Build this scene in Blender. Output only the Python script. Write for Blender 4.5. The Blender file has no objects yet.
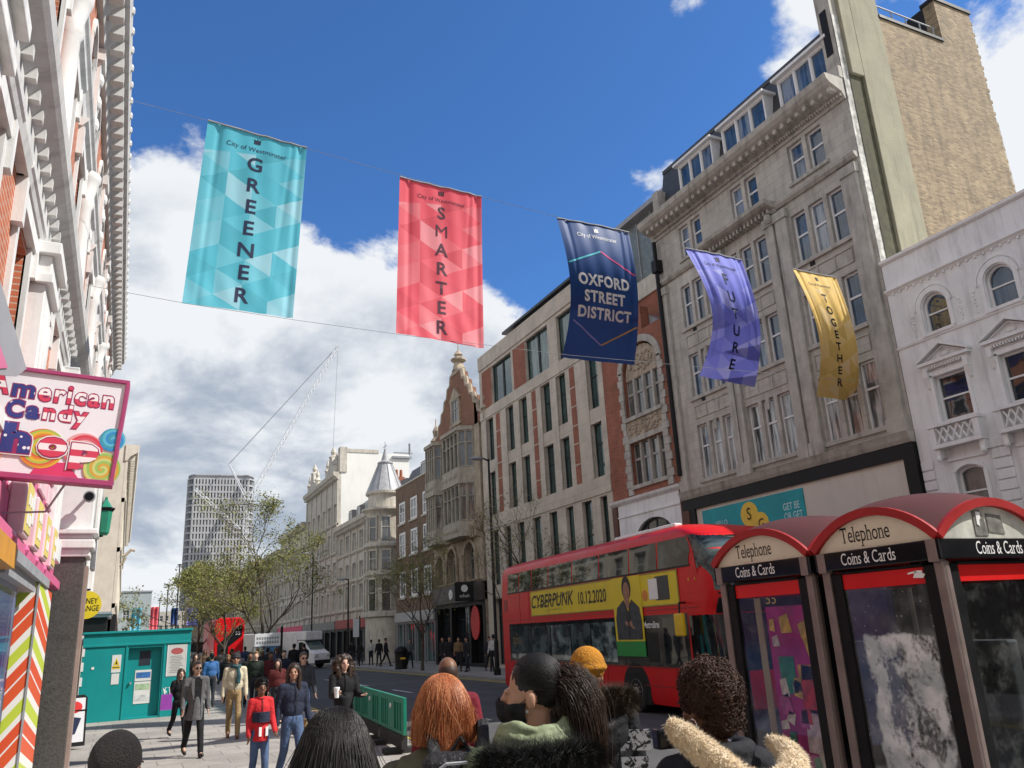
import bpy, bmesh, math, random
import numpy as np
from mathutils import Vector, Matrix, Euler
R = math.radians
SC = bpy.context.scene
COL = SC.collection
random.seed(7)

# ------------------------------------------------------------------ camera
CAM_H = 1.95
F_PX, PITCH, ROLL, YAW = 801.26, R(16.93), R(-2.98), R(25.84)
fw = Vector((math.sin(YAW)*math.cos(PITCH), math.cos(YAW)*math.cos(PITCH), math.sin(PITCH)))
ri = Vector((math.cos(YAW), -math.sin(YAW), 0)); up = ri.cross(fw)
cr = math.cos(ROLL)*ri + math.sin(ROLL)*up
cu = -math.sin(ROLL)*ri + math.cos(ROLL)*up
cam_d = bpy.data.cameras.new('camera'); cam = bpy.data.objects.new('camera', cam_d); COL.objects.link(cam)
M = Matrix((cr, cu, -fw)).transposed().to_4x4(); M.translation = Vector((0, 0, CAM_H)); cam.matrix_world = M
cam_d.sensor_width = 36; cam_d.lens = 36*F_PX/1024; cam_d.clip_start = 0.05; cam_d.clip_end = 3000
SC.camera = cam

# ------------------------------------------------------------------ sun, sky, exposure
SUN_EL = R(47); SUN_AZ = Vector((0.86, -0.51, 0)).normalized()      # direction towards the sun
sv = Vector((SUN_AZ.x*math.cos(SUN_EL), SUN_AZ.y*math.cos(SUN_EL), math.sin(SUN_EL)))
sd = bpy.data.lights.new('sun', 'SUN'); sd.energy = 3.9; sd.angle = R(0.53); sd.color = (1, 0.955, 0.88)
so = bpy.data.objects.new('sun', sd); COL.objects.link(so); so.location = (0, 0, 60)
so.rotation_euler = sv.to_track_quat('Z', 'Y').to_euler()
SC.view_settings.view_transform = 'Standard'; SC.view_settings.look = 'None'
SC.view_settings.exposure = 0.70; SC.view_settings.gamma = 1
SC.view_settings.use_curve_mapping = False

W = bpy.data.worlds.new('World'); SC.world = W; W.use_nodes = True
class NT:
    """small node-tree writer"""
    def __init__(s, nt): s.nt = nt; nt.nodes.clear()
    def n(s, t, **k):
        o = s.nt.nodes.new(t)
        for a, b in k.items(): setattr(o, a, b)
        return o
    def put(s, sock, v):
        if v is None: return
        if isinstance(v, bpy.types.NodeSocket): s.nt.links.new(v, sock)
        elif isinstance(v, bpy.types.Node): s.nt.links.new(v.outputs[0], sock)
        else:
            if hasattr(sock.default_value, '__len__') and not hasattr(v, '__len__'): v = [v]*len(sock.default_value)
            if hasattr(sock.default_value, '__len__') and len(sock.default_value) == 4 and len(v) == 3: v = (*v, 1)
            sock.default_value = v
    def m(s, op, a, b=None, c=None, clamp=False):
        o = s.n('ShaderNodeMath', operation=op, use_clamp=clamp)
        for i, v in enumerate((a, b, c)): s.put(o.inputs[i], v)
        return o.outputs[0]
    def vm(s, op, a, b=None):
        o = s.n('ShaderNodeVectorMath', operation=op)
        s.put(o.inputs[0], a); s.put(o.inputs[1], b)
        return o.outputs['Value'] if op in ('DOT_PRODUCT', 'LENGTH', 'DISTANCE') else o.outputs[0]
    def mix(s, f, a, b, mode='MIX'):
        o = s.n('ShaderNodeMix', data_type='RGBA', blend_type=mode)
        s.put(o.inputs[0], f); s.put(o.inputs[6], a); s.put(o.inputs[7], b); return o.outputs[2]
    def rng(s, v, a, b, c=0., d=1., kind='SMOOTHSTEP'):
        o = s.n('ShaderNodeMapRange', interpolation_type=kind)
        for i, x in enumerate((v, a, b, c, d)): s.put(o.inputs[i], x)
        return o.outputs[0]
    def noise(s, vec, scale, detail=4, rough=.55, dist=0.):
        o = s.n('ShaderNodeTexNoise'); s.put(o.inputs['Vector'], vec); o.inputs['Scale'].default_value = scale
        o.inputs['Detail'].default_value = detail; o.inputs['Roughness'].default_value = rough; o.inputs['Distortion'].default_value = dist
        return o.outputs[0]
    def xyz(s, v):
        o = s.n('ShaderNodeSeparateXYZ'); s.put(o.inputs[0], v); return o.outputs
    def comb(s, x=0., y=0., z=0.):
        o = s.n('ShaderNodeCombineXYZ')
        for i, v in enumerate((x, y, z)): s.put(o.inputs[i], v)
        return o.outputs[0]

def pix_dir(x, y): return ((x-512)*cr - (y-384)*cu + F_PX*fw).normalized()
def on_d(x, y, d): v = pix_dir(x, y); return Vector((0, 0, CAM_H)) + v*(d/v.dot(fw))

t = NT(W.node_tree)
sky = t.n('ShaderNodeTexSky', sky_type='NISHITA', sun_disc=False, sun_elevation=SUN_EL, sun_rotation=math.atan2(SUN_AZ.x, SUN_AZ.y),
          altitude=30, air_density=1.0, dust_density=0.4, ozone_density=2.2)
gen = t.n('ShaderNodeTexCoord').outputs['Generated']
dx, dy, dz = t.xyz(gen)[0:3]
den = t.m('ADD', t.m('MAXIMUM', dz, 0.0), 0.40)
pl = t.comb(t.m('DIVIDE', dx, den), t.m('DIVIDE', dy, den), 0)
big = t.noise(pl, 1.9, 8, .58, .15)
fine = t.noise(pl, 5.6, 8, .62, .2)
dens = t.m('ADD', t.m('MULTIPLY', t.m('SUBTRACT', t.m('ADD', t.m('MULTIPLY', big, .68), t.m('MULTIPLY', fine, .32)), .5), 1.65), .5)
cov = t.rng(dz, .62, .30, -.13, .17)                      # clearer overhead, cloudier lower down
for x, y, rad, k in ((150, 205, 10, .20), (160, 330, 12, .10), (290, 350, 22, .18), (200, 480, 22, .10), (330, 250, 9, .06), (655, 150, 6, .30), (635, 8, 5, .15), (750, 10, 6, .15),
                     (1000, 110, 17, .27), (255, 125, 5, .05), (430, 90, 17, -.18), (250, 60, 14, -.10), (600, 230, 12, -.14), (810, 90, 9, -.06), (545, 300, 8, -.06), (250, 40, 16, -.16)):
    d = pix_dir(x, y)
    cov = t.m('ADD', cov, t.rng(t.vm('DOT_PRODUCT', gen, tuple(d)), math.cos(R(rad)), math.cos(R(rad*.2)), 0, k))
for d, rad, k in (((-.55, -.75, .42), 62, .34), ((.55, -.75, .40), 40, .30), ((-.95, .05, .30), 42, .30)):     # unseen cloud banks added behind the viewer and over left roofs for neutral fill
    cov = t.m('ADD', cov, t.rng(t.vm('DOT_PRODUCT', gen, tuple(Vector(d).normalized())), math.cos(R(rad)), math.cos(R(rad*.4)), 0, k))
cl = t.rng(t.m('ADD', dens, cov), .505, .60)
lit = t.noise(t.vm('ADD', pl, (.05, -.03, 0)), 1.9, 8, .58, .15)       # same clouds sampled towards the sun: shaded bellies
belly = t.rng(t.m('ADD', t.m('SUBTRACT', big, lit), t.m('MULTIPLY', fine, .25)), .03, .22)
thick = t.rng(t.m('ADD', dens, cov), .60, .88)
tex = t.rng(t.noise(t.vm('ADD', pl, (4.2, 1.7, 0)), 3.0, 8, .60, .25), .36, .64)
low = t.rng(dz, .62, .28, .55, 1.0)
shade = t.m('MULTIPLY', t.m('MULTIPLY', thick, low), t.m('ADD', t.m('MULTIPLY', tex, 1.15), t.m('MULTIPLY', belly, -.22)))
ccol = t.mix(t.m('MAXIMUM', shade, 0.), (5.3, 5.45, 5.6), (2.5, 2.85, 3.4))
skyc = t.mix(1., sky, (0.37, 0.65, 0.98), 'MULTIPLY')
colr = t.mix(t.m('MULTIPLY', cl, .97), skyc, ccol)
bg = t.n('ShaderNodeBackground'); t.put(bg.inputs[0], colr); bg.inputs[1].default_value = 0.105
t.put(t.n('ShaderNodeOutputWorld').inputs[0], bg.outputs[0])

# ------------------------------------------------------------------ materials
MATS = {}
def mat(name, col=(.5, .5, .5), rough=.7, metal=0., var=.12, scale=3., bump=0., bscale=40., spec=.3, dirt=0., coat=0., rnd=0., trans=0.):
    """painted or plain surface: colour broken by two noises, optional bump, streaky dirt, per-object variation"""
    if name in MATS: return MATS[name]
    m = bpy.data.materials.new(name); m.use_nodes = True; MATS[name] = m
    t = NT(m.node_tree); out = t.n('ShaderNodeOutputMaterial'); p = t.n('ShaderNodeBsdfPrincipled'); t.put(out.inputs[0], p.outputs[0])
    co = t.n('ShaderNodeTexCoord').outputs['Object']
    nz = t.noise(co, scale, 5, .6)
    f = t.rng(nz, .3, .7, 1-var, 1+var, 'LINEAR')
    c = t.mix(1., col, t.comb(f, f, f), 'MULTIPLY')
    if dirt:
        x, y, z = t.xyz(co)[0:3]
        st = t.noise(t.comb(t.m('MULTIPLY', t.m('ADD', x, y), 3.), t.m('MULTIPLY', t.m('SUBTRACT', x, y), .7), t.m('MULTIPLY', z, .45)), 1.3, 6, .65)
        c = t.mix(t.rng(st, .45, .75, 0, dirt), c, (.045, .04, .034))
    if rnd:
        oi = t.n('ShaderNodeObjectInfo').outputs['Random']
        g = t.rng(oi, 0, 1, 1-rnd, 1+rnd, 'LINEAR'); c = t.mix(1., c, t.comb(g, g, g), 'MULTIPLY')
    t.put(p.inputs['Base Color'], c)
    t.put(p.inputs['Roughness'], t.rng(nz, .3, .7, max(.03, rough-.08), min(1, rough+.08), 'LINEAR'))
    p.inputs['Metallic'].default_value = metal; p.inputs['Specular IOR Level'].default_value = spec
    p.inputs['Coat Weight'].default_value = coat
    if coat: p.inputs['Coat Roughness'].default_value = .06
    if bump:
        b = t.n('ShaderNodeBump'); b.inputs['Strength'].default_value = bump; b.inputs['Distance'].default_value = .02
        t.put(b.inputs['Height'], t.noise(co, bscale, 3, .6)); t.put(p.inputs['Normal'], b.outputs[0])
    if trans:
        tr = t.n('ShaderNodeBsdfTranslucent'); t.put(tr.inputs[0], c); mx = t.n('ShaderNodeMixShader'); mx.inputs[0].default_value = trans
        t.put(mx.inputs[1], p.outputs[0]); t.put(mx.inputs[2], tr.outputs[0]); t.put(out.inputs[0], mx.outputs[0])
    return m

def brick(name, c1, c2, mortar, bw=.225, bh=.075, ms=.010, rough=.85, offset=.5, dirt=.35, bump=.5, dirtscale=.5, soot=(.04, .035, .03)):
    if name in MATS: return MATS[name]
    m = bpy.data.materials.new(name); m.use_nodes = True; MATS[name] = m
    t = NT(m.node_tree); out = t.n('ShaderNodeOutputMaterial'); p = t.n('ShaderNodeBsdfPrincipled'); t.put(out.inputs[0], p.outputs[0])
    co = t.n('ShaderNodeTexCoord').outputs['Object']; x, y, z = t.xyz(co)[0:3]
    b = t.n('ShaderNodeTexBrick', offset=offset); t.put(b.inputs['Vector'], t.comb(t.m('ADD', x, y), z, 0))
    for k, v in (('Color1', c1), ('Color2', c2), ('Mortar', mortar)): t.put(b.inputs[k], v)
    for k, v in (('Scale', 1.), ('Brick Width', bw), ('Row Height', bh), ('Mortar Size', ms), ('Bias', 0.), ('Mortar Smooth', .2)): b.inputs[k].default_value = v
    n = t.noise(co, .9, 6, .65); f = t.rng(n, .3, .7, .8, 1.18, 'LINEAR')
    c = t.mix(1., b.outputs[0], t.comb(f, f, f), 'MULTIPLY')
    st = t.noise(t.comb(t.m('MULTIPLY', t.m('ADD', x, y), 2.2), 0, t.m('MULTIPLY', z, .5)), dirtscale*3, 6, .65)
    c = t.mix(t.rng(st, .42, .75, 0, dirt), c, soot)
    t.put(p.inputs['Base Color'], c); p.inputs['Roughness'].default_value = rough
    bp = t.n('ShaderNodeBump'); bp.inputs['Strength'].default_value = bump; bp.inputs['Distance'].default_value = .01
    t.put(bp.inputs['Height'], t.m('ADD', t.m('MULTIPLY', b.outputs['Fac'], -1.), t.m('MULTIPLY', t.noise(co, 30, 3), .5))); t.put(p.inputs['Normal'], bp.outputs[0])
    return m

def glass_dark(name, col=(.03, .04, .05), rough=.04, curtain=None, amt=.5, wav=.012, spec=.8, cs=6., cz_=.5):
    """window pane seen from outside: dark room behind reflecting glass, pale blind or curtain shapes in some"""
    if name in MATS: return MATS[name]
    m = bpy.data.materials.new(name); m.use_nodes = True; MATS[name] = m
    t = NT(m.node_tree); out = t.n('ShaderNodeOutputMaterial'); p = t.n('ShaderNodeBsdfPrincipled'); t.put(out.inputs[0], p.outputs[0])
    tc = t.n('ShaderNodeTexCoord'); co = tc.outputs['Object']
    rn = t.n('ShaderNodeObjectInfo').outputs['Random']
    vec = t.vm('ADD', co, t.comb(t.m('MULTIPLY', rn, 31.), t.m('MULTIPLY', rn, 17.), 0))
    f = t.rng(t.noise(vec, 1.1, 4, .6), .35, .7, .55, 1.7, 'LINEAR'); c = t.mix(1., col, t.comb(f, f, f), 'MULTIPLY')
    if curtain:
        x, y, z = t.xyz(vec)[0:3]
        nn = t.noise(t.comb(t.m('MULTIPLY', x, cs), 0, t.m('MULTIPLY', z, cz_)), 1.2, 4, .6)
        c = t.mix(t.m('MULTIPLY', t.rng(nn, .42, .6), t.rng(rn, 1-amt-.15, 1-amt+.15, .15, 1.)), c, curtain)
    t.put(p.inputs['Base Color'], c); p.inputs['Roughness'].default_value = rough; p.inputs['Specular IOR Level'].default_value = spec
    p.inputs['IOR'].default_value = 1.6
    b = t.n('ShaderNodeBump'); b.inputs['Strength'].default_value = .35; b.inputs['Distance'].default_value = wav
    t.put(b.inputs['Height'], t.noise(vec, 1.3, 2, .5)); t.put(p.inputs['Normal'], b.outputs[0])
    return m

def glass_clear(name, tint=(.85, .9, .9), refl=.12, smear=None):
    """see-through pane: transparent plus reflection; smear = whitewash or grime mask builder"""
    if name in MATS: return MATS[name]
    m = bpy.data.materials.new(name); m.use_nodes = True; MATS[name] = m
    t = NT(m.node_tree); out = t.n('ShaderNodeOutputMaterial')
    tr = t.n('ShaderNodeBsdfTransparent'); t.put(tr.inputs[0], tint)
    gl = t.n('ShaderNodeBsdfGlossy'); gl.inputs['Roughness'].default_value = .03
    lw = t.n('ShaderNodeLayerWeight'); lw.inputs[0].default_value = .25
    mx = t.n('ShaderNodeMixShader'); t.put(mx.inputs[0], t.m('ADD', t.m('MULTIPLY', lw.outputs['Fresnel'], .75), refl, clamp=True))
    t.put(mx.inputs[1], tr.outputs[0]); t.put(mx.inputs[2], gl.outputs[0]); last = mx.outputs[0]
    if smear:
        fac, colr = smear(t)
        df = t.n('ShaderNodeBsdfDiffuse'); t.put(df.inputs[0], colr)
        m2 = t.n('ShaderNodeMixShader'); t.put(m2.inputs[0], fac); t.put(m2.inputs[1], last); t.put(m2.inputs[2], df.outputs[0]); last = m2.outputs[0]
    t.put(out.inputs[0], last)
    return m

def shader(name, fn, rough=.6, spec=.5, coat=0., trans=0., bump=None):
    """material whose colour is written by fn(t, objectcoords, uv) -> colour socket"""
    if name in MATS: return MATS[name]
    m = bpy.data.materials.new(name); m.use_nodes = True; MATS[name] = m
    t = NT(m.node_tree); out = t.n('ShaderNodeOutputMaterial'); p = t.n('ShaderNodeBsdfPrincipled'); t.put(out.inputs[0], p.outputs[0])
    tc = t.n('ShaderNodeTexCoord'); c = fn(t, tc.outputs['Object'], tc.outputs['UV'])
    t.put(p.inputs['Base Color'], c); p.inputs['Roughness'].default_value = rough; p.inputs['Specular IOR Level'].default_value = spec; p.inputs['Coat Weight'].default_value = coat
    if bump:
        b = t.n('ShaderNodeBump'); b.inputs['Strength'].default_value = bump[0]; b.inputs['Distance'].default_value = bump[2]
        t.put(b.inputs['Height'], t.noise(tc.outputs['Object'], bump[1], 4, .6)); t.put(p.inputs['Normal'], b.outputs[0])
    if trans:
        tr = t.n('ShaderNodeBsdfTranslucent'); t.put(tr.inputs[0], c); mx = t.n('ShaderNodeMixShader'); mx.inputs[0].default_value = trans
        t.put(mx.inputs[1], p.outputs[0]); t.put(mx.inputs[2], tr.outputs[0]); t.put(out.inputs[0], mx.outputs[0])
    return m

# ------------------------------------------------------------------ mesh writer
class MB:
    def __init__(s): s.v = []; s.f = []; s.mi = []; s.uv = {}; s.cur = 0
    def mats(s, i): s.cur = i; return s
    def add(s, vs, fs):
        o = len(s.v); s.v += [tuple(p) for p in vs]
        for f in fs: s.f.append(tuple(i+o for i in f)); s.mi.append(s.cur)
        return s
    def box(s, x0, x1, y0, y1, z0, z1):
        if x0 > x1: x0, x1 = x1, x0
        if y0 > y1: y0, y1 = y1, y0
        if z0 > z1: z0, z1 = z1, z0
        return s.add([(x0,y0,z0),(x1,y0,z0),(x1,y1,z0),(x0,y1,z0),(x0,y0,z1),(x1,y0,z1),(x1,y1,z1),(x0,y1,z1)],
                     [(0,3,2,1),(4,5,6,7),(0,1,5,4),(1,2,6,5),(2,3,7,6),(3,0,4,7)])
    def quad(s, a, b, c, d): return s.add([a, b, c, d], [(0, 1, 2, 3)])
    def prism(s, pts, d0, d1, axis='y'):
        """pts: closed outline (u, v) counter-clockwise seen from the d0 side; extruded along axis from d0 to d1"""
        P = {'y': lambda u, v, d: (u, d, v), 'x': lambda u, v, d: (d, u, v), 'z': lambda u, v, d: (u, v, d)}[axis]
        n = len(pts); vs = [P(u, v, d0) for u, v in pts]+[P(u, v, d1) for u, v in pts]
        fs = [tuple(range(n)), tuple(range(2*n-1, n-1, -1))]+[(i, n+i, n+(i+1) % n, (i+1) % n) for i in range(n)]
        return s.add(vs, fs)
    def tube(s, pts, rad, n=8, cap=True, sx=1., sy=1.):
        pts = [Vector(p) for p in pts]
        if not hasattr(rad, '__len__'): rad = [rad]*len(pts)
        vs = []; prev = None
        for i, p in enumerate(pts):
            d = (pts[min(i+1, len(pts)-1)]-pts[max(i-1, 0)])
            d = d.normalized() if d.length > 1e-9 else Vector((0, 0, 1))
            if prev is None:
                a = Vector((0, 0, 1)) if abs(d.z) < .9 else Vector((1, 0, 0)); a = (a-d*a.dot(d)).normalized()
            else: a = (prev-d*prev.dot(d)); a = a.normalized() if a.length > 1e-6 else d.orthogonal().normalized()
            prev = a; b = d.cross(a)
            for k in range(n):
                th = 2*math.pi*k/n; vs.append(p+(a*math.cos(th)*sx+b*math.sin(th)*sy)*rad[i])
        fs = []
        for i in range(len(pts)-1):
            for k in range(n): fs.append((i*n+k, i*n+(k+1) % n, (i+1)*n+(k+1) % n, (i+1)*n+k))
        if cap: fs.append(tuple(range(n-1, -1, -1))); fs.append(tuple(range((len(pts)-1)*n, len(pts)*n)))
        return s.add(vs, fs)
    def lathe(s, prof, c=(0, 0, 0), n=16, sx=1., sy=1., a0=0., a1=2*math.pi):
        full = abs(a1-a0-2*math.pi) < 1e-6; m = n if full else n+1; vs = []
        for r, z in prof:
            for k in range(m):
                th = a0+(a1-a0)*k/n; vs.append((c[0]+r*math.cos(th)*sx, c[1]+r*math.sin(th)*sy, c[2]+z))
        fs = []
        for i in range(len(prof)-1):
            for k in range(n): k2 = (k+1) % m; fs.append((i*m+k, i*m+k2, (i+1)*m+k2, (i+1)*m+k))
        if full and prof[0][0] > 1e-4: fs.append(tuple(range(m-1, -1, -1)))
        if full and prof[-1][0] > 1e-4: fs.append(tuple(range((len(prof)-1)*m, len(prof)*m)))
        return s.add(vs, fs)
    def ell(s, c, r, n=12, m=8, rot=None):
        c = Vector(c); r = (r, r, r) if not hasattr(r, '__len__') else r; q = rot.to_matrix() if rot else None
        P = lambda v: c+(q @ v if q else v)
        vs = [P(Vector((0, 0, -r[2])))]
        for i in range(1, m):
            ph = -math.pi/2+math.pi*i/m
            for k in range(n):
                th = 2*math.pi*k/n; vs.append(P(Vector((r[0]*math.cos(ph)*math.cos(th), r[1]*math.cos(ph)*math.sin(th), r[2]*math.sin(ph)))))
        vs.append(P(Vector((0, 0, r[2])))); N = len(vs)-1
        fs = [(0, 1+(k+1) % n, 1+k) for k in range(n)]
        for i in range(m-2):
            for k in range(n): a = 1+i*n; b = a+n; fs.append((a+k, a+(k+1) % n, b+(k+1) % n, b+k))
        a = 1+(m-2)*n; fs += [(a+k, a+(k+1) % n, N) for k in range(n)]
        return s.add(vs, fs)
    def mesh(s, name, mats, smooth=False, sharp=35):
        me = bpy.data.meshes.new(name); me.from_pydata(s.v, [], s.f)
        for m in (mats if isinstance(mats, (list, tuple)) else [mats]): me.materials.append(m)
        if len(me.materials) > 1: me.polygons.foreach_set('material_index', s.mi)
        me.validate(); me.update()
        if smooth:
            me.polygons.foreach_set('use_smooth', [True]*len(me.polygons))
            if sharp: me.set_sharp_from_angle(angle=R(sharp))
        return me
    def build(s, name, mats, parent=None, loc=(0, 0, 0), rot=(0, 0, 0), smooth=False, bevel=0., sharp=35, seg=2):
        return obj(name, s.mesh(name, mats, smooth, sharp), parent, loc, rot, bevel, seg)

def obj(name, me, parent=None, loc=(0, 0, 0), rot=(0, 0, 0), bevel=0., seg=2):
    o = bpy.data.objects.new(name, me); COL.objects.link(o); o.parent = parent; o.location = loc; o.rotation_euler = rot
    if bevel:
        b = o.modifiers.new('bevel', 'BEVEL'); b.width = bevel; b.segments = seg; b.limit_method = 'ANGLE'; b.angle_limit = R(40); b.harden_normals = False
    return o
def tag(o, label=None, cat=None, group=None, kind=None):
    for k, v in (('label', label), ('category', cat), ('group', group), ('kind', kind)):
        if v: o[k] = v
    return o
def thing(name, label, cat, loc=(0, 0, 0), rz=0., group=None, rot=None):
    o = bpy.data.objects.new(name, None); COL.objects.link(o); o.location = loc; o.rotation_euler = rot or (0, 0, rz); o.empty_display_size = .2
    return tag(o, label, cat, group)
def copy_tree(o, parent=None):
    c = o.copy(); COL.objects.link(c); c.parent = parent
    for ch in list(o.children): copy_tree(ch, c)
    return c

TMP = bpy.data.scenes.new('workbench')
def evaluated(o):
    TMP.collection.objects.link(o); vl = TMP.view_layers[0]; vl.update(); dg = vl.depsgraph; dg.update()
    me = bpy.data.meshes.new_from_object(o.evaluated_get(dg)); TMP.collection.objects.unlink(o)
    d = o.data; bpy.data.objects.remove(o)
    return me
def blob(name, mb, m, parent=None, vox=.02, it=4, mats=None, loc=(0, 0, 0), rot=(0, 0, 0)):
    """fuse overlapping closed shapes into one continuous skin"""
    o = bpy.data.objects.new(name, mb.mesh(name, m)); r = o.modifiers.new('r', 'REMESH'); r.mode = 'VOXEL'; r.voxel_size = vox
    if it: sm = o.modifiers.new('s', 'SMOOTH'); sm.factor = .5; sm.iterations = it
    me = evaluated(o); me.name = name; me.polygons.foreach_set('use_smooth', [True]*len(me.polygons))
    me.materials.clear(); me.materials.append(m)
    return obj(name, me, parent, loc, rot)
def text_mesh(s, size=1., sx=1., depth=0., align='CENTER', sp=1., shear=0., bold=0., leading=1., res=3):
    c = bpy.data.curves.new('lettering', 'FONT'); c.body = s; c.size = size; c.align_x = align; c.align_y = 'CENTER'; c.extrude = depth
    c.space_character = sp; c.shear = shear; c.offset = bold; c.space_line = leading; c.resolution_u = res
    me = evaluated(bpy.data.objects.new('lettering', c)); me.name = 'lettering'
    if sx != 1.: me.transform(Matrix.Diagonal((sx, 1, 1, 1)))
    me.materials.clear()
    return me
def lettering(s, m, parent, loc, size, rot=(R(90), 0, 0), name='lettering', **k):
    me = text_mesh(s, size, **k); me.materials.append(m); me.name = name
    return obj(name, me, parent, loc, rot)
# ------------------------------------------------------------------ facade helpers (local frame: x along, y into the building, z up)
def wall(mb, x0, x1, z0, z1, holes=(), depth=.2, y=0.):
    """front wall face with real openings and reveals; hole = (hx0, hx1, hz0, hz1[, arch rise])"""
    xs = sorted({x0, x1, *[h[i] for h in holes for i in (0, 1)]}); zs = sorted({z0, z1, *[h[i] for h in holes for i in (2, 3)]})
    xs = [x for x in xs if x0-1e-6 <= x <= x1+1e-6]; zs = [z for z in zs if z0-1e-6 <= z <= z1+1e-6]
    for i in range(len(xs)-1):
        for k in range(len(zs)-1):
            cx, cz = (xs[i]+xs[i+1])/2, (zs[k]+zs[k+1])/2
            if any(h[0] < cx < h[1] and h[2] < cz < h[3] for h in holes): continue
            mb.quad((xs[i], y, zs[k]), (xs[i+1], y, zs[k]), (xs[i+1], y, zs[k+1]), (xs[i], y, zs[k+1]))
    for h in holes:
        a, b, c, d = h[:4]; r = h[4] if len(h) > 4 else 0; e = d-r; yd = y+depth
        mb.quad((a, y, c), (a, yd, c), (b, yd, c), (b, y, c)); mb.quad((a, y, c), (a, y, e), (a, yd, e), (a, yd, c)); mb.quad((b, y, c), (b, yd, c), (b, yd, e), (b, y, e))
        if not r: mb.quad((a, y, d), (b, y, d), (b, yd, d), (a, yd, d))
        else:
            m = (a+b)/2; n = 12; hw = (b-a)/2
            arc = [(m-hw*math.cos(math.pi*i/n), e+r*math.sin(math.pi*i/n)) for i in range(n+1)]
            for i in range(n):
                (u, v), (u2, v2) = arc[i], arc[i+1]
                mb.quad((u, y, v), (u2, y, v2), (u2, yd, v2), (u, yd, v))
                cx = a if i < n/2 else b
                mb.add([(u, y, v), (cx, y, d), (u2, y, v2)], [(0, 1, 2)])
    return mb
def shell(mb, x0, x1, z0, z1, D, y=0., top=True):
    """sides, back and roof of a building block behind its front wall"""
    mb.quad((x0, y, z0), (x0, y, z1), (x0, y+D, z1), (x0, y+D, z0)); mb.quad((x1, y, z0), (x1, y+D, z0), (x1, y+D, z1), (x1, y, z1))
    mb.quad((x0, y+D, z0), (x0, y+D, z1), (x1, y+D, z1), (x1, y+D, z0))
    if top: mb.quad((x0, y, z1), (x1, y, z1), (x1, y+D, z1), (x0, y+D, z1))
    return mb
_wc = {}
def win(root, x0, x1, z0, z1, y, V=(), Hh=(), fw=.06, bw=.035, fm=None, pm=None, arch=0., name='window'):
    """one window: frame part with a pane sub-part, set y metres behind the wall face"""
    key = (round(x1-x0, 2), round(z1-z0, 2), tuple(V), tuple(Hh), fw, bw, fm.name, pm.name, round(arch, 2))
    w, h = x1-x0, z1-z0
    if key not in _wc:
        f = MB(); hh = h-arch
        f.box(0, fw, -.05, .03, 0, hh).box(w-fw, w, -.05, .03, 0, hh).box(fw, w-fw, -.05, .03, 0, fw)
        if not arch: f.box(fw, w-fw, -.05, .03, h-fw, h)
        else:
            n = 12; A = [(w/2-w/2*math.cos(math.pi*i/n), hh+arch*math.sin(math.pi*i/n)) for i in range(n+1)]
            B = [(w/2-(w/2-fw)*math.cos(math.pi*i/n), hh+(arch-fw)*math.sin(math.pi*i/n)) for i in range(n+1)]
            for i in range(n): f.prism([A[i], B[i], B[i+1], A[i+1]], -.05, .03)
        for v in V: f.box(w*v-bw/2, w*v+bw/2, -.035, .02, fw, (h-fw) if not arch else (hh+arch*.97*math.sqrt(max(0, 1-(2*v-1)**2))-.01))
        for q in Hh: f.box(fw, w-fw, -.042, .022, h*q-bw/2, h*q+bw/2)
        g = MB(); g.quad((.01, 0, .01), (w-.01, 0, .01), (w-.01, 0, h-.01), (.01, 0, h-.01))
        _wc[key] = (f.mesh(name, fm), g.mesh('pane', pm))
    a, b = _wc[key]
    o = obj(name, a, root, (x0, y, z0)); obj('pane', b, o, (0, -.005, 0)); return o
def cornice(mb, x0, x1, z, prof, ends=True, y=0.):
    """moulding run: prof = [(projection, height)...] from bottom to top, stuck to the wall face"""
    p = [(0.02, prof[0][1])]+[(-a, b) for a, b in prof]+[(0.02, prof[-1][1])]
    mb.prism([(y+u, z+v) for u, v in p][::-1], x0, x1, 'x'); return mb
def block_row(mb, x0, x1, n, w, y0, y1, z0, z1):
    for i in range(n):
        c = x0+(x1-x0)*(i+.5)/n; mb.box(c-w/2, c+w/2, y0, y1, z0, z1)
    return mb
RIGHT = R(-90); LEFT = R(90)

# materials of the setting
M_stone_g = brick('portland stone', (.43, .40, .355), (.475, .445, .395), (.28, .26, .23), .9, .32, .006, dirt=.36, bump=.25)
M_stone_t = mat('moulded stone', (.42, .395, .35), .8, var=.18, scale=2.5, dirt=.48, bump=.2, bscale=25)
M_stone_p = mat('pale stone', (.54, .50, .43), .8, var=.15, scale=2, dirt=.4, bump=.2, bscale=20)
M_stone_b = mat('weathered brown stone', (.40, .33, .25), .85, var=.25, scale=3, dirt=.55, bump=.3, bscale=20)
M_stone_m = brick('modern stone cladding', (.50, .435, .36), (.54, .475, .395), (.33, .29, .24), 1.3, .75, .008, dirt=.18, bump=.15)
M_white = mat('white stucco', (.76, .76, .755), .6, var=.07, scale=1.5, dirt=.30, bump=.06, bscale=30)
M_white_trim = mat('white painted trim', (.78, .78, .77), .5, var=.05, scale=4, dirt=.15)
M_white_frame = mat('white window paint', (.72, .72, .71), .4, var=.06, scale=6)
M_grey_frame = mat('grey stone mullion', (.33, .31, .28), .7, var=.15)
M_dark_frame = mat('dark metal frame', (.03, .033, .035), .4, var=.2)
M_brick_y = brick('yellow stock brick', (.36, .265, .15), (.19, .13, .07), (.27, .225, .16), .20, .07, .010, dirt=.5, bump=.8)
M_brick_r = brick('red brick', (.33, .10, .052), (.24, .065, .036), (.27, .17, .12), .225, .075, .008, dirt=.25)
M_brick_o = brick('orange red brick', (.50, .145, .065), (.42, .11, .05), (.50, .36, .28), .225, .075, .009, dirt=.1)
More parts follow.
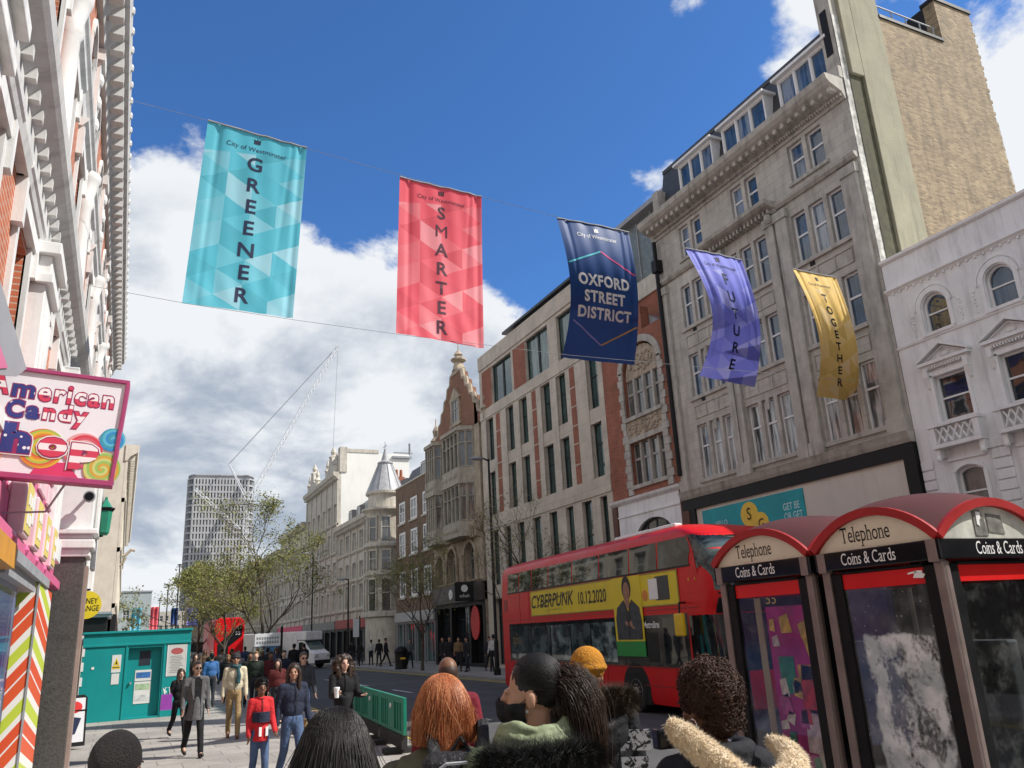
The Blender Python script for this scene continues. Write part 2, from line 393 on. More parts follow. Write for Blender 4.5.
M_brick_b = brick('brown brick', (.20, .125, .075), (.15, .09, .055), (.19, .14, .10), .225, .075, .009, dirt=.4)
M_slate = brick('roof slate', (.06, .062, .068), (.045, .047, .052), (.02, .02, .022), .3, .2, .008, rough=.5, dirt=.2)
M_render = mat('green grey render', (.30, .285, .205), .9, var=.15, scale=1.2, dirt=.3, bump=.4, bscale=12)
M_black = mat('black paint', (.013, .013, .014), .5, var=.2, spec=.2)
M_blackgloss = mat('gloss black', (.012, .012, .014), .12, var=.1)
M_lead = mat('lead grey metal', (.30, .31, .33), .5, var=.12, scale=3)
M_gl_blue = glass_dark('sash glass', (.028, .055, .095), curtain=(.24, .27, .30), amt=.30)
M_gl_grey = glass_dark('old leaded glass', (.05, .055, .055), rough=.09, curtain=(.22, .22, .20), amt=.5)
M_gl_teal = glass_dark('tinted office glass', (.015, .045, .045), rough=.03, curtain=(.10, .16, .15), amt=.25)
M_gl_dark = glass_dark('dark shop glass', (.02, .024, .028), rough=.03)
M_net = glass_dark('net curtained glass', (.05, .055, .06), rough=.06, curtain=(.42, .43, .42), amt=.95)
M_gold = mat('gold print', (.75, .50, .06), .5, var=.1)

# ------------------------------------------------------------------ ground
def paving(t, co, uv):
    b = t.n('ShaderNodeTexBrick', offset=.5); t.put(b.inputs['Vector'], co)
    for k, v in (('Color1', (.36, .335, .30)), ('Color2', (.29, .27, .245)), ('Mortar', (.13, .12, .11))): t.put(b.inputs[k], v)
    for k, v in (('Scale', 1.), ('Brick Width', .75), ('Row Height', .6), ('Mortar Size', .008), ('Bias', 0.)): b.inputs[k].default_value = v
    n = t.noise(co, 1.1, 6, .65); f = t.rng(n, .3, .7, .8, 1.15, 'LINEAR'); c = t.mix(1., b.outputs[0], t.comb(f, f, f), 'MULTIPLY'); c = t.mix(t.rng(t.noise(co, .35, 5, .7), .45, .7, 0, .45), c, (.17, .16, .145))
    g = t.rng(t.noise(co, 11., 3, .5), .64, .68); return t.mix(t.m('MULTIPLY', g, .5), c, (.10, .095, .09))
M_pave = shader('paving slabs', paving, .8, bump=(.25, 60, .01))
def asphalt(t, co, uv):
    n = t.noise(co, .5, 5, .6); f = t.rng(n, .3, .7, .7, 1.35, 'LINEAR')
    x, y, z = t.xyz(co)[0:3]; tr = t.noise(t.comb(t.m('MULTIPLY', x, 1.4), t.m('MULTIPLY', y, .05), 0), 1.5, 3, .5)
    c = t.mix(1., (.062, .061, .061), t.comb(f, f, f), 'MULTIPLY'); c = t.mix(t.rng(tr, .45, .7, 0, .5), c, (.10, .098, .095))
    return t.mix(t.rng(t.noise(co, 120., 2, .5), .55, .8, 0, .5), c, (.14, .135, .13))
M_asph = shader('asphalt', asphalt, .85, bump=(.4, 200, .005))
M_kerb = mat('granite kerb', (.24, .235, .225), .8, var=.2, scale=6, bump=.3)
M_line = mat('road line paint', (.55, .55, .52), .7, var=.25, scale=5)
M_line_y = mat('yellow line paint', (.55, .42, .06), .7, var=.25, scale=5)
g = MB(); g.quad((-160, -60, -.124), (320, -60, -.124), (320, 520, -.124), (-160, 520, -.124)); tag(g.build('ground', M_asph), kind='structure')
g = MB(); g.quad((5.2, -40, -.12), (14.4, -40, -.12), (14.4, 320, -.12), (5.2, 320, -.12)); tag(g.build('road', M_asph), kind='structure')
g = MB(); g.box(-2, 5.05, -40, 320, -.13, 0); tag(g.build('near_pavement', M_pave), kind='structure')
g = MB(); g.box(14.55, 18.6, -40, 58.6, -.13, 0); g.box(14.55, 18.6, 60.4, 320, -.13, 0); tag(g.build('far_pavement', M_pave), kind='structure')
g = MB()
for i in range(120): g.box(5.055, 5.2, -20+i*1.2, -20+i*1.2+1.192, -.13, .004)
tag(g.build('near_kerb', M_kerb, bevel=.01), kind='structure')
g = MB()
for i in range(120): g.box(14.4, 14.545, -20+i*1.2, -20+i*1.2+1.192, -.13, .004)
tag(g.build('far_kerb', M_kerb, bevel=.01), kind='structure')
g = MB()
for i in range(24): g.box(9.75, 9.87, -6+i*6, -3.6+i*6, -.1199, -.116)
g.mats(1)
for x in (5.36, 5.55, 14.05, 14.24): g.box(x, x+.07, -20, 120, -.1199, -.116)
tag(g.build('road_marking', [M_line, M_line_y]), kind='structure')

# ------------------------------------------------------------------ white stucco building (nearest on the right)
def white_building():
    r = thing('stucco_building', 'white stucco building with round arched top windows and pedimented windows below', 'building', (18, 13.68, 0), RIGHT)
    Wd = 13.6; n = 7; cs = [1.27+1.73*i for i in range(n)]
    holes = []
    for c in cs: holes += [(c-.34, c+.34, 8.58, 9.58, .34), (c-.43, c+.43, 6.3, 7.45), (c-.36, c+.36, 4.2, 5.12, .16)]
    w = MB(); wall(w, 0, Wd, 3.6, 10.97, holes, .16); shell(w, 0, Wd, 0, 10.97, 12, top=False); w.quad((0, 0, 10.9), (Wd, 0, 10.9), (Wd, 12, 10.9), (0, 12, 10.9))
    w.build('wall', M_white, r)
    m = MB(); cornice(m, 0, Wd, 10.97, [(.03, -.10), (.09, -.06), (.10, 0.01)]); m.build('coping', M_white_trim, r)
    m = MB(); cornice(m, 0, Wd, 10.0, [(.02, 0), (.05, .04), (.10, .08), (.10, .12)])
    block_row(m, .1, Wd-.1, 62, .05, -.05, 0, 9.95, 10.0); m.build('upper_string_course', M_white_trim, r)
    m = MB(); cornice(m, 0, Wd, 8.44, [(.03, 0), (.05, .06)]); m.build('middle_string_course', M_white_trim, r)
    for c in cs:
        win(r, c-.34, c+.34, 8.58, 9.58, .15, (), (.5,), .05, .04, M_white_frame, M_gl_blue, arch=.34, name='arched_window')
        win(r, c-.43, c+.43, 6.3, 7.45, .15, (), (.5,), .05, .045, M_white_frame, M_gl_dark)
        win(r, c-.36, c+.36, 4.2, 5.12, .15, (), (.35,), .05, .045, M_white_frame, M_gl_grey, arch=.16, name='arched_window')
        # arched surround with keyed band and side drops
        m = MB(); N = 14
        for k in range(N):
            a0, a1 = math.pi*k/N, math.pi*(k+1)/N
            P = lambda a, q: (c-q*math.cos(a), 9.24+q*math.sin(a))
            m.prism([P(a0, .37), P(a0, .50), P(a1, .50), P(a1, .37)][::-1], -.05, .01)
            m.prism([P(a0, .54), P(a0, .58), P(a1, .58), P(a1, .54)][::-1], -.03, .01)
        for sg in (-1, 1):
            m.box(c+sg*.37, c+sg*.47, -.045, .01, 8.58, 9.24)
            for q in range(7): m.ell((c+sg*(.66+.02*(q % 2)), -.01, 9.16-q*.085), (.05-.004*q, .03, .045), 6, 4)
        m.box(c-.44, c+.44, -.08, .01, 8.5, 8.575)
        m.build('window_surround', M_white_trim, r, smooth=True)
        m = MB()
        for sg in (-1, 1): m.box(c+sg*.44, c+sg*.53, -.05, .01, 6.25, 7.5)
        m.box(c-.53, c+.53, -.05, .01, 7.46, 7.58)
        m.box(c-.62, c+.62, -.10, .01, 7.70, 7.76); m.box(c-.70, c+.70, -.18, .01, 7.76, 7.84)
        block_row(m, c-.6, c+.6, 16, .04, -.12, 0, 7.645, 7.70)
        for sg in (-1, 1):
            m.prism([(c+sg*.72, 7.842), (c+sg*.72, 7.90), (c, 8.30), (c, 8.20)][::sg], -.19, .01)
            m.prism([(c+sg*.55, 7.87), (c+sg*.55, 7.89), (c, 8.16), (c, 8.13)][::sg], -.08, .01)
            m.box(c+sg*.50, c+sg*.62, -.14, .01, 7.45, 7.70)
            m.prism([(0, 7.45), (-.13, 7.45), (-.05, 7.2), (0, 7.15)], c+sg*.51, c+sg*.61, 'x')
        m.ell((c, -.01, 7.96), (.13, .05, .07), 8, 6)
        m.build('pediment', M_white_trim, r)
        # balcony front with lattice panel and brackets
        m = MB(); m.box(c-.66, c+.66, -.30, .01, 5.62, 5.72); m.box(c-.68, c+.68, -.33, .01, 6.14, 6.22)
        for sg in (-1, 1):
            m.box(c+sg*.50, c+sg*.66, -.30, .01, 5.722, 6.138)
            m.box(c+sg*.52, c+sg*.64, -.22, .01, 5.40, 5.618)
            m.ell((c+sg*.58, -.2, 5.38), (.07, .07, .08), 8, 6)
        k = 5
        for i in range(k):
            a = c-.48+.96*i/k; b = c-.48+.96*(i+1)/k
            m.tube([(a, -.26, 5.74), (b, -.26, 6.12)], .028, 6); m.tube([(b, -.25, 5.74), (a, -.25, 6.12)], .028, 6)
        m.box(c-.5, c+.5, -.16, .01, 5.722, 6.138)
        m.build('balcony_front', M_white_trim, r)
        m = MB(); N = 10
        for k in range(N):
            a0, a1 = math.pi*(.15+.7*k/N), math.pi*(.15+.7*(k+1)/N)
            P = lambda a, q: (c-q*math.cos(a), 4.86+(q*.72)*math.sin(a))
            m.prism([P(a0, .40), P(a0, .50), P(a1, .50), P(a1, .40)][::-1], -.06, .01)
        for sg in (-1, 1): m.box(c+sg*.36, c+sg*.45, -.06, .01, 4.0, 5.02)
        m.box(c-.5, c+.5, -.05, .01, 5.30, 5.36)
        m.build('window_surround', M_white_trim, r)
        # rusticated pier between bays
        m = MB()
        for q in range(7): m.box(c+.86-.22, c+.86+.22, -.05, .01, 3.9+q*.25, 3.9+q*.25+.22)
        m.build('rusticated_pier', M_white, r, bevel=.015)
    m = MB(); m.box(0.02, .42, -.05, .01, 3.7, 3.92)
    for q in range(6): m.box(0.02, .36, -.05, .01, 3.95+q*.25, 3.95+q*.25+.22)
    m.build('rusticated_pier', M_white, r, bevel=.015)
    m = MB(); m.box(0.02, Wd, -.25, .05, 3.1, 3.75); m.build('fascia', M_black, r)
    m = MB(); wall(m, 0, Wd, 0, 3.1, [(c-.7, c+.7, .4, 2.9) for c in cs], .25); m.build('shopfront', mat('shopfront dark', (.05, .045, .04), .4), r)
    for c in cs: win(r, c-.7, c+.7, .4, 2.9, .2, (.5,), (), .05, .04, M_dark_frame, M_gl_dark, name='shop_window')
white_building()

# ------------------------------------------------------------------ grey stone hotel with mansard and brick party wall
def hotel():
    Y1 = 23.4; Wd = 9.7
    r = thing('stone_building', 'tall grey stone building with white sash windows, mansard dormers and a bare brick side wall', 'building', (18, Y1, 0), RIGHT)
    bays = [(1.15, 3.07), (3.76, 5.74), (6.90, 8.94)]
    rows3 = [(6.6, 8.52), (9.55, 11.16), (12.2, 13.86)]
    top = [(1.45, 2.72), (4.42, 5.72), (7.2, 8.62)]
    holes = []; wins = []
    for a, b in bays:
        for z0, z1 in rows3:
            w = (b-a-.30)/3
            for i in range(3): wins.append((a+i*(w+.15), a+i*(w+.15)+w, z0, z1))
    for a, b in top:
        w = (b-a-.16)/2
        for i in range(2): wins.append((a+i*(w+.16), a+i*(w+.16)+w, 14.87, 16.16))
    w = MB(); wall(w, 0, Wd, 6.2, 17.0, wins, .20); w.build('wall', M_stone_g, r)
    w = MB(); shell(w, 0, Wd, 0, 17.3, 6.84, y=.3, top=True)
    w.quad((Wd, 0, 0), (Wd, .3, 0), (Wd, .3, 17), (Wd, 0, 17)); w.quad((0, 0, 0), (0, 0, 17), (0, .3, 17), (0, .3, 0)); w.build('rear_block', M_stone_t, r)
    for a, b, z0, z1 in wins: win(r, a, b, z0, z1, .17, (), (.60 if z1 < 9 else .56,), .055, .06, M_white_frame, M_gl_blue if z0 > 9 else M_net)
    # sills, spandrel panels, vents
    m = MB()
    for a, b in bays:
        for z0, z1 in rows3: MB().box(a-.12, b+.12, -.09, .02, z0-.13, z0).build('sill', M_stone_t, r, bevel=.008)
        for z0, z1 in ((8.75, 9.25), (11.4, 11.9)):
            m.box(a, b, -.03, .01, z0, z0+.05); m.box(a, b, -.03, .01, z1-.05, z1); m.box(a, a+.05, -.03, .01, z0+.05, z1-.05); m.box(b-.05, b, -.03, .01, z0+.05, z1-.05)
            m.box(a+(b-a)*.33, a+(b-a)*.33+.05, -.03, .01, z0+.05, z1-.05); m.box(a+(b-a)*.66, a+(b-a)*.66+.05, -.03, .01, z0+.05, z1-.05)
            m.box(a+.95, a+1.1, -.05, .01, z0-.6, z0-.2)
    for a, b in top: MB().box(a-.1, b+.1, -.08, .02, 14.76, 14.87).build('sill', M_stone_t, r, bevel=.008)
    m.build('spandrel_moulding', M_stone_t, r, bevel=.008)
    for a, b in bays:
        for z in (9.32, 11.96): MB().box(a+.45, a+.65, -.012, .01, z-.02, z+.16).build('air_vent', M_black, r)
    # giant pilasters
    for a, b in ((3.12, 3.40), (3.46, 3.72), (5.86, 6.22), (6.32, 6.80), (0.05, .42), (9.08, 9.6)):
        m = MB(); m.box(a, b, -.13, .01, 6.3, 14.2); m.box(a-.04, b+.04, -.18, .01, 13.9, 14.2); m.box(a-.04, b+.04, -.18, .01, 6.3, 6.7); m.build('pilaster', M_stone_t, r, bevel=.015)
    # bracketed hood over the middle bay and string course either side
    m = MB(); cornice(m, 3.0, 6.45, 14.3, [(.10, 0), (.14, .1), (.45, .16), (.55, .22), (.58, .34)]); block_row(m, 3.1, 6.35, 18, .08, -.30, 0, 14.27, 14.42)
    for x in (3.2, 6.2): m.ell((x, -.25, 14.1), (.11, .16, .18), 8, 6)
    m.build('window_hood', M_stone_t, r)
    m = MB(); cornice(m, 0, 2.98, 14.34, [(.08, 0), (.16, .08), (.18, .18)]); cornice(m, 6.47, Wd, 14.34, [(.08, 0), (.16, .08), (.18, .18)]); m.build('string_moulding', M_stone_t, r)
    # main cornice
    m = MB(); cornice(m, -.15, Wd+.0, 16.3, [(.06, 0), (.10, .1), (.16, .22), (.60, .42), (.70, .52), (.74, .70)])
    block_row(m, 0, Wd, 30, .14, -.50, 0, 16.52, 16.70); block_row(m, 0, Wd, 90, .05, -.20, 0, 16.38, 16.46); m.build('main_cornice', M_stone_t, r)
    m = MB(); m.box(-.05, Wd+.02, -.15, .25, 17.002, 17.42); m.build('parapet', M_stone_t, r, bevel=.02)
    # mansard, dormers
    m = MB(); m.prism([(.30, 17.3), (.72, 19.5), (6.8, 19.5), (6.8, 17.3)][::-1], 0.05, Wd-.4, 'x'); m.box(0.05, Wd-.4, .68, 1.0, 19.46, 19.62); m.build('mansard_roof', M_slate, r)
    for a, b in ((1.72, 3.72), (4.30, 6.50), (7.15, 9.28)):
        d = MB(); y0 = .12; z0, z1 = 17.62, 18.72; w = (b-a-.24)/3
        hs = [(a+.06+i*(w+.06), a+.06+i*(w+.06)+w, z0+.05, z1-.08) for i in range(3)]
        wall(d, a, b, z0, z1, hs, .1, y0); d.quad((a, y0, z0), (a, y0, z1), (a, 1.2, z1), (a, 1.2, z0)); d.quad((b, y0, z0), (b, 1.2, z0), (b, 1.2, z1), (b, y0, z1))
        d.box(a-.12, b+.12, y0-.16, 1.3, z1+.002, z1+.10)
        do = d.build('dormer', M_white_frame, r)
        for h in hs: win(do, *h, y0+.08, (), (.5,) if 0 else (), .03, .03, M_white_frame, M_gl_blue)
    # chimney at far end
    m = MB(); m.box(.1, .7, 1.2, 2.2, 17.3, 19.75); m.box(.05, .75, 1.15, 2.25, 19.75, 19.95); m.box(-.05, .3, .1, .9, 17.3, 18.5); m.build('chimney', M_stone_t, r)
    # near end: white corner strip, rendered stack, brick party wall
    m = MB(); m.box(Wd+.002, Wd+.03, 0.02, .26, 10.9, 19.3); m.build('corner_strip', mat('patchy white render', (.55, .54, .50), .8, var=.5, scale=5, dirt=.7), r)
    m = MB(); m.box(Wd-.45, Wd+.14, .80, 2.05, 10.8, 24.5); m.box(Wd-.45, Wd+.139, .30, .80, 17.2, 24.5); m.build('rendered_stack', M_render, r, bevel=.02)
    m = MB(); m.box(Wd-.2, Wd+.05, .262, .80, 10.8, 17.199); m.build('dark_chase', mat('dark strip render', (.085, .08, .05), .9, var=.4, scale=4, dirt=.4), r)  # strip coloured darker than the stack, between it and the corner strip
    m = MB(); m.box(Wd-.5, Wd+.02, .02, .44, 17.3, 24.0); m.build('stack_front', M_stone_t, r); m = MB(); m.box(Wd-.38, Wd-.14, -.01, .05, 18.0, 19.6); m.build('stack_recess', M_black, r)
    m = MB(); m.box(Wd-.3, Wd+.12, 2.052, 5.05, 10.5, 19.75); m.box(Wd-.3, Wd+.121, 5.05, 6.84, 10.5, 21.45)
    for i in range(46): m.box(Wd-.28, Wd+.118, 6.84, 6.84+(.09 if i % 2 else .03), 10.9+i*.225, 10.9+i*.225+.11)
    m.build('brick_party_wall', M_brick_y, r)
    m = MB(); m.box(Wd-.36, Wd+.17, 2.052, 5.05, 19.752, 19.86); m.box(Wd-.36, Wd+.17, 5.0, 6.9, 21.452, 21.58); m.box(Wd-1.8, Wd-.3, 5.05, 6.84, 19.6, 21.45); m.build('wall_coping', M_black, r)
    m = MB()
    for i in range(5): m.tube([(Wd-.05, 2.3+i*.66, 19.86), (Wd-.05, 2.3+i*.66, 20.42)], .025, 6)
    m.tube([(Wd-.05, 2.25, 20.42), (Wd-.05, 5.0, 20.42)], .025, 6); m.build('roof_railing', M_lead, r)
    # drainpipe at the far edge
    m = MB(); m.tube([(.12, -.2, 16.2), (.12, -.2, 6.9)], .085, 8); m.box(-.02, .28, -.34, -.02, 14.9, 15.4); m.build('drainpipe', M_black, r)
    # shop: dark beam, blank white panel, turquoise poster
    m = MB(); cornice(m, 0, Wd, 6.0, [(.16, 0), (.22, .1), (.26, .2), (.30, .28)]); m.build('fascia_cornice', M_stone_t, r)
    m = MB(); m.box(0, Wd, -.14, .3, 5.62, 5.998); m.box(Wd-.36, Wd, -.14, .3, 0, 5.62); m.box(0.36, .66, -.14, .3, 0, 5.62); m.build('dark_surround', M_black, r)
    m = MB(); m.box(.0, .355, -.16, .3, 0, 5.62); m.build('brown_pillar', mat('brown paint', (.10, .035, .022), .5), r)
    m = MB(); m.box(.66, Wd-.36, -.06, .3, 2.8, 5.62); m.build('blank_panel', mat('cream panel', (.60, .55, .48), .7, var=.05, scale=1, dirt=.1), r)
    M_tq = mat('turquoise poster', (.015, .30, .34), .5, var=.18, scale=.8)
    s = MB(); s.box(1.0, 5.72, -.10, -.055, 3.3, 5.50); so_ = s.build('poster', M_tq, r)
    c = MB()
    for cx, cz, rr in ((3.35, 5.08, .38), (3.80, 4.78, .34), (3.3, 4.42, .36)): c.lathe([(rr*.0, 0), (rr, 0), (rr, .02), (0, .02)], (0, 0, 0), 24); 
    c = MB()
    for q, (cx, cz, rr) in enumerate(((3.35, 5.05, .40), (3.82, 4.70, .36), (3.25, 4.35, .38))):
        c.prism([(cx+rr*math.cos(2*math.pi*k/28), cz+rr*math.sin(2*math.pi*k/28)) for k in range(28)], -.112-.004*q, -.10)
    c.build('coin_print', M_gold, so_)
    for tx, x, z, sz in (('S', 3.35, 5.05, .55), ('G', 3.86, 4.68, .45)): lettering(tx, M_black, so_, (x, -.128, z), sz, sx=.9)
    lettering('GET BE\nOR GET\nGETTING IT', mat('pale print', (.55, .75, .75), .5), so_, (4.85, -.104, 4.75), .30, align='LEFT', sx=.72, leading=.95)
    lettering('HELLO', mat('pale print'), so_, (1.95, -.104, 4.95), .26, sx=.8)
    m = MB(); wall(m, .66, Wd-.36, 0, 2.8, [(1+i*1.6, 2.4+i*1.6, .3, 2.6) for i in range(5)], .2, -.02); m.build('shopfront', M_black, r)
    for i in range(5): win(r, 1+i*1.6, 2.4+i*1.6, .3, 2.6, .15, (), (), .05, .04, M_dark_frame, M_gl_dark, name='shop_window')
hotel()

# ------------------------------------------------------------------ narrow red brick building
def red_building():
    r = thing('brick_building', 'narrow red brick building with a tall arched stone window and a set back glass top', 'building', (18, 28.14, 0), RIGHT)
    Wd = 4.72; c = 2.78
    h1 = (c-1.25, c+1.25, 9.85, 12.75, 1.0); h2 = (c-1.15, c+1.15, 7.12, 8.78)
    w = MB(); wall(w, 0, Wd, 6.65, 13.2, [(c-1.25, c+1.25, 9.85, 12.75, 1.0), h2], .3); shell(w, 0, Wd, 0, 13.2, 8)
    w.prism([(0.6, 13.2), (3.2, 13.2), (3.2, 14.2), (2.5, 14.4)][::1], 0.0, .4); w.build('wall', M_brick_r, r)
    m = MB()
    N = 16
    for k in range(N):
        a0, a1 = math.pi*k/N, math.pi*(k+1)/N
        P = lambda a, q, e: (c-q*math.cos(a), 11.75+e*math.sin(a))
        m.prism([P(a0, 1.25, 1.0), P(a0, 1.55, 1.28), P(a1, 1.55, 1.28), P(a1, 1.25, 1.0)][::-1], -.07, .02)
    for sg in (-1, 1):
        for q in range(17): e = .34 if q % 2 else .24; m.box(c+sg*1.16 if q*.3+6.75 < 8.9 else c+sg*1.25, c+sg*(1.25+e), -.07, .02, 6.75+q*.3, 6.75+q*.3+.29)
    m.box(c-1.25, c+1.25, -.06, .02, 8.80, 9.0); m.box(c-1.3, c+1.3, -.12, .02, 9.68, 9.84); m.box(c-1.25, c+1.25, -.1, .02, 6.95, 7.1)
    m.build('stone_surround', M_stone_t, r, bevel=.01)
    m = MB(); m.box(c-1.25, c+1.25, -.02, .03, 9.0, 9.68)
    rr = random.Random(3)
    for q in range(70): m.ell((c+rr.uniform(-1.1, 1.1), -.03, rr.uniform(9.08, 9.6)), (rr.uniform(.04, .1), .05, rr.uniform(.03, .07)), 6, 4)
    m.build('carved_panel', M_stone_b, r)
    m = MB(); m.prism([(c-1.2*math.cos(math.pi*i/12), 11.42+.0+1.28*math.sin(math.pi*i/12)) for i in range(13)][::-1], .1, .16)
    for q in range(50):
        a = rr.uniform(.2, 2.9); q_ = rr.uniform(.1, 1.0); m.ell((c-q_*math.cos(a), .08, 11.55+.9*q_*math.sin(a)), (rr.uniform(.05, .1), .05, rr.uniform(.04, .08)), 6, 4)
    m.build('carved_tympanum', M_stone_b, r)
    for h, hz in (((c-1.22, c+1.22, 9.86, 11.42), .62), (h2, .62)):
        a, b, z0, z1 = h; wd = (b-a-.36)/4
        for i in range(4):
            win(r, a+i*(wd+.12), a+i*(wd+.12)+wd, z0, z1, .2, (.5,) if 0 else (), (hz,), .03, .10, M_grey_frame, M_gl_grey)
        m = MB()
        for i in range(1, 4): m.box(a+i*(wd+.12)-.12, a+i*(wd+.12), .08, .22, z0, z1)
        m.build('stone_mullions', M_stone_t, r)
    m = MB(); wall(m, .42, Wd-.1, 0, 6.45, [(c-1.25, c+1.25, .3, 5.72, .8)], .25, -.08); cornice(m, 0, Wd, 6.45, [(.10, 0), (.22, .1), (.26, .2)]); m.box(.42, Wd-.1, -.12, -.07, 5.95, 6.02); m.build('white_base', M_white, r)
    win(r, c-1.25, c+1.25, .3, 5.72, .1, (.25, .5, .75), (.45, .8), .08, .08, M_dark_frame, M_gl_grey, arch=.8, name='arched_window')
    for a, b in ((0.05, .40), (Wd-.09, Wd-.002)):
        m = MB(); m.box(a, b, -.14, .1, 0, 6.44); m.build('brown_pillar', mat('brown paint'), r)
    m = MB(); m.box(0.3, Wd, 1.2, 7.5, 13.2, 15.2); m.build('attic_wall', M_brick_r, r)
    m = MB(); m.box(0.2, Wd, 1.1, 7.5, 15.2, 16.0); m.build('cream_band', M_stone_p, r)
    m = MB(); m.box(0.3, Wd, 1.6, 7.5, 16.0, 19.2); m.build('rooftop_pavilion', mat('pavilion glass', (.16, .19, .19), .25, var=.1), r)
    m = MB(); m.box(0, Wd+.05, 1.2, 7.6, 19.2, 19.42)
    for i in range(5): m.box(.3+i*1.1, .36+i*1.1, 1.54, 1.62, 16.0, 19.2)
    m.build('pavilion_frame', M_lead, r)
    m = MB(); m.box(3.9, 4.5, .5, 1.1, 12.8, 14.3); m.prism([(2.9, 13.2), (4.2, 13.2), (2.9, 14.0)], .42, 1.0); m.build('roof_ventilator', M_lead, r)
red_building()

# ------------------------------------------------------------------ modern stone-clad building
def modern_building():
    Y1 = 41.6
    r = thing('office_building', 'modern pale stone block with deep slot windows and red brick strips', 'building', (18, Y1, 0), RIGHT)
    Wd = 13.44; L = lambda y: Y1-y
    Ws = [(40.75, 39.85), (38.05, 37.2), (36.4, 35.55), (33.9, 32.98), (32.25, 31.42), (29.42, 28.55)]
    Bs = [(39.46, 38.94), (34.96, 34.50), (31.0, 30.54)]
    holes = []; wi = []
    for a, b in Ws:
        for z0, z1 in ((10.98, 13.42), (7.95, 10.32)): holes.append((L(a), L(b), z0, z1)); wi.append((L(a), L(b), z0, z1))
    tops = [(39.85, 37.18), (35.42, 32.86), (31.92, 29.4)]
    for a, b in tops: holes.append((L(a), L(b), 14.1, 16.36))
    low = [(40.7, 39.8), (39.0, 38.2), (37.4, 36.6), (35.68, 34.72), (33.86, 33.06), (32.22, 31.52), (30.72, 29.88), (29.2, 28.6)]
    for a, b in low: holes.append((L(a), L(b), 4.2, 7.1))
    w = MB(); wall(w, 0, Wd, 3.9, 17.38, holes, .27); shell(w, 0, Wd, 0, 17.38, 10); w.build('wall', M_stone_m, r)
    for a, b, z0, z1 in wi: win(r, a, b, z0, z1, .22, (), (.62,), .04, .05, M_dark_frame, M_gl_teal)
    for a, b in low: win(r, L(a), L(b), 4.2, 7.1, .22, (), (.5,), .04, .05, M_dark_frame, M_gl_teal)
    for a, b in tops:
        for i in range(2):
            x0, x1 = L(a), L(b); m_ = (x0+x1)/2
            win(r, x0 if i == 0 else m_+.03, m_-.03 if i == 0 else x1, 14.1, 16.36, .20, (), (), .05, .05, M_dark_frame, M_gl_teal)
    for a, b in ((41.2, 39.87), (36.9, 35.44)): MB().box(L(a), L(b), -.012, .05, 14.1, 16.36).build('brick_strip', M_brick_r, r)
    for a, b in Bs:
        m = MB(); m.box(L(a), L(b), -.012, .05, 7.95, 13.42); o = m.build('brick_strip', M_brick_r, r)
        m = MB()
        for z in (8.8, 9.75, 10.6, 11.5, 12.4): m.box(L(a)-.005, L(b)+.005, -.022, .02, z, z+.05)
        m.build('stone_course', M_stone_m, o)
    m = MB()
    for a, b in Ws:
        m.box(L(a)-.16, L(a)-.0, -.06, .02, 7.95, 13.42)
    m.build('projecting_fins', M_stone_m, r)
    m = MB(); cornice(m, 0, Wd, 7.2, [(.05, 0), (.06, .7)]); cornice(m, 0, Wd, 16.55, [(.06, 0), (.07, .84)]); cornice(m, 0, Wd, 13.5, [(.04, 0), (.05, .5)]); m.build('stone_bands', M_stone_m, r)
    m = MB(); m.box(L(38.4), Wd, .9, 9, 17.38, 18.0); m.build('setback_glazing', M_gl_dark, r)
    m = MB(); m.box(L(38.9), Wd, .35, 9.2, 18.0, 18.14)
    for i in range(7): m.box(L(38.4)+i*1.55, L(38.4)+i*1.55+.08, .82, .9, 17.38, 18.0)
    m.build('roof_canopy', M_dark_frame, r)
    m = MB(); wall(m, 0, Wd, 0, 3.9, [(L(40.9)+i*2.55, L(40.9)+i*2.55+2.0, .15, 3.5) for i in range(5)], .4, .02); m.build('shopfront', M_stone_m, r)
    for i in range(5): win(r, L(40.9)+i*2.55, L(40.9)+i*2.55+2.0, .15, 3.5, .38, (.5,), (.75,), .06, .05, M_dark_frame, M_gl_dark, name='shop_window')
modern_building()
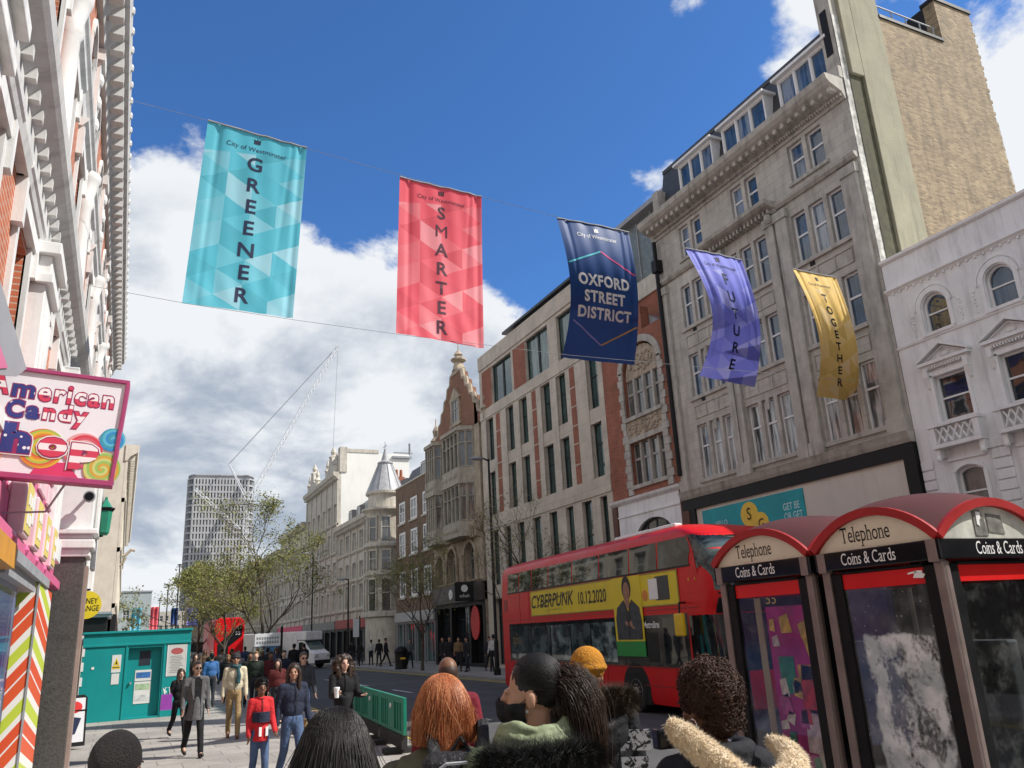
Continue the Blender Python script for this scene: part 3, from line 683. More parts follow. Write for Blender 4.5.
# ------------------------------------------------------------------ gabled ornate building
M_bay = mat('bay window stone', (.38, .34, .28), .8, var=.2, scale=3, dirt=.5, bump=.2)
M_signblack = mat('black shop sign', (.02, .02, .022), .35, var=.1)
M_wprint = mat('white print', (.75, .75, .74), .5, var=.04)
def gabled_building():
    Y1 = 50.05; Wd = 8.1
    r = thing('gabled_building', 'ornate red brick and brown stone building with a steep stepped gable and finial', 'building', (18, Y1, 0), RIGHT)
    L = lambda y: Y1-y
    arches = [(2.55, 4.0, 4.75, 6.75, .7), (5.4, 7.0, 4.75, 6.85, .75), (.6, 1.9, 4.75, 6.5, .6)]
    w = MB(); wall(w, 0, Wd, 4.55, 13.6, arches, .4); shell(w, 0, Wd, 0, 13.6, 9); w.build('wall', M_stone_b, r)
    for a in arches: win(r, *a[:4], .36, (.33, .66), (.6,), .06, .06, M_grey_frame, M_gl_grey, arch=a[4], name='arched_window')
    m = MB()
    for a, b, z0, z1, q in arches:
        c = (a+b)/2
        for k in range(12):
            t0, t1 = math.pi*k/12, math.pi*(k+1)/12; P = lambda t_, e: (c-((b-a)/2+e)*math.cos(t_), z1-q+(q+e)*math.sin(t_))
            m.prism([P(t0, 0), P(t0, .22), P(t1, .22), P(t1, 0)][::-1], -.12, .01)
        for x in (a-.18, b+.18): m.lathe([(.14, 4.7), (.11, 4.8), (.11, z1-q-.2), (.17, z1-q), (.17, z1-q+.1)], (x, -.08, 0), 8)
    cornice(m, 0, Wd, 7.3, [(.1, 0), (.3, .2), (.42, .45), (.45, .6)]); cornice(m, 0, Wd, 4.55, [(.1, 0), (.2, .12)])
    block_row(m, .1, Wd-.1, 20, .14, -.34, 0, 7.05, 7.45); m.build('arcade_mouldings', M_stone_b, r, smooth=True)
    # two canted bays, two storeys each
    for a, b in ((.35, 3.0), (3.55, 7.2)):
        for z0, z1 in ((8.0, 10.2), (11.15, 13.4)):
            q = .55; p = .75; pts = [(a, 0), (a+q, -p), (b-q, -p), (b, 0)]
            f = MB(); base = MB()
            base.prism([(a-.08, .02), (a+q-.05, -p-.1), (b-q+.05, -p-.1), (b+.08, .02)], z0-.85, z0, 'z'); lid = MB(); lid.prism([(a-.1, .02), (a+q-.07, -p-.14), (b-q+.07, -p-.14), (b+.1, .02)], z1, z1+.22, 'z')
            for i in range(9): base.ell((a+q+.1+(b-a-2*q-.2)*i/8, -p-.1, z0-.42), (.12, .07, .16), 6, 5)
            bo = base.build('canted_bay', M_bay, r); lid.build('bay_cornice', M_bay, bo)
            segs = [(pts[0], pts[1], 2), (pts[1], pts[2], 4), (pts[2], pts[3], 2)]
            gl = MB()
            for k_, ((u, v), (u2, v2), n) in enumerate(segs):
                gl.quad((u, v+.06, z0), (u2, v2+.06, z0), (u2, v2+.06, z1), (u, v+.06, z1))
                for i in range(1 if k_ else 0, n+1):
                    x, y = u+(u2-u)*i/n, v+(v2-v)*i/n; f.box(x-.05, x+.05, y-.05, y+.07, z0, z1)
                for z in (z0+.04, z0+(z1-z0)*.66, z1-.05): f.tube([(u, v, z), (u2, v2, z)], .055, 4)
            f.build('mullions', M_bay, bo); gl.build('pane', M_gl_grey, bo)
    # gable
    gx = L(45.4); P = [(L(49.4), 13.6)]
    n = 6
    for i in range(n):
        x = L(49.4)+(gx-.45-L(49.4))*(i+1)/n; z0 = 13.6+4.1*i/n; z1 = 13.6+4.1*(i+1)/n
        P += [(L(49.4)+(gx-.45-L(49.4))*(i+.25)/n, z1-.12), (x, z1)]
    Pr = [(2*gx-u, v) for u, v in P][::-1]
    m = MB(); m.prism(P+Pr, 0, .5); m.build('gable', brick('brown red brick', (.27, .105, .055), (.19, .07, .038), (.26, .18, .12), .225, .075, .009, dirt=.45), r)
    m = MB()
    for s in (P, Pr): m.tube([(u, .1, v+.08) for u, v in s], .16, 6)
    m.box(gx-.9, gx+.9, -.14, .05, 14.2, 14.4); m.box(gx-.75, gx-.55, -.12, .05, 14.4, 15.9); m.box(gx+.55, gx+.75, -.12, .05, 14.4, 15.9)
    m.prism([(gx-.95, 15.9), (gx+.95, 15.9), (gx, 16.7)], -.14, .05); m.box(gx-1.7, gx+1.7, -.5, .05, 13.62, 13.85)
    m.box(gx-.45, gx+.45, -.05, .55, 17.6, 18.0)
    for x, z in ((L(49.75), 14.3), (2*gx-L(49.75), 14.3)): m.lathe([(.3, 13.6), (.3, 14.1), (.42, 14.2), (.18, 14.5), (.26, 14.9), (.05, 15.3), (.03, 15.8)], (x, .2, 0), 8)
    m.lathe([(.4, 17.9), (.34, 18.2), (.28, 18.4), (.5, 18.55), (.5, 18.65), (.2, 18.8), (.3, 18.95), (.12, 19.2), (.03, 19.3), (.025, 19.95)], (gx, .25, 0), 10)
    m.build('gable_mouldings', M_stone_b, r, smooth=True)
    win(r, gx-.5, gx+.5, 14.4, 15.9, .0-.06, (.5,), (.6,), .07, .06, M_grey_frame, M_gl_grey, name='gable_window')
    m = MB(); m.prism([(Wd-.6, 13.6), (Wd-.6, 15.0), (Wd-.1, 15.0), (Wd-.1, 13.6)][::-1], 0, .5); m.prism([(.5, 13.6), (8, 17.4), (8.9, 17.4), (8.9, 13.6)][::-1], .3, Wd-.1, 'x'); m.build('roof', mat('clay roof', (.34, .29, .20), .85, var=.2), r)
    # shop
    m = MB(); m.box(0, Wd, -.2, .3, 3.55, 4.54); fo = m.build('fascia', mat('charcoal fascia', (.07, .06, .055), .5), r)
    m = MB(); m.lathe([(0, 0), (.30, 0), (.30, .03), (0, .03)], (0, 0, 0), 20); m.build('round_logo', M_wprint, fo, loc=(3.35, -.20, 4.05), rot=(R(90), 0, 0))
    lettering('schuh', M_wprint, fo, (5.0, -.205, 4.05), .55)
    m = MB(); wall(m, 0, Wd, 0, 3.55, [(.4, 2.6, .2, 3.3), (2.9, 5.6, .05, 3.3), (5.9, 7.7, .2, 3.3)], .5, -.02); m.build('shopfront', M_black, r)
    for a, b in ((.4, 2.6), (2.9, 5.6), (5.9, 7.7)): win(r, a, b, .1, 3.3, .45, (.5,), (.78,), .05, .05, M_dark_frame, M_gl_dark, name='shop_window')
    m = MB(); m.lathe([(0, 0), (.62, 0), (.62, .05), (0, .05)], (0, 0, 0), 20, sy=1.5); m.build('red_window_disc', mat('red window print', (.55, .03, .03), .5), r, loc=(6.7, -.03, 2.35), rot=(R(90), 0, 0))
gabled_building()
def projecting_sign():
    t = thing('hanging_sign', 'black square sign with a white round mark projecting from the gabled building shopfront', 'sign', (17.75, 43.0, 4.05))
    m = MB(); m.box(-1.15, 0, -.08, .08, -.52, .52); b = m.build('board', M_signblack, t, bevel=.02)
    m = MB(); m.tube([(-.1, 0, .5), (.25, 0, .5)], .04, 6); m.build('bracket', M_black, t)
    m = MB(); m.lathe([(0, 0), (.2, 0), (.2, .012), (0, .012)], (0, 0, 0), 18); m.build('round_logo', M_wprint, b, loc=(-.58, -.082, .16), rot=(R(90), 0, 0))
    lettering('schuh', M_wprint, b, (-.58, -.084, -.24), .26)
projecting_sign()

# ------------------------------------------------------------------ brown brick building
def brown_building():
    Y1 = 58.35; Wd = 8.25; L = lambda y: Y1-y
    r = thing('brown_building', 'plain dark brown brick building with white sash windows and slate dormers', 'building', (18, Y1, 0), RIGHT)
    cols = [(57.55, 56.1), (54.9, 53.4), (52.2, 50.68)]; rows = [(9.65, 11.22), (7.25, 9.0), (4.4, 6.22)]
    hs = [(L(a), L(b), z0, z1) for a, b in cols for z0, z1 in rows]
    w = MB(); wall(w, 0, Wd, 3.4, 12.35, hs, .16); shell(w, 0, Wd, 0, 12.35, 9); w.build('wall', M_brick_b, r)
    for h in hs: win(r, *h, .06, (.5,), (.5,), .16, .07, M_white_frame, M_gl_grey)
    m = MB()
    for h in hs: MB().box(h[0]-.1, h[1]+.1, -.1, .02, h[2]-.12, h[2]).build('sill', M_stone_p, r)
    m.box(-.02, Wd+.02, -.06, .3, 12.352, 12.46); m.build('coping', M_stone_p, r)
    m = MB(); m.prism([(.5, 12.3), (1.3, 13.9), (8.9, 13.9), (8.9, 12.3)][::-1], .1, Wd-.1, 'x'); m.build('roof', M_slate, r)
    for a, b in ((53.55, 51.7), (51.2, 49.9)):
        d = MB(); d.box(L(a)+.1, L(a)+1.45, .35, 1.6, 12.35, 13.55); do = d.build('dormer', M_slate, r); win(do, L(a)+.25, L(a)+1.3, 12.5, 13.42, .33, (.5,), (), .06, .05, M_white_frame, M_gl_grey)
    m = MB(); m.box(0, Wd, -.15, .3, 2.75, 3.38); m.build('fascia', mat('pale fascia', (.38, .38, .37), .6, dirt=.2), r)
    m = MB(); wall(m, 0, Wd, 0, 2.75, [(.3+i*2, 2.1+i*2, .12, 2.6) for i in range(4)], .2, -.02); m.build('shopfront', mat('shopfront grey', (.2, .21, .21), .5), r)
    for i in range(4): win(r, .3+i*2, 2.1+i*2, .12, 2.6, .15, (.5,), (), .05, .05, M_lead, M_gl_teal, name='shop_window')
brown_building()

# ------------------------------------------------------------------ generic stone fronts further along
def stone_front(name, label, Y0, Y1, H, rows, n, m_wall, m_trim, pane, side=None, X=18, turn=RIGHT, arch=0., D=10, ww=.5, shop=3.4, roof=True, fascia=None, group=None):
    """rows = [(z0, z1)...]; n window columns between Y0 (near) and Y1 (far)"""
    Wd = Y1-Y0
    r = thing(name, label, 'building', (X, Y1 if turn == RIGHT else Y0, 0), turn, group)
    bw = Wd/n; hs = []
    for i in range(n):
        for z0, z1 in rows: hs.append((bw*(i+.5)-bw*ww/2, bw*(i+.5)+bw*ww/2, z0, z1) + ((arch,) if arch else ()))
    w = MB(); wall(w, 0, Wd, shop, H, hs, .3); shell(w, 0, Wd, 0, H, D); w.build('wall', m_wall, r)
    for h in hs: win(r, *h[:4], .24, (.5,), (.55,), .07, .05, M_white_frame if pane != M_gl_teal else M_dark_frame, pane, arch=h[4] if arch else 0, name='arched_window' if arch else 'window')
    m = MB()
    for z0, z1 in rows: cornice(m, 0, Wd, z0-.35, [(.08, 0), (.18, .1), (.2, .2)])
    cornice(m, -.05, Wd+.05, H-.75, [(.08, 0), (.2, .2), (.5, .4), (.55, .75)]); block_row(m, 0, Wd, int(Wd*2.4), .14, -.4, 0, H-.72, H-.48)
    for i in range(n+1): m.box(max(0, bw*i-.16), min(Wd, bw*i+.16), -.12, .01, shop, H-.8)
    m.build('mouldings', m_trim, r)
    m = MB(); m.box(0, Wd, -.2, .3, shop-.75, shop-.01); m.build('fascia', fascia or M_signblack, r)
    m = MB(); k = max(2, int(Wd/2.4)); wall(m, 0, Wd, 0, shop-.75, [(Wd*(i+.08)/k, Wd*(i+.92)/k, .15, shop-.95) for i in range(k)], .25, -.02); m.build('shopfront', M_black, r)
    for i in range(k): win(r, Wd*(i+.08)/k, Wd*(i+.92)/k, .15, shop-.95, .2, (.5,), (), .06, .05, M_dark_frame, M_gl_dark, name='shop_window')
    return r
def turret_building():
    r = stone_front('corner_building', 'pale stone corner building with a round turret and lead cone roof', 62.4, 76.8, 11.8, [(4.3, 6.2), (6.75, 8.1), (9.2, 10.7)], 6, M_stone_p, M_stone_p, M_gl_grey, fascia=mat('dull red fascia', (.30, .06, .05), .6, var=.3))
    # everything below in local coordinates of the facade: x = 76.8 - Y, y = X - 18
    cx, cy = 76.8-61.95, .25
    m = MB(); m.lathe([(1.55, 0), (1.55, 3.2), (1.75, 3.3), (1.75, 3.6), (1.5, 3.7), (1.5, 6.2), (1.68, 6.35), (1.68, 6.5), (1.45, 6.6), (1.45, 8.3), (1.7, 8.5), (1.7, 8.7), (1.45, 8.8), (1.45, 10.9), (1.55, 11.1), (1.85, 11.3), (1.85, 11.45), (1.35, 11.5), (1.35, 12.5), (1.55, 12.6), (1.55, 12.8), (0, 12.8)], (cx, cy, 0), 28)
    tu = m.build('turret', M_stone_p, r, smooth=True, sharp=30)
    m = MB(); m.lathe([(1.5, 12.8), (1.42, 12.95), (.55, 15.1), (.62, 15.15), (.62, 15.25), (.34, 15.4), (.10, 16.25), (.10, 16.35), (.03, 16.4), (.03, 17.0)], (cx, cy, 0), 20)
    for k in range(10): a = 2*math.pi*k/10; m.tube([(cx+1.45*math.cos(a), cy+1.45*math.sin(a), 12.9), (cx+.57*math.cos(a), cy+.57*math.sin(a), 15.1)], .035, 4)
    m.tube([(cx-.5, cy, 16.6), (cx+.5, cy, 16.6)], .03, 5); m.build('cone_roof', mat('lead cone', (.36, .36, .37), .45, var=.2, scale=3), tu, smooth=True)
    for z0, z1, rr in ((3.75, 6.0, 1.5), (6.75, 8.15, 1.45), (8.95, 10.7, 1.45)):
        for k in range(5):
            a = R(-175+k*40); px, py = cx+(rr+.01)*math.cos(a), cy+(rr+.01)*math.sin(a)
            f = MB(); f.box(-.34, .34, -.06, .02, 0, z1-z0); fo = f.build('turret_window', M_gl_grey, tu, loc=(px, py, z0), rot=(0, 0, a+R(90)))
            f = MB(); f.box(-.38, -.30, -.1, .03, 0, z1-z0); f.box(.30, .38, -.1, .03, 0, z1-z0); f.box(-.3, .3, -.09, .0, (z1-z0)*.55, (z1-z0)*.55+.06); f.box(-.4, .4, -.12, .03, z1-z0, z1-z0+.1); f.build('frame', M_stone_p, fo)
    m = MB(); m.lathe([(.60, 0), (.60, .1), (0, .1)], (0, 0, 0), 16)
    # lit return wall along the side street
    w = MB(); hs = [(1.5+i*2.2, 2.5+i*2.2, z0, z1) for i in range(4) for z0, z1 in ((4.3, 6.2), (6.75, 8.1), (9.2, 10.7))]
    so_ = MB(); wall(so_, 0, 11, 0, 11.8, hs, .25); e = so_.build('side_wall', M_stone_p, r, loc=(15.0, .6, 0), rot=(0, 0, R(90)))
    for h in hs: win(e, *h, .2, (.5,), (.5,), .06, .05, M_white_frame, M_gl_grey)
    m = MB(); m.prism([(.6, 11.8), (2.2, 14.2), (9.9, 14.2), (9.9, 11.8)][::-1], .2, 14.2, 'x'); m.build('roof', M_slate, r)
    for i in range(4):
        d = MB(); d.box(2+i*3, 3.3+i*3, .5, 1.8, 11.8, 13.2); do = d.build('dormer', M_slate, r); win(do, 2.15+i*3, 3.15+i*3, 12, 13.05, .48, (.5,), (), .06, .05, M_white_frame, M_gl_grey)
    m = MB(); m.box(8.6, 9.5, 2, 3.6, 13.4, 15.2); m.box(12.6, 13.4, 4, 7, 12.5, 15.5)
    for i in range(4): m.lathe([(.16, 15.2), (.12, 15.9)], (9.05, 2.2+i*.4, 0), 8)
    m.build('chimney', mat('red chimney brick', (.32, .12, .07), .85), r)
    m = MB(); m.box(13.0, 14.4, -.5, -.45, .1, 2.7); m.build('shutter', mat('blue grey shutter', (.05, .06, .08), .5), r)
turret_building()
def white_flank_building():
    r = stone_front('tall_building', 'tall pale stone building with pinnacled gables and a blank sunlit white side wall', 77.0, 92.0, 17.4, [(4.3, 6.0), (7.0, 8.8), (9.8, 11.6), (12.6, 14.4)], 6, M_stone_p, M_stone_p, M_gl_grey)
    m = MB(); m.box(14.96, 15.01, .25, 7.2, 0, 19.4); m.build('white_side_wall', mat('white painted render', (.80, .79, .75), .7, var=.04, scale=.6, dirt=.1), r)
    m = MB(); m.box(11.5, 15.0, .3, 7.0, 17.4, 19.4); m.box(14.2, 15.1, .1, .8, 17.4, 19.9); m.box(14.9, 15.06, 0.1, 4, 19.4, 19.75); m.build('attic', M_stone_p, r)
    m = MB(); m.box(14.6, 15.2, 5.4, 7.4, 19.0, 19.2); m.tube([(14.9, 7.3, 19.4), (14.9, 7.3, 20.6)], .12, 6); m.tube([(14.9, 5.6, 19.6), (14.9, 7.6, 19.6)], .07, 6); m.build('roof_pipe', M_lead, r)
    for c in (2.8, 11.8):
        m = MB(); m.prism([(c-2, 17.4), (c+2, 17.4), (c+1.6, 18.2), (c+.9, 18.5), (c+.6, 19.4), (c-.6, 19.4), (c-.9, 18.5), (c-1.6, 18.2)], -.1, .6)
        for x in (c-2, c+2): m.lathe([(.28, 17.2), (.28, 18.3), (.4, 18.4), (.15, 18.7), (.22, 19.0), (.03, 19.6)], (x, .1, 0), 8)
        m.lathe([(.35, 19.3), (.5, 19.5), (.2, 19.7), (.3, 20.0), (.04, 20.6)], (c, .2, 0), 8)
        m.build('gable', M_stone_p, r)
white_flank_building()
stone_front('far_building', 'pale stone shop building with pink lit signs beyond the tall white flanked building', 92.2, 108, 14.6, [(4.2, 6.0), (7, 9), (10, 12)], 6, M_stone_p, M_stone_p, M_gl_grey, fascia=mat('pink fascia', (.55, .06, .12), .6))
stone_front('far_building', 'narrow stone bay windowed building partly behind the leafy tree', 108.2, 128, 13.2, [(4.2, 6.0), (7, 9), (10, 11.8)], 8, M_stone_b, M_stone_p, M_gl_grey)
stone_front('far_building', 'long low brown stone terrace hidden behind the leafy trees', 128.4, 190, 13.6, [(4.2, 6.0), (7, 9), (10, 11.8)], 20, M_stone_p, M_stone_b, M_gl_grey)
stone_front('far_building', 'dark stone block under the office tower past the long terrace', 191, 285, 15, [(4.2, 6.0), (7, 9), (10, 11.8)], 24, M_stone_b, M_stone_b, M_gl_grey)

# ------------------------------------------------------------------ office tower
def tower():
    t = thing('office_tower', 'tall slim office tower of white concrete grid far down the street', 'tower', (28.7, 306, 0), R(-4))
    M_c = mat('white concrete grid', (.40, .40, .41), .8, var=.08, scale=.2, dirt=.15)
    wx, dy = 11.2, 5.5
    # convex ends: footprint polygon, six front columns bays etc.
    fp = [(-wx, -dy*.35), (-wx+.9, -dy*.8), (-wx+2.2, -dy), (wx-2.2, -dy), (wx-.9, -dy*.8), (wx, -dy*.35), (wx, dy*.35), (wx-2.2, dy), (-wx+2.2, dy), (-wx, dy*.35)]
    m = MB(); m.prism([(x*.985, y*.97) for x, y in fp], 0, 58.2, 'z'); m.build('core', mat('tower glass', (.07, .085, .10), .12, var=.15, scale=.4), t)
    m = MB(); m.prism([(x*1.02, y*1.03) for x, y in fp], 58.0, 58.4, 'z'); m.prism([(x*.96, y*.9) for x, y in fp], 58.4, 59.4, 'z'); m.prism([(x*1.0, y) for x, y in fp], 59.4, 59.8, 'z'); m.build('crown', M_c, t)
    nf = 24; fh = 57.6/nf
    for k in range(nf):
        m = MB(); m.prism([(x*1.012, y*1.062) for x, y in fp], .4+k*fh, .4+k*fh+.62, 'z'); m.build('floor_band', M_c, t)
    n = 18
    for i in range(n):
        x = -wx+2.2+(2*wx-4.4)*i/(n-1); m = MB(); m.prism([(x-.26, -dy-.32), (x+.26, -dy-.32), (x+.36, -dy), (x-.36, -dy)], .4, 58, 'z'); m.build('fin', M_c, t)
    for sg in (-1, 1):
        for q in range(4):
            a = R(35*q/1.0); x = sg*(wx-.1-.9*q/3*.4-(q*.5)); y = -dy*(.36+.18*q); m = MB(); m.box(x-.3, x+.3, y-.35, y+.1, .4, 58); m.build('fin', M_c, t)
tower()
def crane():
    t = thing('tower_crane', 'white lattice luffing crane rising in front of the office tower', 'crane', (36.0, 292, 0))
    M_cr = mat('crane paint', (.62, .63, .65), .5, var=.08)
    def lattice(m, a, b, w, n, rr):
        a, b = Vector(a), Vector(b); d = (b-a).normalized(); s1 = d.cross(Vector((0, 1, 0))).normalized()*w; s2 = d.cross(s1).normalized()*w
        for c in (s1+s2, s1-s2, -s1+s2, -s1-s2): m.tube([a+c, b+c], rr, 4)
        for i in range(n):
            p, q = a+(b-a)*i/n, a+(b-a)*(i+1)/n
            m.tube([p+s1+s2, q+s1-s2], rr*.6, 3); m.tube([p-s1-s2, q-s1+s2], rr*.6, 3); m.tube([p+s1-s2, q-s1-s2], rr*.6, 3); m.tube([p-s1+s2, q+s1+s2], rr*.6, 3)
    P = lambda x, y: (on_plane_y(x, y, 292)-Vector((36.0, 292, 0)))
    def on_plane_y(x, y, Y): v = pix_dir(x, y); return Vector((0, 0, CAM_H))+v*(Y/v.y)
    top = P(229, 464); tip = P(338, 346); foot = P(247, 503)
    m = MB(); lattice(m, (foot.x, 0, 0), foot, .75, 22, .10); m.build('mast', M_cr, t)
    m = MB(); lattice(m, foot, tip, .6, 30, .16); m.build('jib', M_cr, t)
    m = MB(); m.tube([foot, top], .22, 5); m.tube([P(252, 505), top], .18, 5); m.build('a_frame', M_cr, t)
    m = MB(); m.tube([top, tip], .15, 4); m.tube([top+Vector((0, .8, 0)), tip], .10, 4); m.build('pendant_line', M_lead, t)
    m = MB(); cb = P(222, 499); m.box(min(cb.x, foot.x), foot.x+1, -1, 1, foot.z-.6, foot.z+.5); m.box(cb.x, cb.x+2.4, -1.2, 1.2, foot.z-2.2, foot.z+.2); m.box(foot.x+.4, foot.x+2.2, -1, 1, foot.z-2.2, foot.z-.2); m.build('counter_jib', mat('crane machinery', (.25, .25, .27), .6), t)
    m = MB(); m.tube([tip, P(333, 452)], .07, 4); m.build('hoist_rope', M_lead, t)
    m = MB(); lattice(m, P(195, 489), P(240, 530), .4, 14, .10); m.build('lower_boom', M_cr, t)
crane()

# ------------------------------------------------------------------ left side: ornate white and red building
M_wst = mat('white painted stone', (.72, .715, .70), .6, var=.08, scale=2, dirt=.28, bump=.1, bscale=20)
M_gst = mat('grey moulded stone', (.58, .575, .56), .65, var=.1, scale=2, dirt=.35, bump=.12)
def left_building():
    r = thing('ornate_building', 'white and red brick building with heavy pilasters and cornices above the candy shop', 'building', (-1.3, .5, 0), LEFT)
    Wd = 36.0
    hs = []; bay = 2.25; n = 15
    for i in range(n):
        c = 1.4+i*2.4
        hs += [(c-.5, c+.5, 4.3, 6.2), (c-.5, c+.5, 8.0, 9.9), (c-.45, c+.45, 11.2, 12.7, .45)]
    w = MB(); wall(w, 0, Wd, 3.3, 13.9, hs, .3); shell(w, 0, Wd, 0, 13.9, 9); w.build('wall', M_brick_o, r)
    for i in range(n):
        c = 1.4+i*2.4
        win(r, c-.5, c+.5, 4.3, 6.2, .25, (), (.5,), .07, .05, M_white_frame, M_gl_dark); win(r, c-.5, c+.5, 8.0, 9.9, .25, (), (.5,), .07, .05, M_white_frame, M_gl_dark)
        win(r, c-.45, c+.45, 11.2, 12.7, .25, (), (.5,), .07, .05, M_white_frame, M_gl_dark, arch=.45, name='arched_window')
        # window surround of each storey
        for z0, z1 in ((4.3, 6.2), (8.0, 9.9)):
            m = MB()
            for s in (-1, 1): m.box(c+s*.5, c+s*.64, -.05, .02, z0-.1, z1+.1)
            m.box(c-.75, c+.75, -.10, .02, z0-.25, z0-.1); m.box(c-.7, c+.7, -.08, .02, z1+.1, z1+.3); cornice(m, c-.8, c+.8, z1+.3, [(.06, 0), (.14, .1), (.15, .16)])
            for s in (-1, 1): m.box(c+s*.62, c+s*.76, -.10, .02, z1-.2, z1+.3)
            m.build('window_surround', M_wst, r)
        m = MB()
        for s in (-1, 1): m.box(c+s*.45, c+s*.56, -.04, .02, 11.1, 12.3)
        m.box(c-.62, c+.62, -.08, .02, 10.98, 11.1)
        for k in range(8):
            a0, a1 = math.pi*k/8, math.pi*(k+1)/8; P = lambda a, q: (c-q*math.cos(a), 12.25+q*math.sin(a)); m.prism([P(a0, .45), P(a0, .56), P(a1, .56), P(a1, .45)][::-1], -.05, .02)
        m.build('window_surround', M_wst, r)
    # giant pilasters with stepped capitals, two tiers
    for i in range(n//2+1):
        x = .2+i*4.8
        m = MB(); m.box(x-.42, x+.42, -.20, .02, 3.35, 6.0); m.box(x-.30, x+.30, -.23, -.195, 3.7, 5.7); m.box(x-.48, x+.48, -.27, .02, 6.0, 6.12); m.box(x-.45, x+.45, -.24, .02, 6.12, 6.35); m.box(x-.52, x+.52, -.32, .02, 6.35, 6.5); m.box(x-.5, x+.5, -.28, .02, 3.35, 3.7)
        m.build('pilaster', M_wst, r, bevel=.012)
        m = MB(); m.lathe([(.24, 7.5), (.2, 7.6), (.17, 7.7), (.155, 9.7), (.2, 9.8), (.17, 9.95), (.24, 10.25), (.26, 10.3), (.26, 10.4)], (x, -.03, 0), 12); m.box(x-.30, x+.30, -.24, .02, 7.25, 7.5); m.build('column', M_wst, r, smooth=True)
        m = MB(); m.box(x-.2, x+.2, -.08, .02, 11.1, 13.0); m.box(x-.27, x+.27, -.14, .02, 12.8, 13.05)
        for q in range(3): m.ell((x, -.09, 11.5+q*.5), (.12, .06, .14), 8, 5)
        m.build('upper_pilaster', M_wst, r)
    m = MB(); cornice(m, 0, Wd, 6.5, [(.10, 0), (.13, .12), (.13, .36), (.20, .46), (.30, .56), (.34, .62), (.36, .75)]); block_row(m, 0, Wd, 110, .09, -.22, -.1, 6.84, 6.95); m.build('entablature', M_gst, r)
    m = MB(); cornice(m, 0, Wd, 10.4, [(.05, 0), (.06, .1), (.06, .3), (.10, .4), (.14, .46), (.15, .55)]); m.build('upper_entablature', M_gst, r)
    m = MB(); cornice(m, 0, Wd, 13.1, [(.1, 0), (.14, .15), (.2, .3), (.42, .5), (.50, .56), (.54, .8)]); m.build('roof_cornice', M_gst, r)
    m = MB(); m.box(-.1, .1, -.42, -.05, 13.32, 13.58); me_ = m.mesh('modillion', M_gst); m = MB(); m.ell((0, -.52, 13.9), (.07, .07, .10), 6, 4); mb_ = m.mesh('cornice_ball', M_gst)
    for i in range(72): obj('modillion', me_, r, (Wd*(i+.5)/72, 0, 0))
    for i in range(60): obj('cornice_ball', mb_, r, (.3+i*.6, 0, 0))
    # projecting oriel bays
    for x in ():
        m = MB(); m.lathe([(.1, 7.2), (.3, 7.35), (.40, 7.5), (.40, 10.2), (.46, 10.3), (.46, 10.42), (.2, 10.5), (0, 10.52)], (x+.2, 0, 0), 18); m.build('round_oriel', mat('pinkish white stucco', (.72, .64, .61), .6, var=.06, dirt=.15), r, smooth=True)
    # gable at the far end
    m = MB(); m.prism([(26, 13.9), (31, 13.9), (30.4, 15.2), (29.4, 15.7), (28.5, 17.0), (27.6, 15.7), (26.6, 15.2)], -.05, .5); m.build('gable', M_brick_o, r)
    # ground floor: shops
    m = MB(); m.box(0, 3.9, -.05, .3, 0, 3.3); m.box(16.4, Wd, -.05, .3, 2.7, 3.3); m.build('fascia', mat('white fascia', (.62, .62, .60), .5, dirt=.2), r)
    m = MB(); wall(m, 16.4, Wd, 0, 2.7, [(16.8+i*3, 19.2+i*3, .1, 2.5) for i in range(6)], .2); m.build('shopfront', M_black, r)
    for i in range(6): win(r, 16.8+i*3, 19.2+i*3, .1, 2.5, .15, (.5,), (), .05, .05, M_dark_frame, M_gl_dark, name='shop_window')
left_building()
def granite_pier():
    t = thing('granite_pier', 'dark granite pier with white moulded cap at the end of the candy shop', 'pier', (-.99, 16.8, 0))
    m = MB(); m.box(-.33, .30, -.26, .5, 0, 3.56); m.build('shaft', mat('dark granite', (.075, .07, .066), .35, var=.5, scale=40, spec=.5), t, bevel=.015)
    m = MB(); m.box(.302, .36, -.2, .3, 0, 3.4); m.build('edge_trim', mat('pinkish jamb', (.30, .22, .19), .6), t)
    m = MB()
    for z0, z1, e in ((3.56, 3.7, .04), (3.7, 3.86, .10), (3.86, 3.95, .06), (3.95, 4.05, .14)): m.box(-.33-e*.3, .33+e, -.28-e, .5, z0, z1)
    m.build('moulded_cap', M_wst, t, bevel=.02)
    m = MB(); m.box(-.33, .36, -.2, .5, 4.051, 6.0); m.box(.36, .44, .5, 1.0, 3.4, 5.6); m.build('upper_pier', M_wst, t, bevel=.02)
granite_pier()
def cctv():
    t = thing('security_camera', 'dark dome security camera on the white wall above the granite pier', 'camera', (-.72, 16.55, 4.62))
    m = MB(); m.tube([(-.05, .1, .02), (0, -.22, .02)], .03, 6); m.build('bracket', M_white_trim, t)
    m = MB(); m.tube([(0, -.12, 0), (0.01, -.40, -.03)], .10, 14); m.build('housing', M_lead, t, smooth=True); m = MB(); m.tube([(0.01, -.401, -.03), (.012, -.415, -.032)], .075, 14); m.build('lens', M_blackgloss, t)
cctv()
def wall_lantern():
    t = thing('wall_lantern', 'green glass lantern mounted on the white wall beyond the pier', 'lantern', (-.72, 27, 5.2))
    m = MB(); m.lathe([(.1, 0), (.16, .08), (.2, .7), (.24, .75), (.05, 1.05), (.03, 1.15)], (0, 0, 0), 6); m.build('glass_body', mat('green lantern glass', (.03, .22, .14), .2), t)
    m = MB(); m.tube([(0, 0, .0), (-.6, 0, -.1)], .04, 6); m.lathe([(.22, .72), (.26, .78), (.26, .82)], (0, 0, 0), 6); m.build('bracket', M_black, t)
wall_lantern()
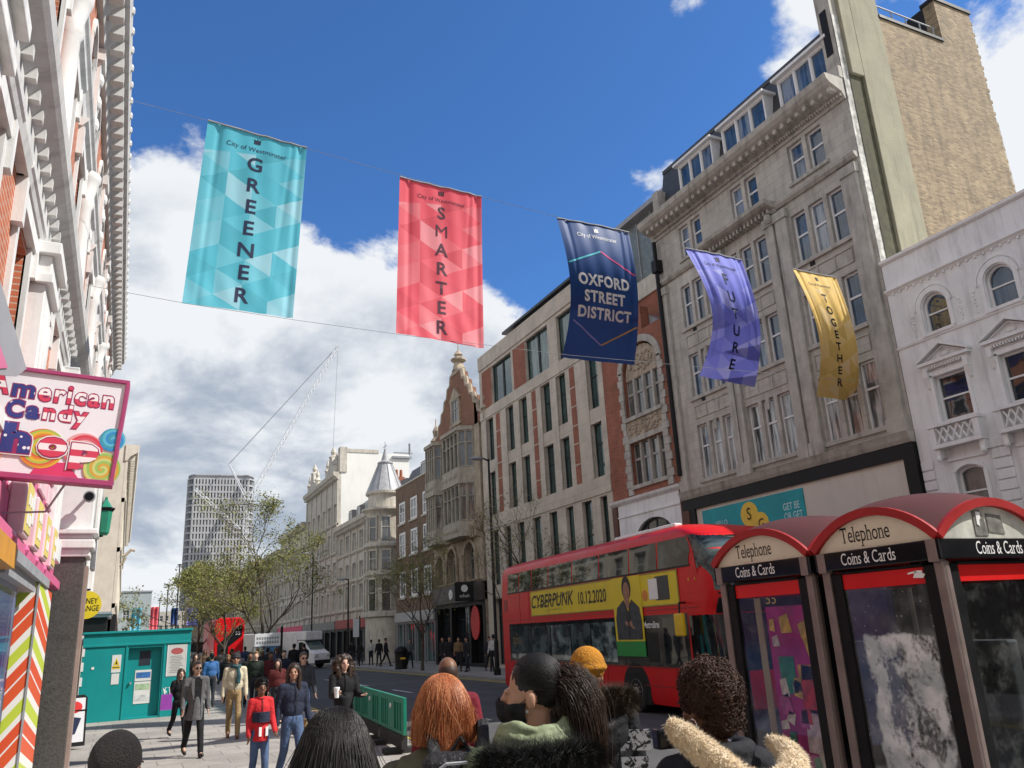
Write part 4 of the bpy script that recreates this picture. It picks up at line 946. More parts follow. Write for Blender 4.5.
stone_front('cream_building', 'cream stone building with dentilled cornice rising behind the turquoise hoarding', 40, 76, 10.9, [(4, 5.6), (6.4, 7.9), (8.6, 9.9)], 12, mat('cream stone', (.70, .65, .56), .7, var=.1, scale=2, dirt=.15), MATS['cream stone'], M_gl_grey, X=-.45, turn=LEFT)
def scroll_brackets():
    t = thing('flag_brackets', 'curled iron brackets sticking out of the cream stone building', 'bracket', (-.2, 44, 6.2))
    m = MB()
    m.tube([(-.3, 0, 0), (.1, 0, .1), (.32, 0, .35), (.5, 0, .3)], .07, 6); m.tube([(-.3, 0, -.5), (0, 0, -.3), (.12, 0, 0)], .06, 6); m.build('scroll', mat('tan carved stone', (.4, .33, .25), .8), t)
scroll_brackets()
stone_front('corner_shop', 'white stone shop building standing beside the camera and out of the frame', -42, -.2, 11.5, [(4.2, 6.0), (7, 9)], 16, M_stone_p, M_stone_p, M_gl_grey)
stone_front('brick_shop', 'red brick shop building standing beside the candy shop and out of the frame', -42, .3, 13.5, [(4.2, 6.0), (7, 9), (10, 11.8)], 16, M_brick_r, M_wst, M_gl_grey, X=-1.4, turn=LEFT)
def end_block(): # closing blocks on the left far away
    t = thing('grey_building', 'flat fronted grey rendered building above the hoarding beside the distant banners', 'building', (1.9, 121, 0), 0)
    hs = [(-4.5+i*1.3, -3.7+i*1.3, z, z+1.3) for i in range(4) for z in (3.2, 5.4)]
    m = MB(); wall(m, -6, 1.45, 0, 9.0, hs, .2); shell(m, -6, 1.45, 0, 9.0, 60); m.build('wall', mat('pale grey render', (.36, .41, .41), .8, var=.08, dirt=.15), t)
    for h in hs: win(t, *h, .15, (.5,), (.5,), .06, .05, M_white_frame, M_gl_grey)
    m = MB(); m.box(-6, 1.5, -.1, .1, 9.002, 9.2); m.build('coping', M_lead, t)
end_block()
stone_front('distant_building', 'distant grey block past the flat fronted rendered building', 185, 290, 12, [(4, 6), (7, 9)], 24, M_stone_g, M_stone_g, M_gl_grey, X=2.4, turn=LEFT)
def street_end():
    t = thing('end_building', 'distant block across the far end of the street under the tower', 'building', (11, 300, 0), 0)
    hs = [(-10+i*1.7, -9+i*1.7, z, z+1.6) for i in range(12) for z in (4, 7, 10)]
    m = MB(); wall(m, -11, 11, 0, 13, hs, .2); shell(m, -11, 11, 0, 13, 4); m.build('wall', M_stone_g, t)
    for h in hs: win(t, *h, .15, (), (.5,), .06, .05, M_white_frame, M_gl_grey)
street_end()
# ------------------------------------------------------------------ telephone boxes
M_red = mat('telephone box red', (.33, .016, .016), .55, var=.12, scale=6, dirt=.12)
M_redroof = mat('faded red roof', (.075, .020, .022), .85, var=.2, scale=5, dirt=.25)
M_cream = mat('cream sign panel', (.66, .60, .46), .45, var=.05, scale=3, dirt=.08)
M_alu = mat('pinkish aluminium', (.23, .18, .165), .45, metal=.3, var=.15, scale=8, dirt=.15)
M_boxblack = mat('black door frame', (.010, .010, .011), .5, var=.3, scale=6, spec=.15)
M_print = mat('black print', (.012, .012, .012), .5)
STEMS = {'T': ((.5, 'b'),), 'l': ((.5, 'bt'),), 'p': ((.12, 'bt'),), 'h': ((.12, 'bt'), (.88, 'b')), 'n': ((.12, 'bt'), (.88, 'b')), 'i': ((.5, 'b'),), 'd': ((.88, 'bt'),), 'r': ((.16, 'bt'),), 'a': ((.86, 'b'),)}
def serif(word, m, parent, loc, size, rot, sx=.62, bold=0.):
    """condensed lettering with slab feet and ears added to the stems of each letter"""
    vs = []; fs = []; x = 0.; e = .030; xh = None
    for ch in word:
        if ch == ' ': x += .24; continue
        me = text_mesh(ch, 1., bold=bold); co = [v.co.copy() for v in me.vertices]; x0, x1 = min(c.x for c in co), max(c.x for c in co); o = len(vs); w = x1-x0
        vs += [(x+c.x-x0, c.y, 0) for c in co]; fs += [tuple(i+o for i in p.vertices) for p in me.polygons]; bpy.data.meshes.remove(me)
        z0, z1 = min(c.y for c in co), max(c.y for c in co)
        def bar(a, b, c, d): k = len(vs); vs.extend([(a, c, .0004), (b, c, .0004), (b, d, .0004), (a, d, .0004)]); fs.append((k, k+1, k+2, k+3))
        for f, where in STEMS.get(ch, ()):
            q = x+w*f
            if 'b' in where: bar(q-.115, q+.115, z0, z0+.035)
            if 't' in where: bar(q-.125, q+.02, z1-.05, z1-.012)
        if ch == 'T': bar(x, x+.03, z1-.17, z1); bar(x+w-.03, x+w, z1-.17, z1)
        x += w+.085
    me = bpy.data.meshes.new('lettering'); me.from_pydata([((p[0]-x/2)*size*sx, p[1]*size, p[2]) for p in vs], [], fs); me.update(); me.materials.append(m)
    return obj('lettering', me, parent, loc, rot)
def whitewash(box):
    y0, y1, z0, z1 = box
    def f(t):
        co = t.n('ShaderNodeTexCoord').outputs['Object']; x, y, z = t.xyz(co)[0:3]
        w = t.vm('ADD', co, t.vm('MULTIPLY', t.comb(0, t.m('SUBTRACT', t.noise(co, 9., 3), .5), t.m('SUBTRACT', t.noise(t.vm('ADD', co, (3, 1, 2)), 9., 3), .5)), (0, .09, .09)))
        _, wy, wz = t.xyz(w)[0:3]
        inb = t.m('MULTIPLY', t.m('MULTIPLY', t.rng(wy, y0, y0+.03), t.rng(wy, y1, y1-.03)), t.m('MULTIPLY', t.rng(wz, z0, z0+.1), t.rng(wz, z1, z1-.03)))
        inner = t.m('MULTIPLY', t.m('MULTIPLY', t.rng(wy, y0+.14, y0+.19), t.rng(wy, y1-.10, y1-.14)), t.m('MULTIPLY', t.rng(wz, z0+.25, z0+.35), t.rng(wz, z1-.17, z1-.22)))
        n = t.noise(t.vm('MULTIPLY', co, (1, 1, .6)), 10., 5, .58, .5); n2 = t.noise(co, 45., 3, .6)
        k = t.m('SUBTRACT', t.m('ADD', t.m('MULTIPLY', n, .75), t.m('MULTIPLY', n2, .3)), t.m('MULTIPLY', inner, .075))
        fac = t.m('MULTIPLY', inb, t.rng(k, .36, .58, 0, .85))
        haze = t.m('MULTIPLY', t.rng(t.noise(co, 3.2, 5, .7), .40, .75, .10, .38), t.rng(wz, z1+.35, z0, .5, 1.))
        spl = t.rng(t.noise(co, 38., 2, .5), .70, .74, 0, .6)
        fac = t.m('MAXIMUM', t.m('MAXIMUM', fac, haze), spl)
        return fac, t.mix(t.rng(t.noise(co, 6., 3), .35, .65), (.82, .84, .84), (.48, .53, .54))
    return f
def grime(t):
    co = t.n('ShaderNodeTexCoord').outputs['Object']
    return t.rng(t.noise(co, 5., 6, .7), .45, .8, .02, .38), t.mix(0., (.22, .23, .22), (0, 0, 0))
G_white = glass_clear('whitewashed glass', (.30, .32, .32), .10, whitewash((.14, .62, .98, 1.83)))
G_grime = glass_clear('grimy glass', (.92, .93, .92), .07, grime)
G_end = glass_clear('street reflecting glass', (.46, .49, .51), .22, grime)
def arch_pts(w, rise, n=16, z=0., m=0.):
    """segmental arch outline from (m, z) to (w-m, z)"""
    h = (w-2*m)/2; Rr = (h*h+rise*rise)/(2*rise); a = math.asin(h/Rr)
    return [(w/2+Rr*math.sin(-a+2*a*i/n), z+Rr*math.cos(-a+2*a*i/n)-(Rr-rise)) for i in range(n+1)]
def phone_box(label, y0, w, first):
    t = thing('telephone_box', label, 'phone box', (3.8, y0, 0), 0, 'telephone boxes at the kerb')
    D = .86; zt = 2.285
    # x is depth (front at 0), y along the street
    m = MB(); m.box(-.01, D+.01, -.01, w+.01, 0, .14); m.build('plinth', M_boxblack, t, bevel=.01)
    for x, y in ((0, 0), (0, w-.055), (D-.055, 0), (D-.055, w-.055)):
        m = MB(); m.box(x, x+.055, y, y+.055, .14, 2.175); m.box(x+.012, x+.043, y-.004 if y == 0 else y+.02, y+.012, .14, 2.175); m.build('corner_post', M_alu, t, bevel=.008)
    # doors / panels on four sides: black frame + glass
    def panel(name, axis, at, a, b, gm, out):
        f = MB(); th = .035; z0, z1 = .14, 2.16; fwid = .075
        bx = (lambda u0, u1, v0, v1: f.box(at, at+th*out, u0, u1, v0, v1)) if axis == 'x' else (lambda u0, u1, v0, v1: f.box(u0, u1, at, at+th*out, v0, v1))
        bx(a, a+fwid, z0, z1); bx(b-fwid, b, z0, z1); bx(a+fwid, b-fwid, z0, z0+.28); bx(a+fwid, b-fwid, 2.155, z1+.01)
        o = f.build(name, M_boxblack, t, bevel=.006)
        r_ = MB()
        if axis == 'x': r_.box(at+.012*out, at+.03*out, a+fwid+.001, b-fwid-.001, 2.068, 2.152)
        else: r_.box(a+fwid+.001, b-fwid-.001, at+.012*out, at+.03*out, 2.068, 2.152)
        r_.build('red_strip', mat('bright red strip', (.62, .012, .012), .4, var=.06), o)
        g_ = MB(); q = at+.018*out
        if axis == 'x': g_.quad((q, b-fwid, z0+.28), (q, a+fwid, z0+.28), (q, a+fwid, 2.067), (q, b-fwid, 2.067))
        else: g_.quad((a+fwid, q, z0+.28), (b-fwid, q, z0+.28), (b-fwid, q, 2.067), (a+fwid, q, 2.067))
        g_.build('glass', gm, o); return o
    panel('side_panel', 'x', .01, .056, w-.056, G_white if first else G_grime, 1)
    panel('door', 'y', .01, .056, D-.056, G_end, 1)
    panel('side_panel', 'x', D-.01, .056, w-.056, G_grime, -1); panel('side_panel', 'y', w-.01, .056, D-.056, G_grime, -1)
    # black sign band with white words
    m = MB(); m.box(-.022, D+.022, -.022, w+.022, 2.18, zt); b = m.build('sign_band', M_blackgloss, t, bevel=.006)
    RX = (R(90), 0, R(-90))
    serif('Coins & Cards', M_wprint, b, (-.0235, w*.54, 2.232), .098, RX, sx=.66)
    serif('Coins & Cards', M_wprint, b, (D*.52, -.0235, 2.232), .098, (R(90), 0, 0), sx=.66)
    for y in (.03, w-.03): MB().box(-.026, .03, y-.03, y+.03, 2.17, 2.284).build('post_cap', M_alu, t, bevel=.004)
    # arched sign panels and vaulted roof
    A = arch_pts(w, .175, 18, zt, .0); B = arch_pts(D, .175, 18, zt, .0); rise = .175
    m = MB(); m.prism([(u, v) for u, v in A[::-1]], -.004, .02, 'x'); p1 = m.build('sign_arch', M_cream, t); m = MB(); m.prism([(u, v) for u, v in A[::-1]], D-.02, D+.004, 'x'); m.build('sign_arch', M_cream, t)
    m = MB(); m.prism(B[::-1], w-.02, w+.004, 'y'); m.build('sign_arch', M_cream, t); m = MB(); m.prism(B[::-1], -.004, .02, 'y'); p2 = m.build('sign_arch', M_cream if not first else mat('peeling sign panel', (.50, .50, .44), .5, var=.35, scale=7, dirt=.4), t)
    serif('Telephone', M_print, p1, (-.0055, w*.55, 2.366), .128, RX, sx=.64)
    if first:
        m = MB()
        m.prism([(.30, 2.30), (.30, 2.43), (.36, 2.44), (.385, 2.40), (.40, 2.30)], -.0085, -.0045); m.prism([(.41, 2.32), (.41, 2.42), (.53, 2.41), (.54, 2.31)], -.0085, -.0045); m.build('paper_remnant', mat('grey paper scraps', (.16, .155, .14), .8, var=.5, scale=20), p2)
        m = MB(); m.prism([(.32, 2.36), (.325, 2.43), (.36, 2.425), (.355, 2.39), (.345, 2.385), (.34, 2.35)], -.012, -.009); m.build('paper_remnant', M_wprint, p2)
    else: serif('Telephone', M_print, p2, (D*.5, -.0055, 2.366), .128, (R(90), 0, 0), sx=.64)
    def rim(pts, at, axis, dd):
        m = MB()
        for i in range(len(pts)-1):
            (u, v), (u2, v2) = pts[i], pts[i+1]
            c = ((w if axis == 'x' else D)/2, zt-.4)
            def off(p, e): d = Vector((p[0]-c[0], p[1]-c[1])).normalized(); return (p[0]+d.x*e, p[1]+d.y*e)
            m.prism([off((u, v), -.002), off((u, v), .044), off((u2, v2), .044), off((u2, v2), -.002)], at, at+dd, axis)
        return m
    for args in ((A, -.035, 'x', .05), (A, D-.015, 'x', .05), (B, -.035, 'y', .05), (B, w-.015, 'y', .05)): rim(*args).build('roof_rim', M_red, t, smooth=True)
    n = 28; m = MB(); vs = []
    hh = lambda q, W_: arch_h(q, W_, rise)
    for i in range(n+1):
        for k in range(n+1):
            u, v = i/n, k/n; a_, b_ = hh(u, D), hh(v, w); vs.append((-.02+(D+.04)*u, -.02+(w+.04)*v, zt+.036+a_+b_-.48*a_*b_/rise))
    m.add(vs, [(i*(n+1)+k, (i+1)*(n+1)+k, (i+1)*(n+1)+k+1, i*(n+1)+k+1) for i in range(n) for k in range(n)])
    m.build('roof', M_redroof, t, smooth=True, sharp=20)
    if first:
        m = MB(); m.prism([(.13, 2.12), (.13, 2.135), (.17, 2.137), (.19, 2.10), (.13, 2.095), (.115, 2.115)], -.012, -.0085, 'x'); m.prism([(.165, 2.125), (.22, 2.12), (.22, 2.128), (.165, 2.135)], -.012, -.0085, 'x'); m.build('white_scrawl', M_wprint, t, loc=(.012, 0, 0))
        MB().tube([(.5, .75, 2.48), (.5, .75, 2.56)], .008, 6).build('roof_pin', M_red, t)
    # inside: rear panel with the telephone, posters
    m = MB(); m.box(D-.16, D-.06, w*.28, w*.72, .9, 1.75); ph = m.build('payphone', mat('steel grey', (.28, .29, .30), .35, metal=.5), t, bevel=.015)
    m = MB(); m.tube([(D-.2, w*.36, 1.62), (D-.22, w*.36, 1.5), (D-.2, w*.36, 1.36)], [.03, .018, .03], 8); m.build('handset', M_boxblack, ph, smooth=True)
    m = MB(); m.box(D-.175, D-.159, w*.45, w*.65, 1.25, 1.45)
    m.build('keypad', M_lead, ph)
    return t
def arch_h(q, W_, rise):
    h = W_/2; x = (q-.5)*W_; Rr = (h*h+rise*rise)/(2*rise); return math.sqrt(max(0, Rr*Rr-x*x))-(Rr-rise)
pb1 = phone_box('nearer telephone box with white smeared paint over its dark glass', 2.88, .82, True)
pb2 = phone_box('farther telephone box with a magenta poster and stickers inside its glass', 3.785, .87, False)
def box_posters():
    M_mag = mat('magenta poster', (.48, .035, .24), .5, var=.3, scale=6)
    m = MB(); m.box(.05, .056, .13, .50, .55, 2.0); p = m.build('poster', M_mag, pb2)
    cols = [((.62, .45, .05), .16, 1.78, .05, .14, -.3), ((.05, .30, .18), .37, 1.58, .10, .18, 0), ((.60, .05, .04), .19, 1.50, .11, .22, .1), ((.66, .40, .06), .20, 1.60, .12, .07, 0), ((.68, .60, .60), .19, 1.26, .13, .20, .05), ((.55, .30, .30), .10, 1.24, .07, .16, -.05), ((.50, .38, .10), .18, 1.0, .09, .16, .2), ((.55, .50, .62), .30, .92, .10, .14, 0)]
    for c, y, z, w_, h_, a in cols:
        s = MB(); s.prism([(u*math.cos(a)-v*math.sin(a), u*math.sin(a)+v*math.cos(a)) for u, v in ((w_*.65, -h_*.62), (w_*.65, h_*.62), (-w_*.65, h_*.62), (-w_*.65, -h_*.62))], -.0025, .002, 'x')
        k = s.build('sticker', mat('sticker %.2f %.2f' % c[:2], c, .5, var=.4, scale=14), p, loc=(.0478, y, z))
    rr = random.Random(12)
    for i in range(22):
        y, z = rr.uniform(.15, .46), rr.uniform(.7, 1.95); w_, h_ = rr.uniform(.02, .05), rr.uniform(.02, .07); c = rr.choice(((.65, .08, .05), (.70, .50, .08), (.60, .55, .55), (.06, .25, .15), (.55, .12, .35), (.75, .70, .60)))
        s = MB(); s.prism([(-w_, -h_), (-w_, h_), (w_*.7, h_*.9), (w_, -h_*.7)], -.0045, -.0028, 'x'); s.build('sticker', mat('sticker %.2f %.2f' % c[:2], c, .5, var=.4, scale=14), p, loc=(.0478, y, z), rot=(rr.uniform(-.4, .4), 0, 0))
    m = MB(); m.box(.05, .055, .54, .60, .42, 2.06); m.build('tape_strip', mat('yellowed tape', (.42, .36, .22), .6, var=.2), pb2)
box_posters()

# ------------------------------------------------------------------ buses
M_bus = mat('bus red paint', (.56, .008, .012), .38, var=.08, scale=1.2, dirt=.12, coat=.05, spec=.2)
M_busglass = glass_dark('bus window glass', (.008, .010, .012), rough=.03, curtain=(.08, .11, .11), amt=.3, wav=.004, spec=.32, cs=1.3, cz_=1.6)
M_busglass2 = glass_dark('lower saloon glass', (.02, .035, .04), rough=.03, curtain=(.22, .29, .29), amt=.7, wav=.004, spec=.5, cs=1.3, cz_=1.6)
M_tyre = mat('tyre rubber', (.018, .018, .018), .85, var=.2)
M_hub = mat('wheel hub', (.36, .33, .30), .5, metal=.5, var=.3, scale=8)
M_adyel = mat('yellow advert', (.66, .52, .02), .45, var=.08, scale=1.5, dirt=.08)
M_lampw = mat('headlamp glass', (.6, .62, .62), .1, var=.05)
def wheel(parent, x, y, z, r=.48, wd=.28, inner=-1):
    m = MB(); m.lathe([(r*.62, -wd/2), (r*.92, -wd/2), (r, -wd/2+.05), (r, wd/2-.05), (r*.92, wd/2), (r*.62, wd/2)], (0, 0, 0), 28)
    o = m.build('wheel', M_tyre, parent, loc=(x, y, z), rot=(R(90), 0, 0), smooth=True)
    m = MB(); m.lathe([(r*.64, -wd/2+.03), (r*.60, -wd/2-.005), (r*.45, -wd/2+.06), (r*.25, -wd/2+.02), (r*.22, -wd/2-.03), (0, -wd/2-.03)], (0, 0, 0), 24); m.lathe([(r*.64, wd/2-.03), (r*.60, wd/2+.005), (r*.45, wd/2-.06), (r*.25, wd/2-.02), (r*.22, wd/2+.03), (0, wd/2+.03)], (0, 0, 0), 24)
    for k in range(10):
        a = 2*math.pi*k/10
        for s in (-1, 1): m.tube([(r*.34*math.cos(a), r*.34*math.sin(a), s*(wd/2-.06)), (r*.34*math.cos(a), r*.34*math.sin(a), s*(wd/2+.01))], .02, 6)
    m.build('rim', M_hub, o, smooth=True)
def front_s(z): return float(np.interp(z, [0.2, .5, 1.2, 2.2, 2.5, 3.0, 3.5, 3.85, 4.05, 4.2], [-3.45, -3.62, -3.72, -3.62, -3.80, -3.74, -3.55, -3.25, -2.75, -2.0]))
def inset(z): return float(np.interp(z, [.2, .35, 1.0, 3.2, 3.85, 4.0, 4.1, 4.2], [.04, 0, 0, 0, .05, .10, .20, .45]))
BW = 1.26
def bus_pt(p, z, off=0., rear=8.95):
    """p in [0,1] offside from rear to front corner, [1,2] round the front, [2,3] nearside"""
    d = .75; i = inset(z)-off; s0 = front_s(z)+d; rr = rear-inset(z)*.6
    if p <= 1: return (rr+(s0-rr)*p, -i, z)
    if p <= 2:
        th = math.pi*(p-1); c, s = math.cos(th), math.sin(th); e = .42
        y = BW-(BW-i)*math.copysign(abs(c)**e, c); return (s0-(d+off)*abs(s)**e, -y, z)
    return (s0+(rr-s0)*(p-2), -(2*BW-i), z)
def p_of(s, z, rear=8.95): rr = rear-inset(z)*.6; s0 = front_s(z)+.75; return (rr-s)/(rr-s0)
def bus_patch(z0, z1, pa, pb, off, nz=6, npp=24):
    """patch of the body skin between heights z0..z1 and parameters pa..pb (each a number or function of z)"""
    m = MB(); fa = pa if callable(pa) else (lambda z: pa); fb = pb if callable(pb) else (lambda z: pb); vs = []
    for i in range(nz+1):
        z = z0+(z1-z0)*i/nz
        for k in range(npp+1): vs.append(bus_pt(fa(z)+(fb(z)-fa(z))*k/npp, z, off))
    m.add(vs, [(i*(npp+1)+k, (i+1)*(npp+1)+k, (i+1)*(npp+1)+k+1, i*(npp+1)+k+1) for i in range(nz) for k in range(npp)])
    return m
def double_decker():
    t = thing('double_decker_bus', 'red double decker bus with yellow advert along its side', 'bus', (11.35, 17.45, -.12), R(90-3.86))
    zs = [.22, .35, .6, 1.0, 1.6, 2.2, 2.3, 2.5, 3.0, 3.5, 3.85, 3.95, 4.0, 4.05, 4.1, 4.15, 4.2]
    m = MB(); vs = []; ps = [0, .25, .5, .75, 1]+[1+.5*(1-math.cos(math.pi*k/28)) for k in range(1, 28)]+[2, 2.25, 2.5, 2.75, 3]
    # wheel arch cut on the offside: side faces are left out around the wheels and the arch is lined
    for z in zs:
        for p in ps: vs.append(bus_pt(p, z))
    n = len(ps); fs = [(i*n+k, (i+1)*n+k, (i+1)*n+(k+1) % n, i*n+(k+1) % n) for i in range(len(zs)-1) for k in range(n)]
    fs.append(tuple((len(zs)-1)*n+k for k in range(n-1, -1, -1)))
    m.add(vs, fs); m.build('body', M_bus, t, smooth=True, sharp=50)
    # upper deck side windows
    cuts = [8.42, 7.35, 6.25, 4.9, 3.2, 1.5, -.15, -1.5, -2.85]
    for q in range(len(cuts)-1):
        a, b = cuts[q]-.03, cuts[q+1]+.03
        w_ = bus_patch(3.22, 3.84, lambda z: p_of(a, z), lambda z: p_of(b, z), .006, 4, 2); o = w_.build('upper_window', M_busglass, t)
        f = bus_patch(3.18, 3.22, lambda z: p_of(a+.03, z), lambda z: p_of(b-.03, z), .004, 1, 2); f.build('window_seal', M_black, o)
    # advert: yellow boards with words, tall figure poster
    ad = MB(); ad.box(-2.30, 6.28, .003, .016, 2.42, 3.13); ado = ad.build('advert_board', M_adyel, t)
    m = MB()
    for x in (-2.33, 6.28): m.box(x, x+.03, .004, .022, 2.39, 3.16)
    m.box(-2.30, 6.28, .004, .022, 2.39, 2.42); m.box(-2.30, 6.28, .004, .022, 3.13, 3.16)
    for x in (4.9, 3.3): m.box(x, x+.012, .0165, .019, 2.43, 3.12)
    m.build('advert_frame', mat('advert frame', (.30, .24, .05), .5), ado)
    RB = (R(90), 0, R(180))
    cyb = lettering('CYBERPUNK', M_print, ado, (4.75, .019, 2.80), .54, RB, sx=1.02, shear=.3, bold=.010)
    m = MB(); m.prism([(5.95, 2.62), (5.7, 2.70), (3.6, 2.98), (3.5, 3.0), (3.6, 2.95), (5.75, 2.66)], .019, .0195); m.prism([(5.5, 2.52), (4.3, 2.56), (3.8, 2.52), (4.3, 2.545)], .019, .0195); m.build('lettering', M_print, ado)
    lettering('10.12.2020', M_print, ado, (2.0, .019, 2.76), .46, RB, sx=.86, bold=.010)
    m = MB(); m.box(-1.95, -1.35, .017, .021, 2.52, 3.06); m.build('console_print', mat('dark grey print', (.05, .05, .055), .5), ado); m = MB(); m.box(-1.45, -1.05, .0215, .024, 2.55, 3.02); m.build('console_print', M_wprint, ado)
    m = MB(); m.lathe([(0, 0), (.13, 0), (.13, .004), (0, .004)], (0, 0, 0), 16); m.build('round_mark', mat('orange print', (.6, .2, .04), .5), ado, loc=(-.95+.1, .017, 2.66), rot=(R(-90), 0, 0))
    po = MB(); po.box(-.68, .74, .017, .030, 1.62, 3.16); poo = po.build('figure_poster', M_adyel, t)
    m = MB(); m.box(-.68, .74, .017, .031, 1.27, 1.62); m.build('green_strip', mat('green print', (.02, .25, .05), .5), poo)
    m = MB(); m.ell((0.02, .0, 2.88), (.23, .006, .30), 14, 10); m.build('figure_hair', mat('poster dark', (.03, .025, .024), .6, var=.3), poo, loc=(0, .033, 0))
    m = MB(); m.ell((0.02, .0, 2.80), (.16, .004, .24), 14, 10); m.prism([(-.10, 2.62), (-.08, 2.4), (.12, 2.4), (.14, 2.62)], -.004, .004); m.build('figure_face', mat('poster face', (.30, .16, .11), .6, var=.35, scale=12), poo, loc=(0, .037, 0))
    m = MB(); m.prism([(-.60, 1.66), (.62, 1.66), (.64, 2.15), (.55, 2.42), (.2, 2.6), (.12, 2.50), (0, 2.3), (-.12, 2.5), (-.2, 2.6), (-.55, 2.40), (-.62, 2.1)], .001, .012); m.build('figure_jacket', mat('poster jacket', (.045, .05, .06), .6, var=.6, scale=9), poo, loc=(0, .03, 0))
    m = MB()
    for sg in (-1, 1): m.prism([(sg*.05+u*sg, 1.98+v) for u, v in ((0, 0), (.10, .02), (.13, .09), (.06, .13), (-.02, .07))][::sg], .013, .017)
    m.prism([(-.30, 1.9), (-.16, 1.92), (-.05, 2.0), (-.06, 2.07), (-.2, 2.0)], .0125, .016); m.build('figure_hands', mat('poster face'), poo, loc=(0, .03, 0))
    m = MB(); m.prism([(.10, 2.50), (.02, 2.30), (.0, 1.70), (.05, 1.70), (.09, 2.28), (.16, 2.55)], .0125, .015); m.prism([(-.10, 2.50), (-.04, 2.30), (-.02, 1.70), (-.05, 1.70), (-.11, 2.28), (-.18, 2.55)][::-1], .0125, .015); m.build('figure_lapels', mat('poster dark'), poo, loc=(0, .03, 0))
    # lower deck windows
    cuts = [8.2, 6.4, 4.9, 3.5, 2.2, .76]
    blk = bus_patch(1.05, 2.2, lambda z: p_of(8.35, z), lambda z: p_of(-2.55, z), .003, 3, 4); bo = blk.build('window_band', M_blackgloss, t)
    for q in range(len(cuts)-1):
        a, b = cuts[q]-.04, cuts[q+1]+.04
        MB().box(b, a, -.02, .009, 1.12, 2.10).build('lower_window', M_busglass2, t)
    MB().box(-2.42, -1.5, -.02, .010, 1.12, 2.12).build('driver_window', M_busglass, t, bevel=.004)
    MB().box(-1.25, -.75, -.02, .009, 1.15, 1.80).build('side_vent', M_black, t)
    lettering('Metroline', M_wprint, t, (-1.0, .012, 1.98), .22, RB, sx=.85, bold=.004)
    # destination glass, windscreens
    wind = bus_patch(2.62, 3.86, lambda z: 1.16-.14*min(1, max(0, (z-2.9)/.3)), lambda z: 1.84+.14*min(1, max(0, (z-2.9)/.3)), .006, 12, 40); wo = wind.build('upper_windscreen', M_busglass, t, smooth=True, sharp=80)
    qg = bus_patch(3.12, 3.86, lambda z: p_of(-2.93-(3.86-z)*.18, z), 1.03, .006, 8, 8); qg.build('upper_quarter_glass', M_busglass, wo, smooth=True, sharp=80)
    m = bus_patch(3.0, 3.9, lambda z: p_of(-2.80-(3.86-z)*.19, z), lambda z: p_of(-2.90-(3.86-z)*.19, z), .012, 8, 2); m.build('pillar_trim', M_bus, wo, smooth=True)
    bus_patch(1.0, 2.14, lambda z: p_of(-2.62, z), 1.985, .006, 8, 44).build('lower_windscreen', M_busglass, t, smooth=True, sharp=80)
    ds = bus_patch(2.16, 2.58, 1.2, 1.8, .007, 3, 20).build('destination_screen', M_blackgloss, t, smooth=True)
    lettering('55', mat('amber screen print', (.7, .45, .08), .5), ds, (-3.83, -1.26, 2.38), .3, (R(90), 0, R(-90)))
    for y in (-.45, -2.07):
        m = MB(); m.ell((-3.52, y, .78), (.12, .22, .13), 12, 8); m.build('headlight', M_lampw, t, smooth=True)
    m = MB(); m.tube([(-2.5, 0, 2.42), (-2.62, .22, 2.42), (-2.62, .24, 2.2)], .022, 6); mo = m.build('mirror_arm', M_black, t)
    m = MB(); m.box(-2.76, -2.44, .18, .30, 1.72, 2.2); m.build('mirror', mat('yellow mirror cover', (.62, .42, .02), .4), mo, bevel=.04)
    # wheels with arches
    for x in (-.05, 5.75):
        a = MB(); a.prism([(x+.66*math.cos(math.pi*k/16), .46+.66*math.sin(math.pi*k/16)) for k in range(17)]+[(x-.66, .2), (x+.66, .2)], -.30, .004); a.build('wheel_arch', M_black, t)
        wheel(t, x, -.12, .47)
        wheel(t, x, -2.4, .47)
    m = MB()
    for z in (.62, 1.02): m.box(-2.9, 8.8, .0, .012, z, z+.018)
    for x in (-1.9, 1.4, 3.3, 4.7, 6.6, 8.1): m.box(x, x+.014, .0, .007, .32, 1.02)
    for x in (7.3, 6.5): m.box(x, x+.012, .0, .007, 2.25, 3.18)
    m.box(-3.0, 8.7, .0, .008, 2.30, 2.318)
    m.build('side_trim', mat('dark red trim', (.25, .01, .012), .4), t)
    for x in (2.0, 3.6): MB().box(x, x+1.3, 0, .006, .38, .95).build('service_hatch', M_bus, t, bevel=.003)
    m = MB(); m.box(8.45, 8.75, .0, .008, 2.62, 3.0); m.build('rear_vent', mat('dark red trim'), t)
    m = MB()
    for x in (-2.75, -3.0): m.ell((x, .003, 2.9), (.03, .012, .04), 8, 5)
    m.build('side_marker', mat('amber marker', (.6, .25, .03), .3), t)
    m = MB(); m.box(-1.8, 1.2, -.62, -.4, 4.16, 4.26); m.build('roof_pod', M_white_trim, t, bevel=.03)
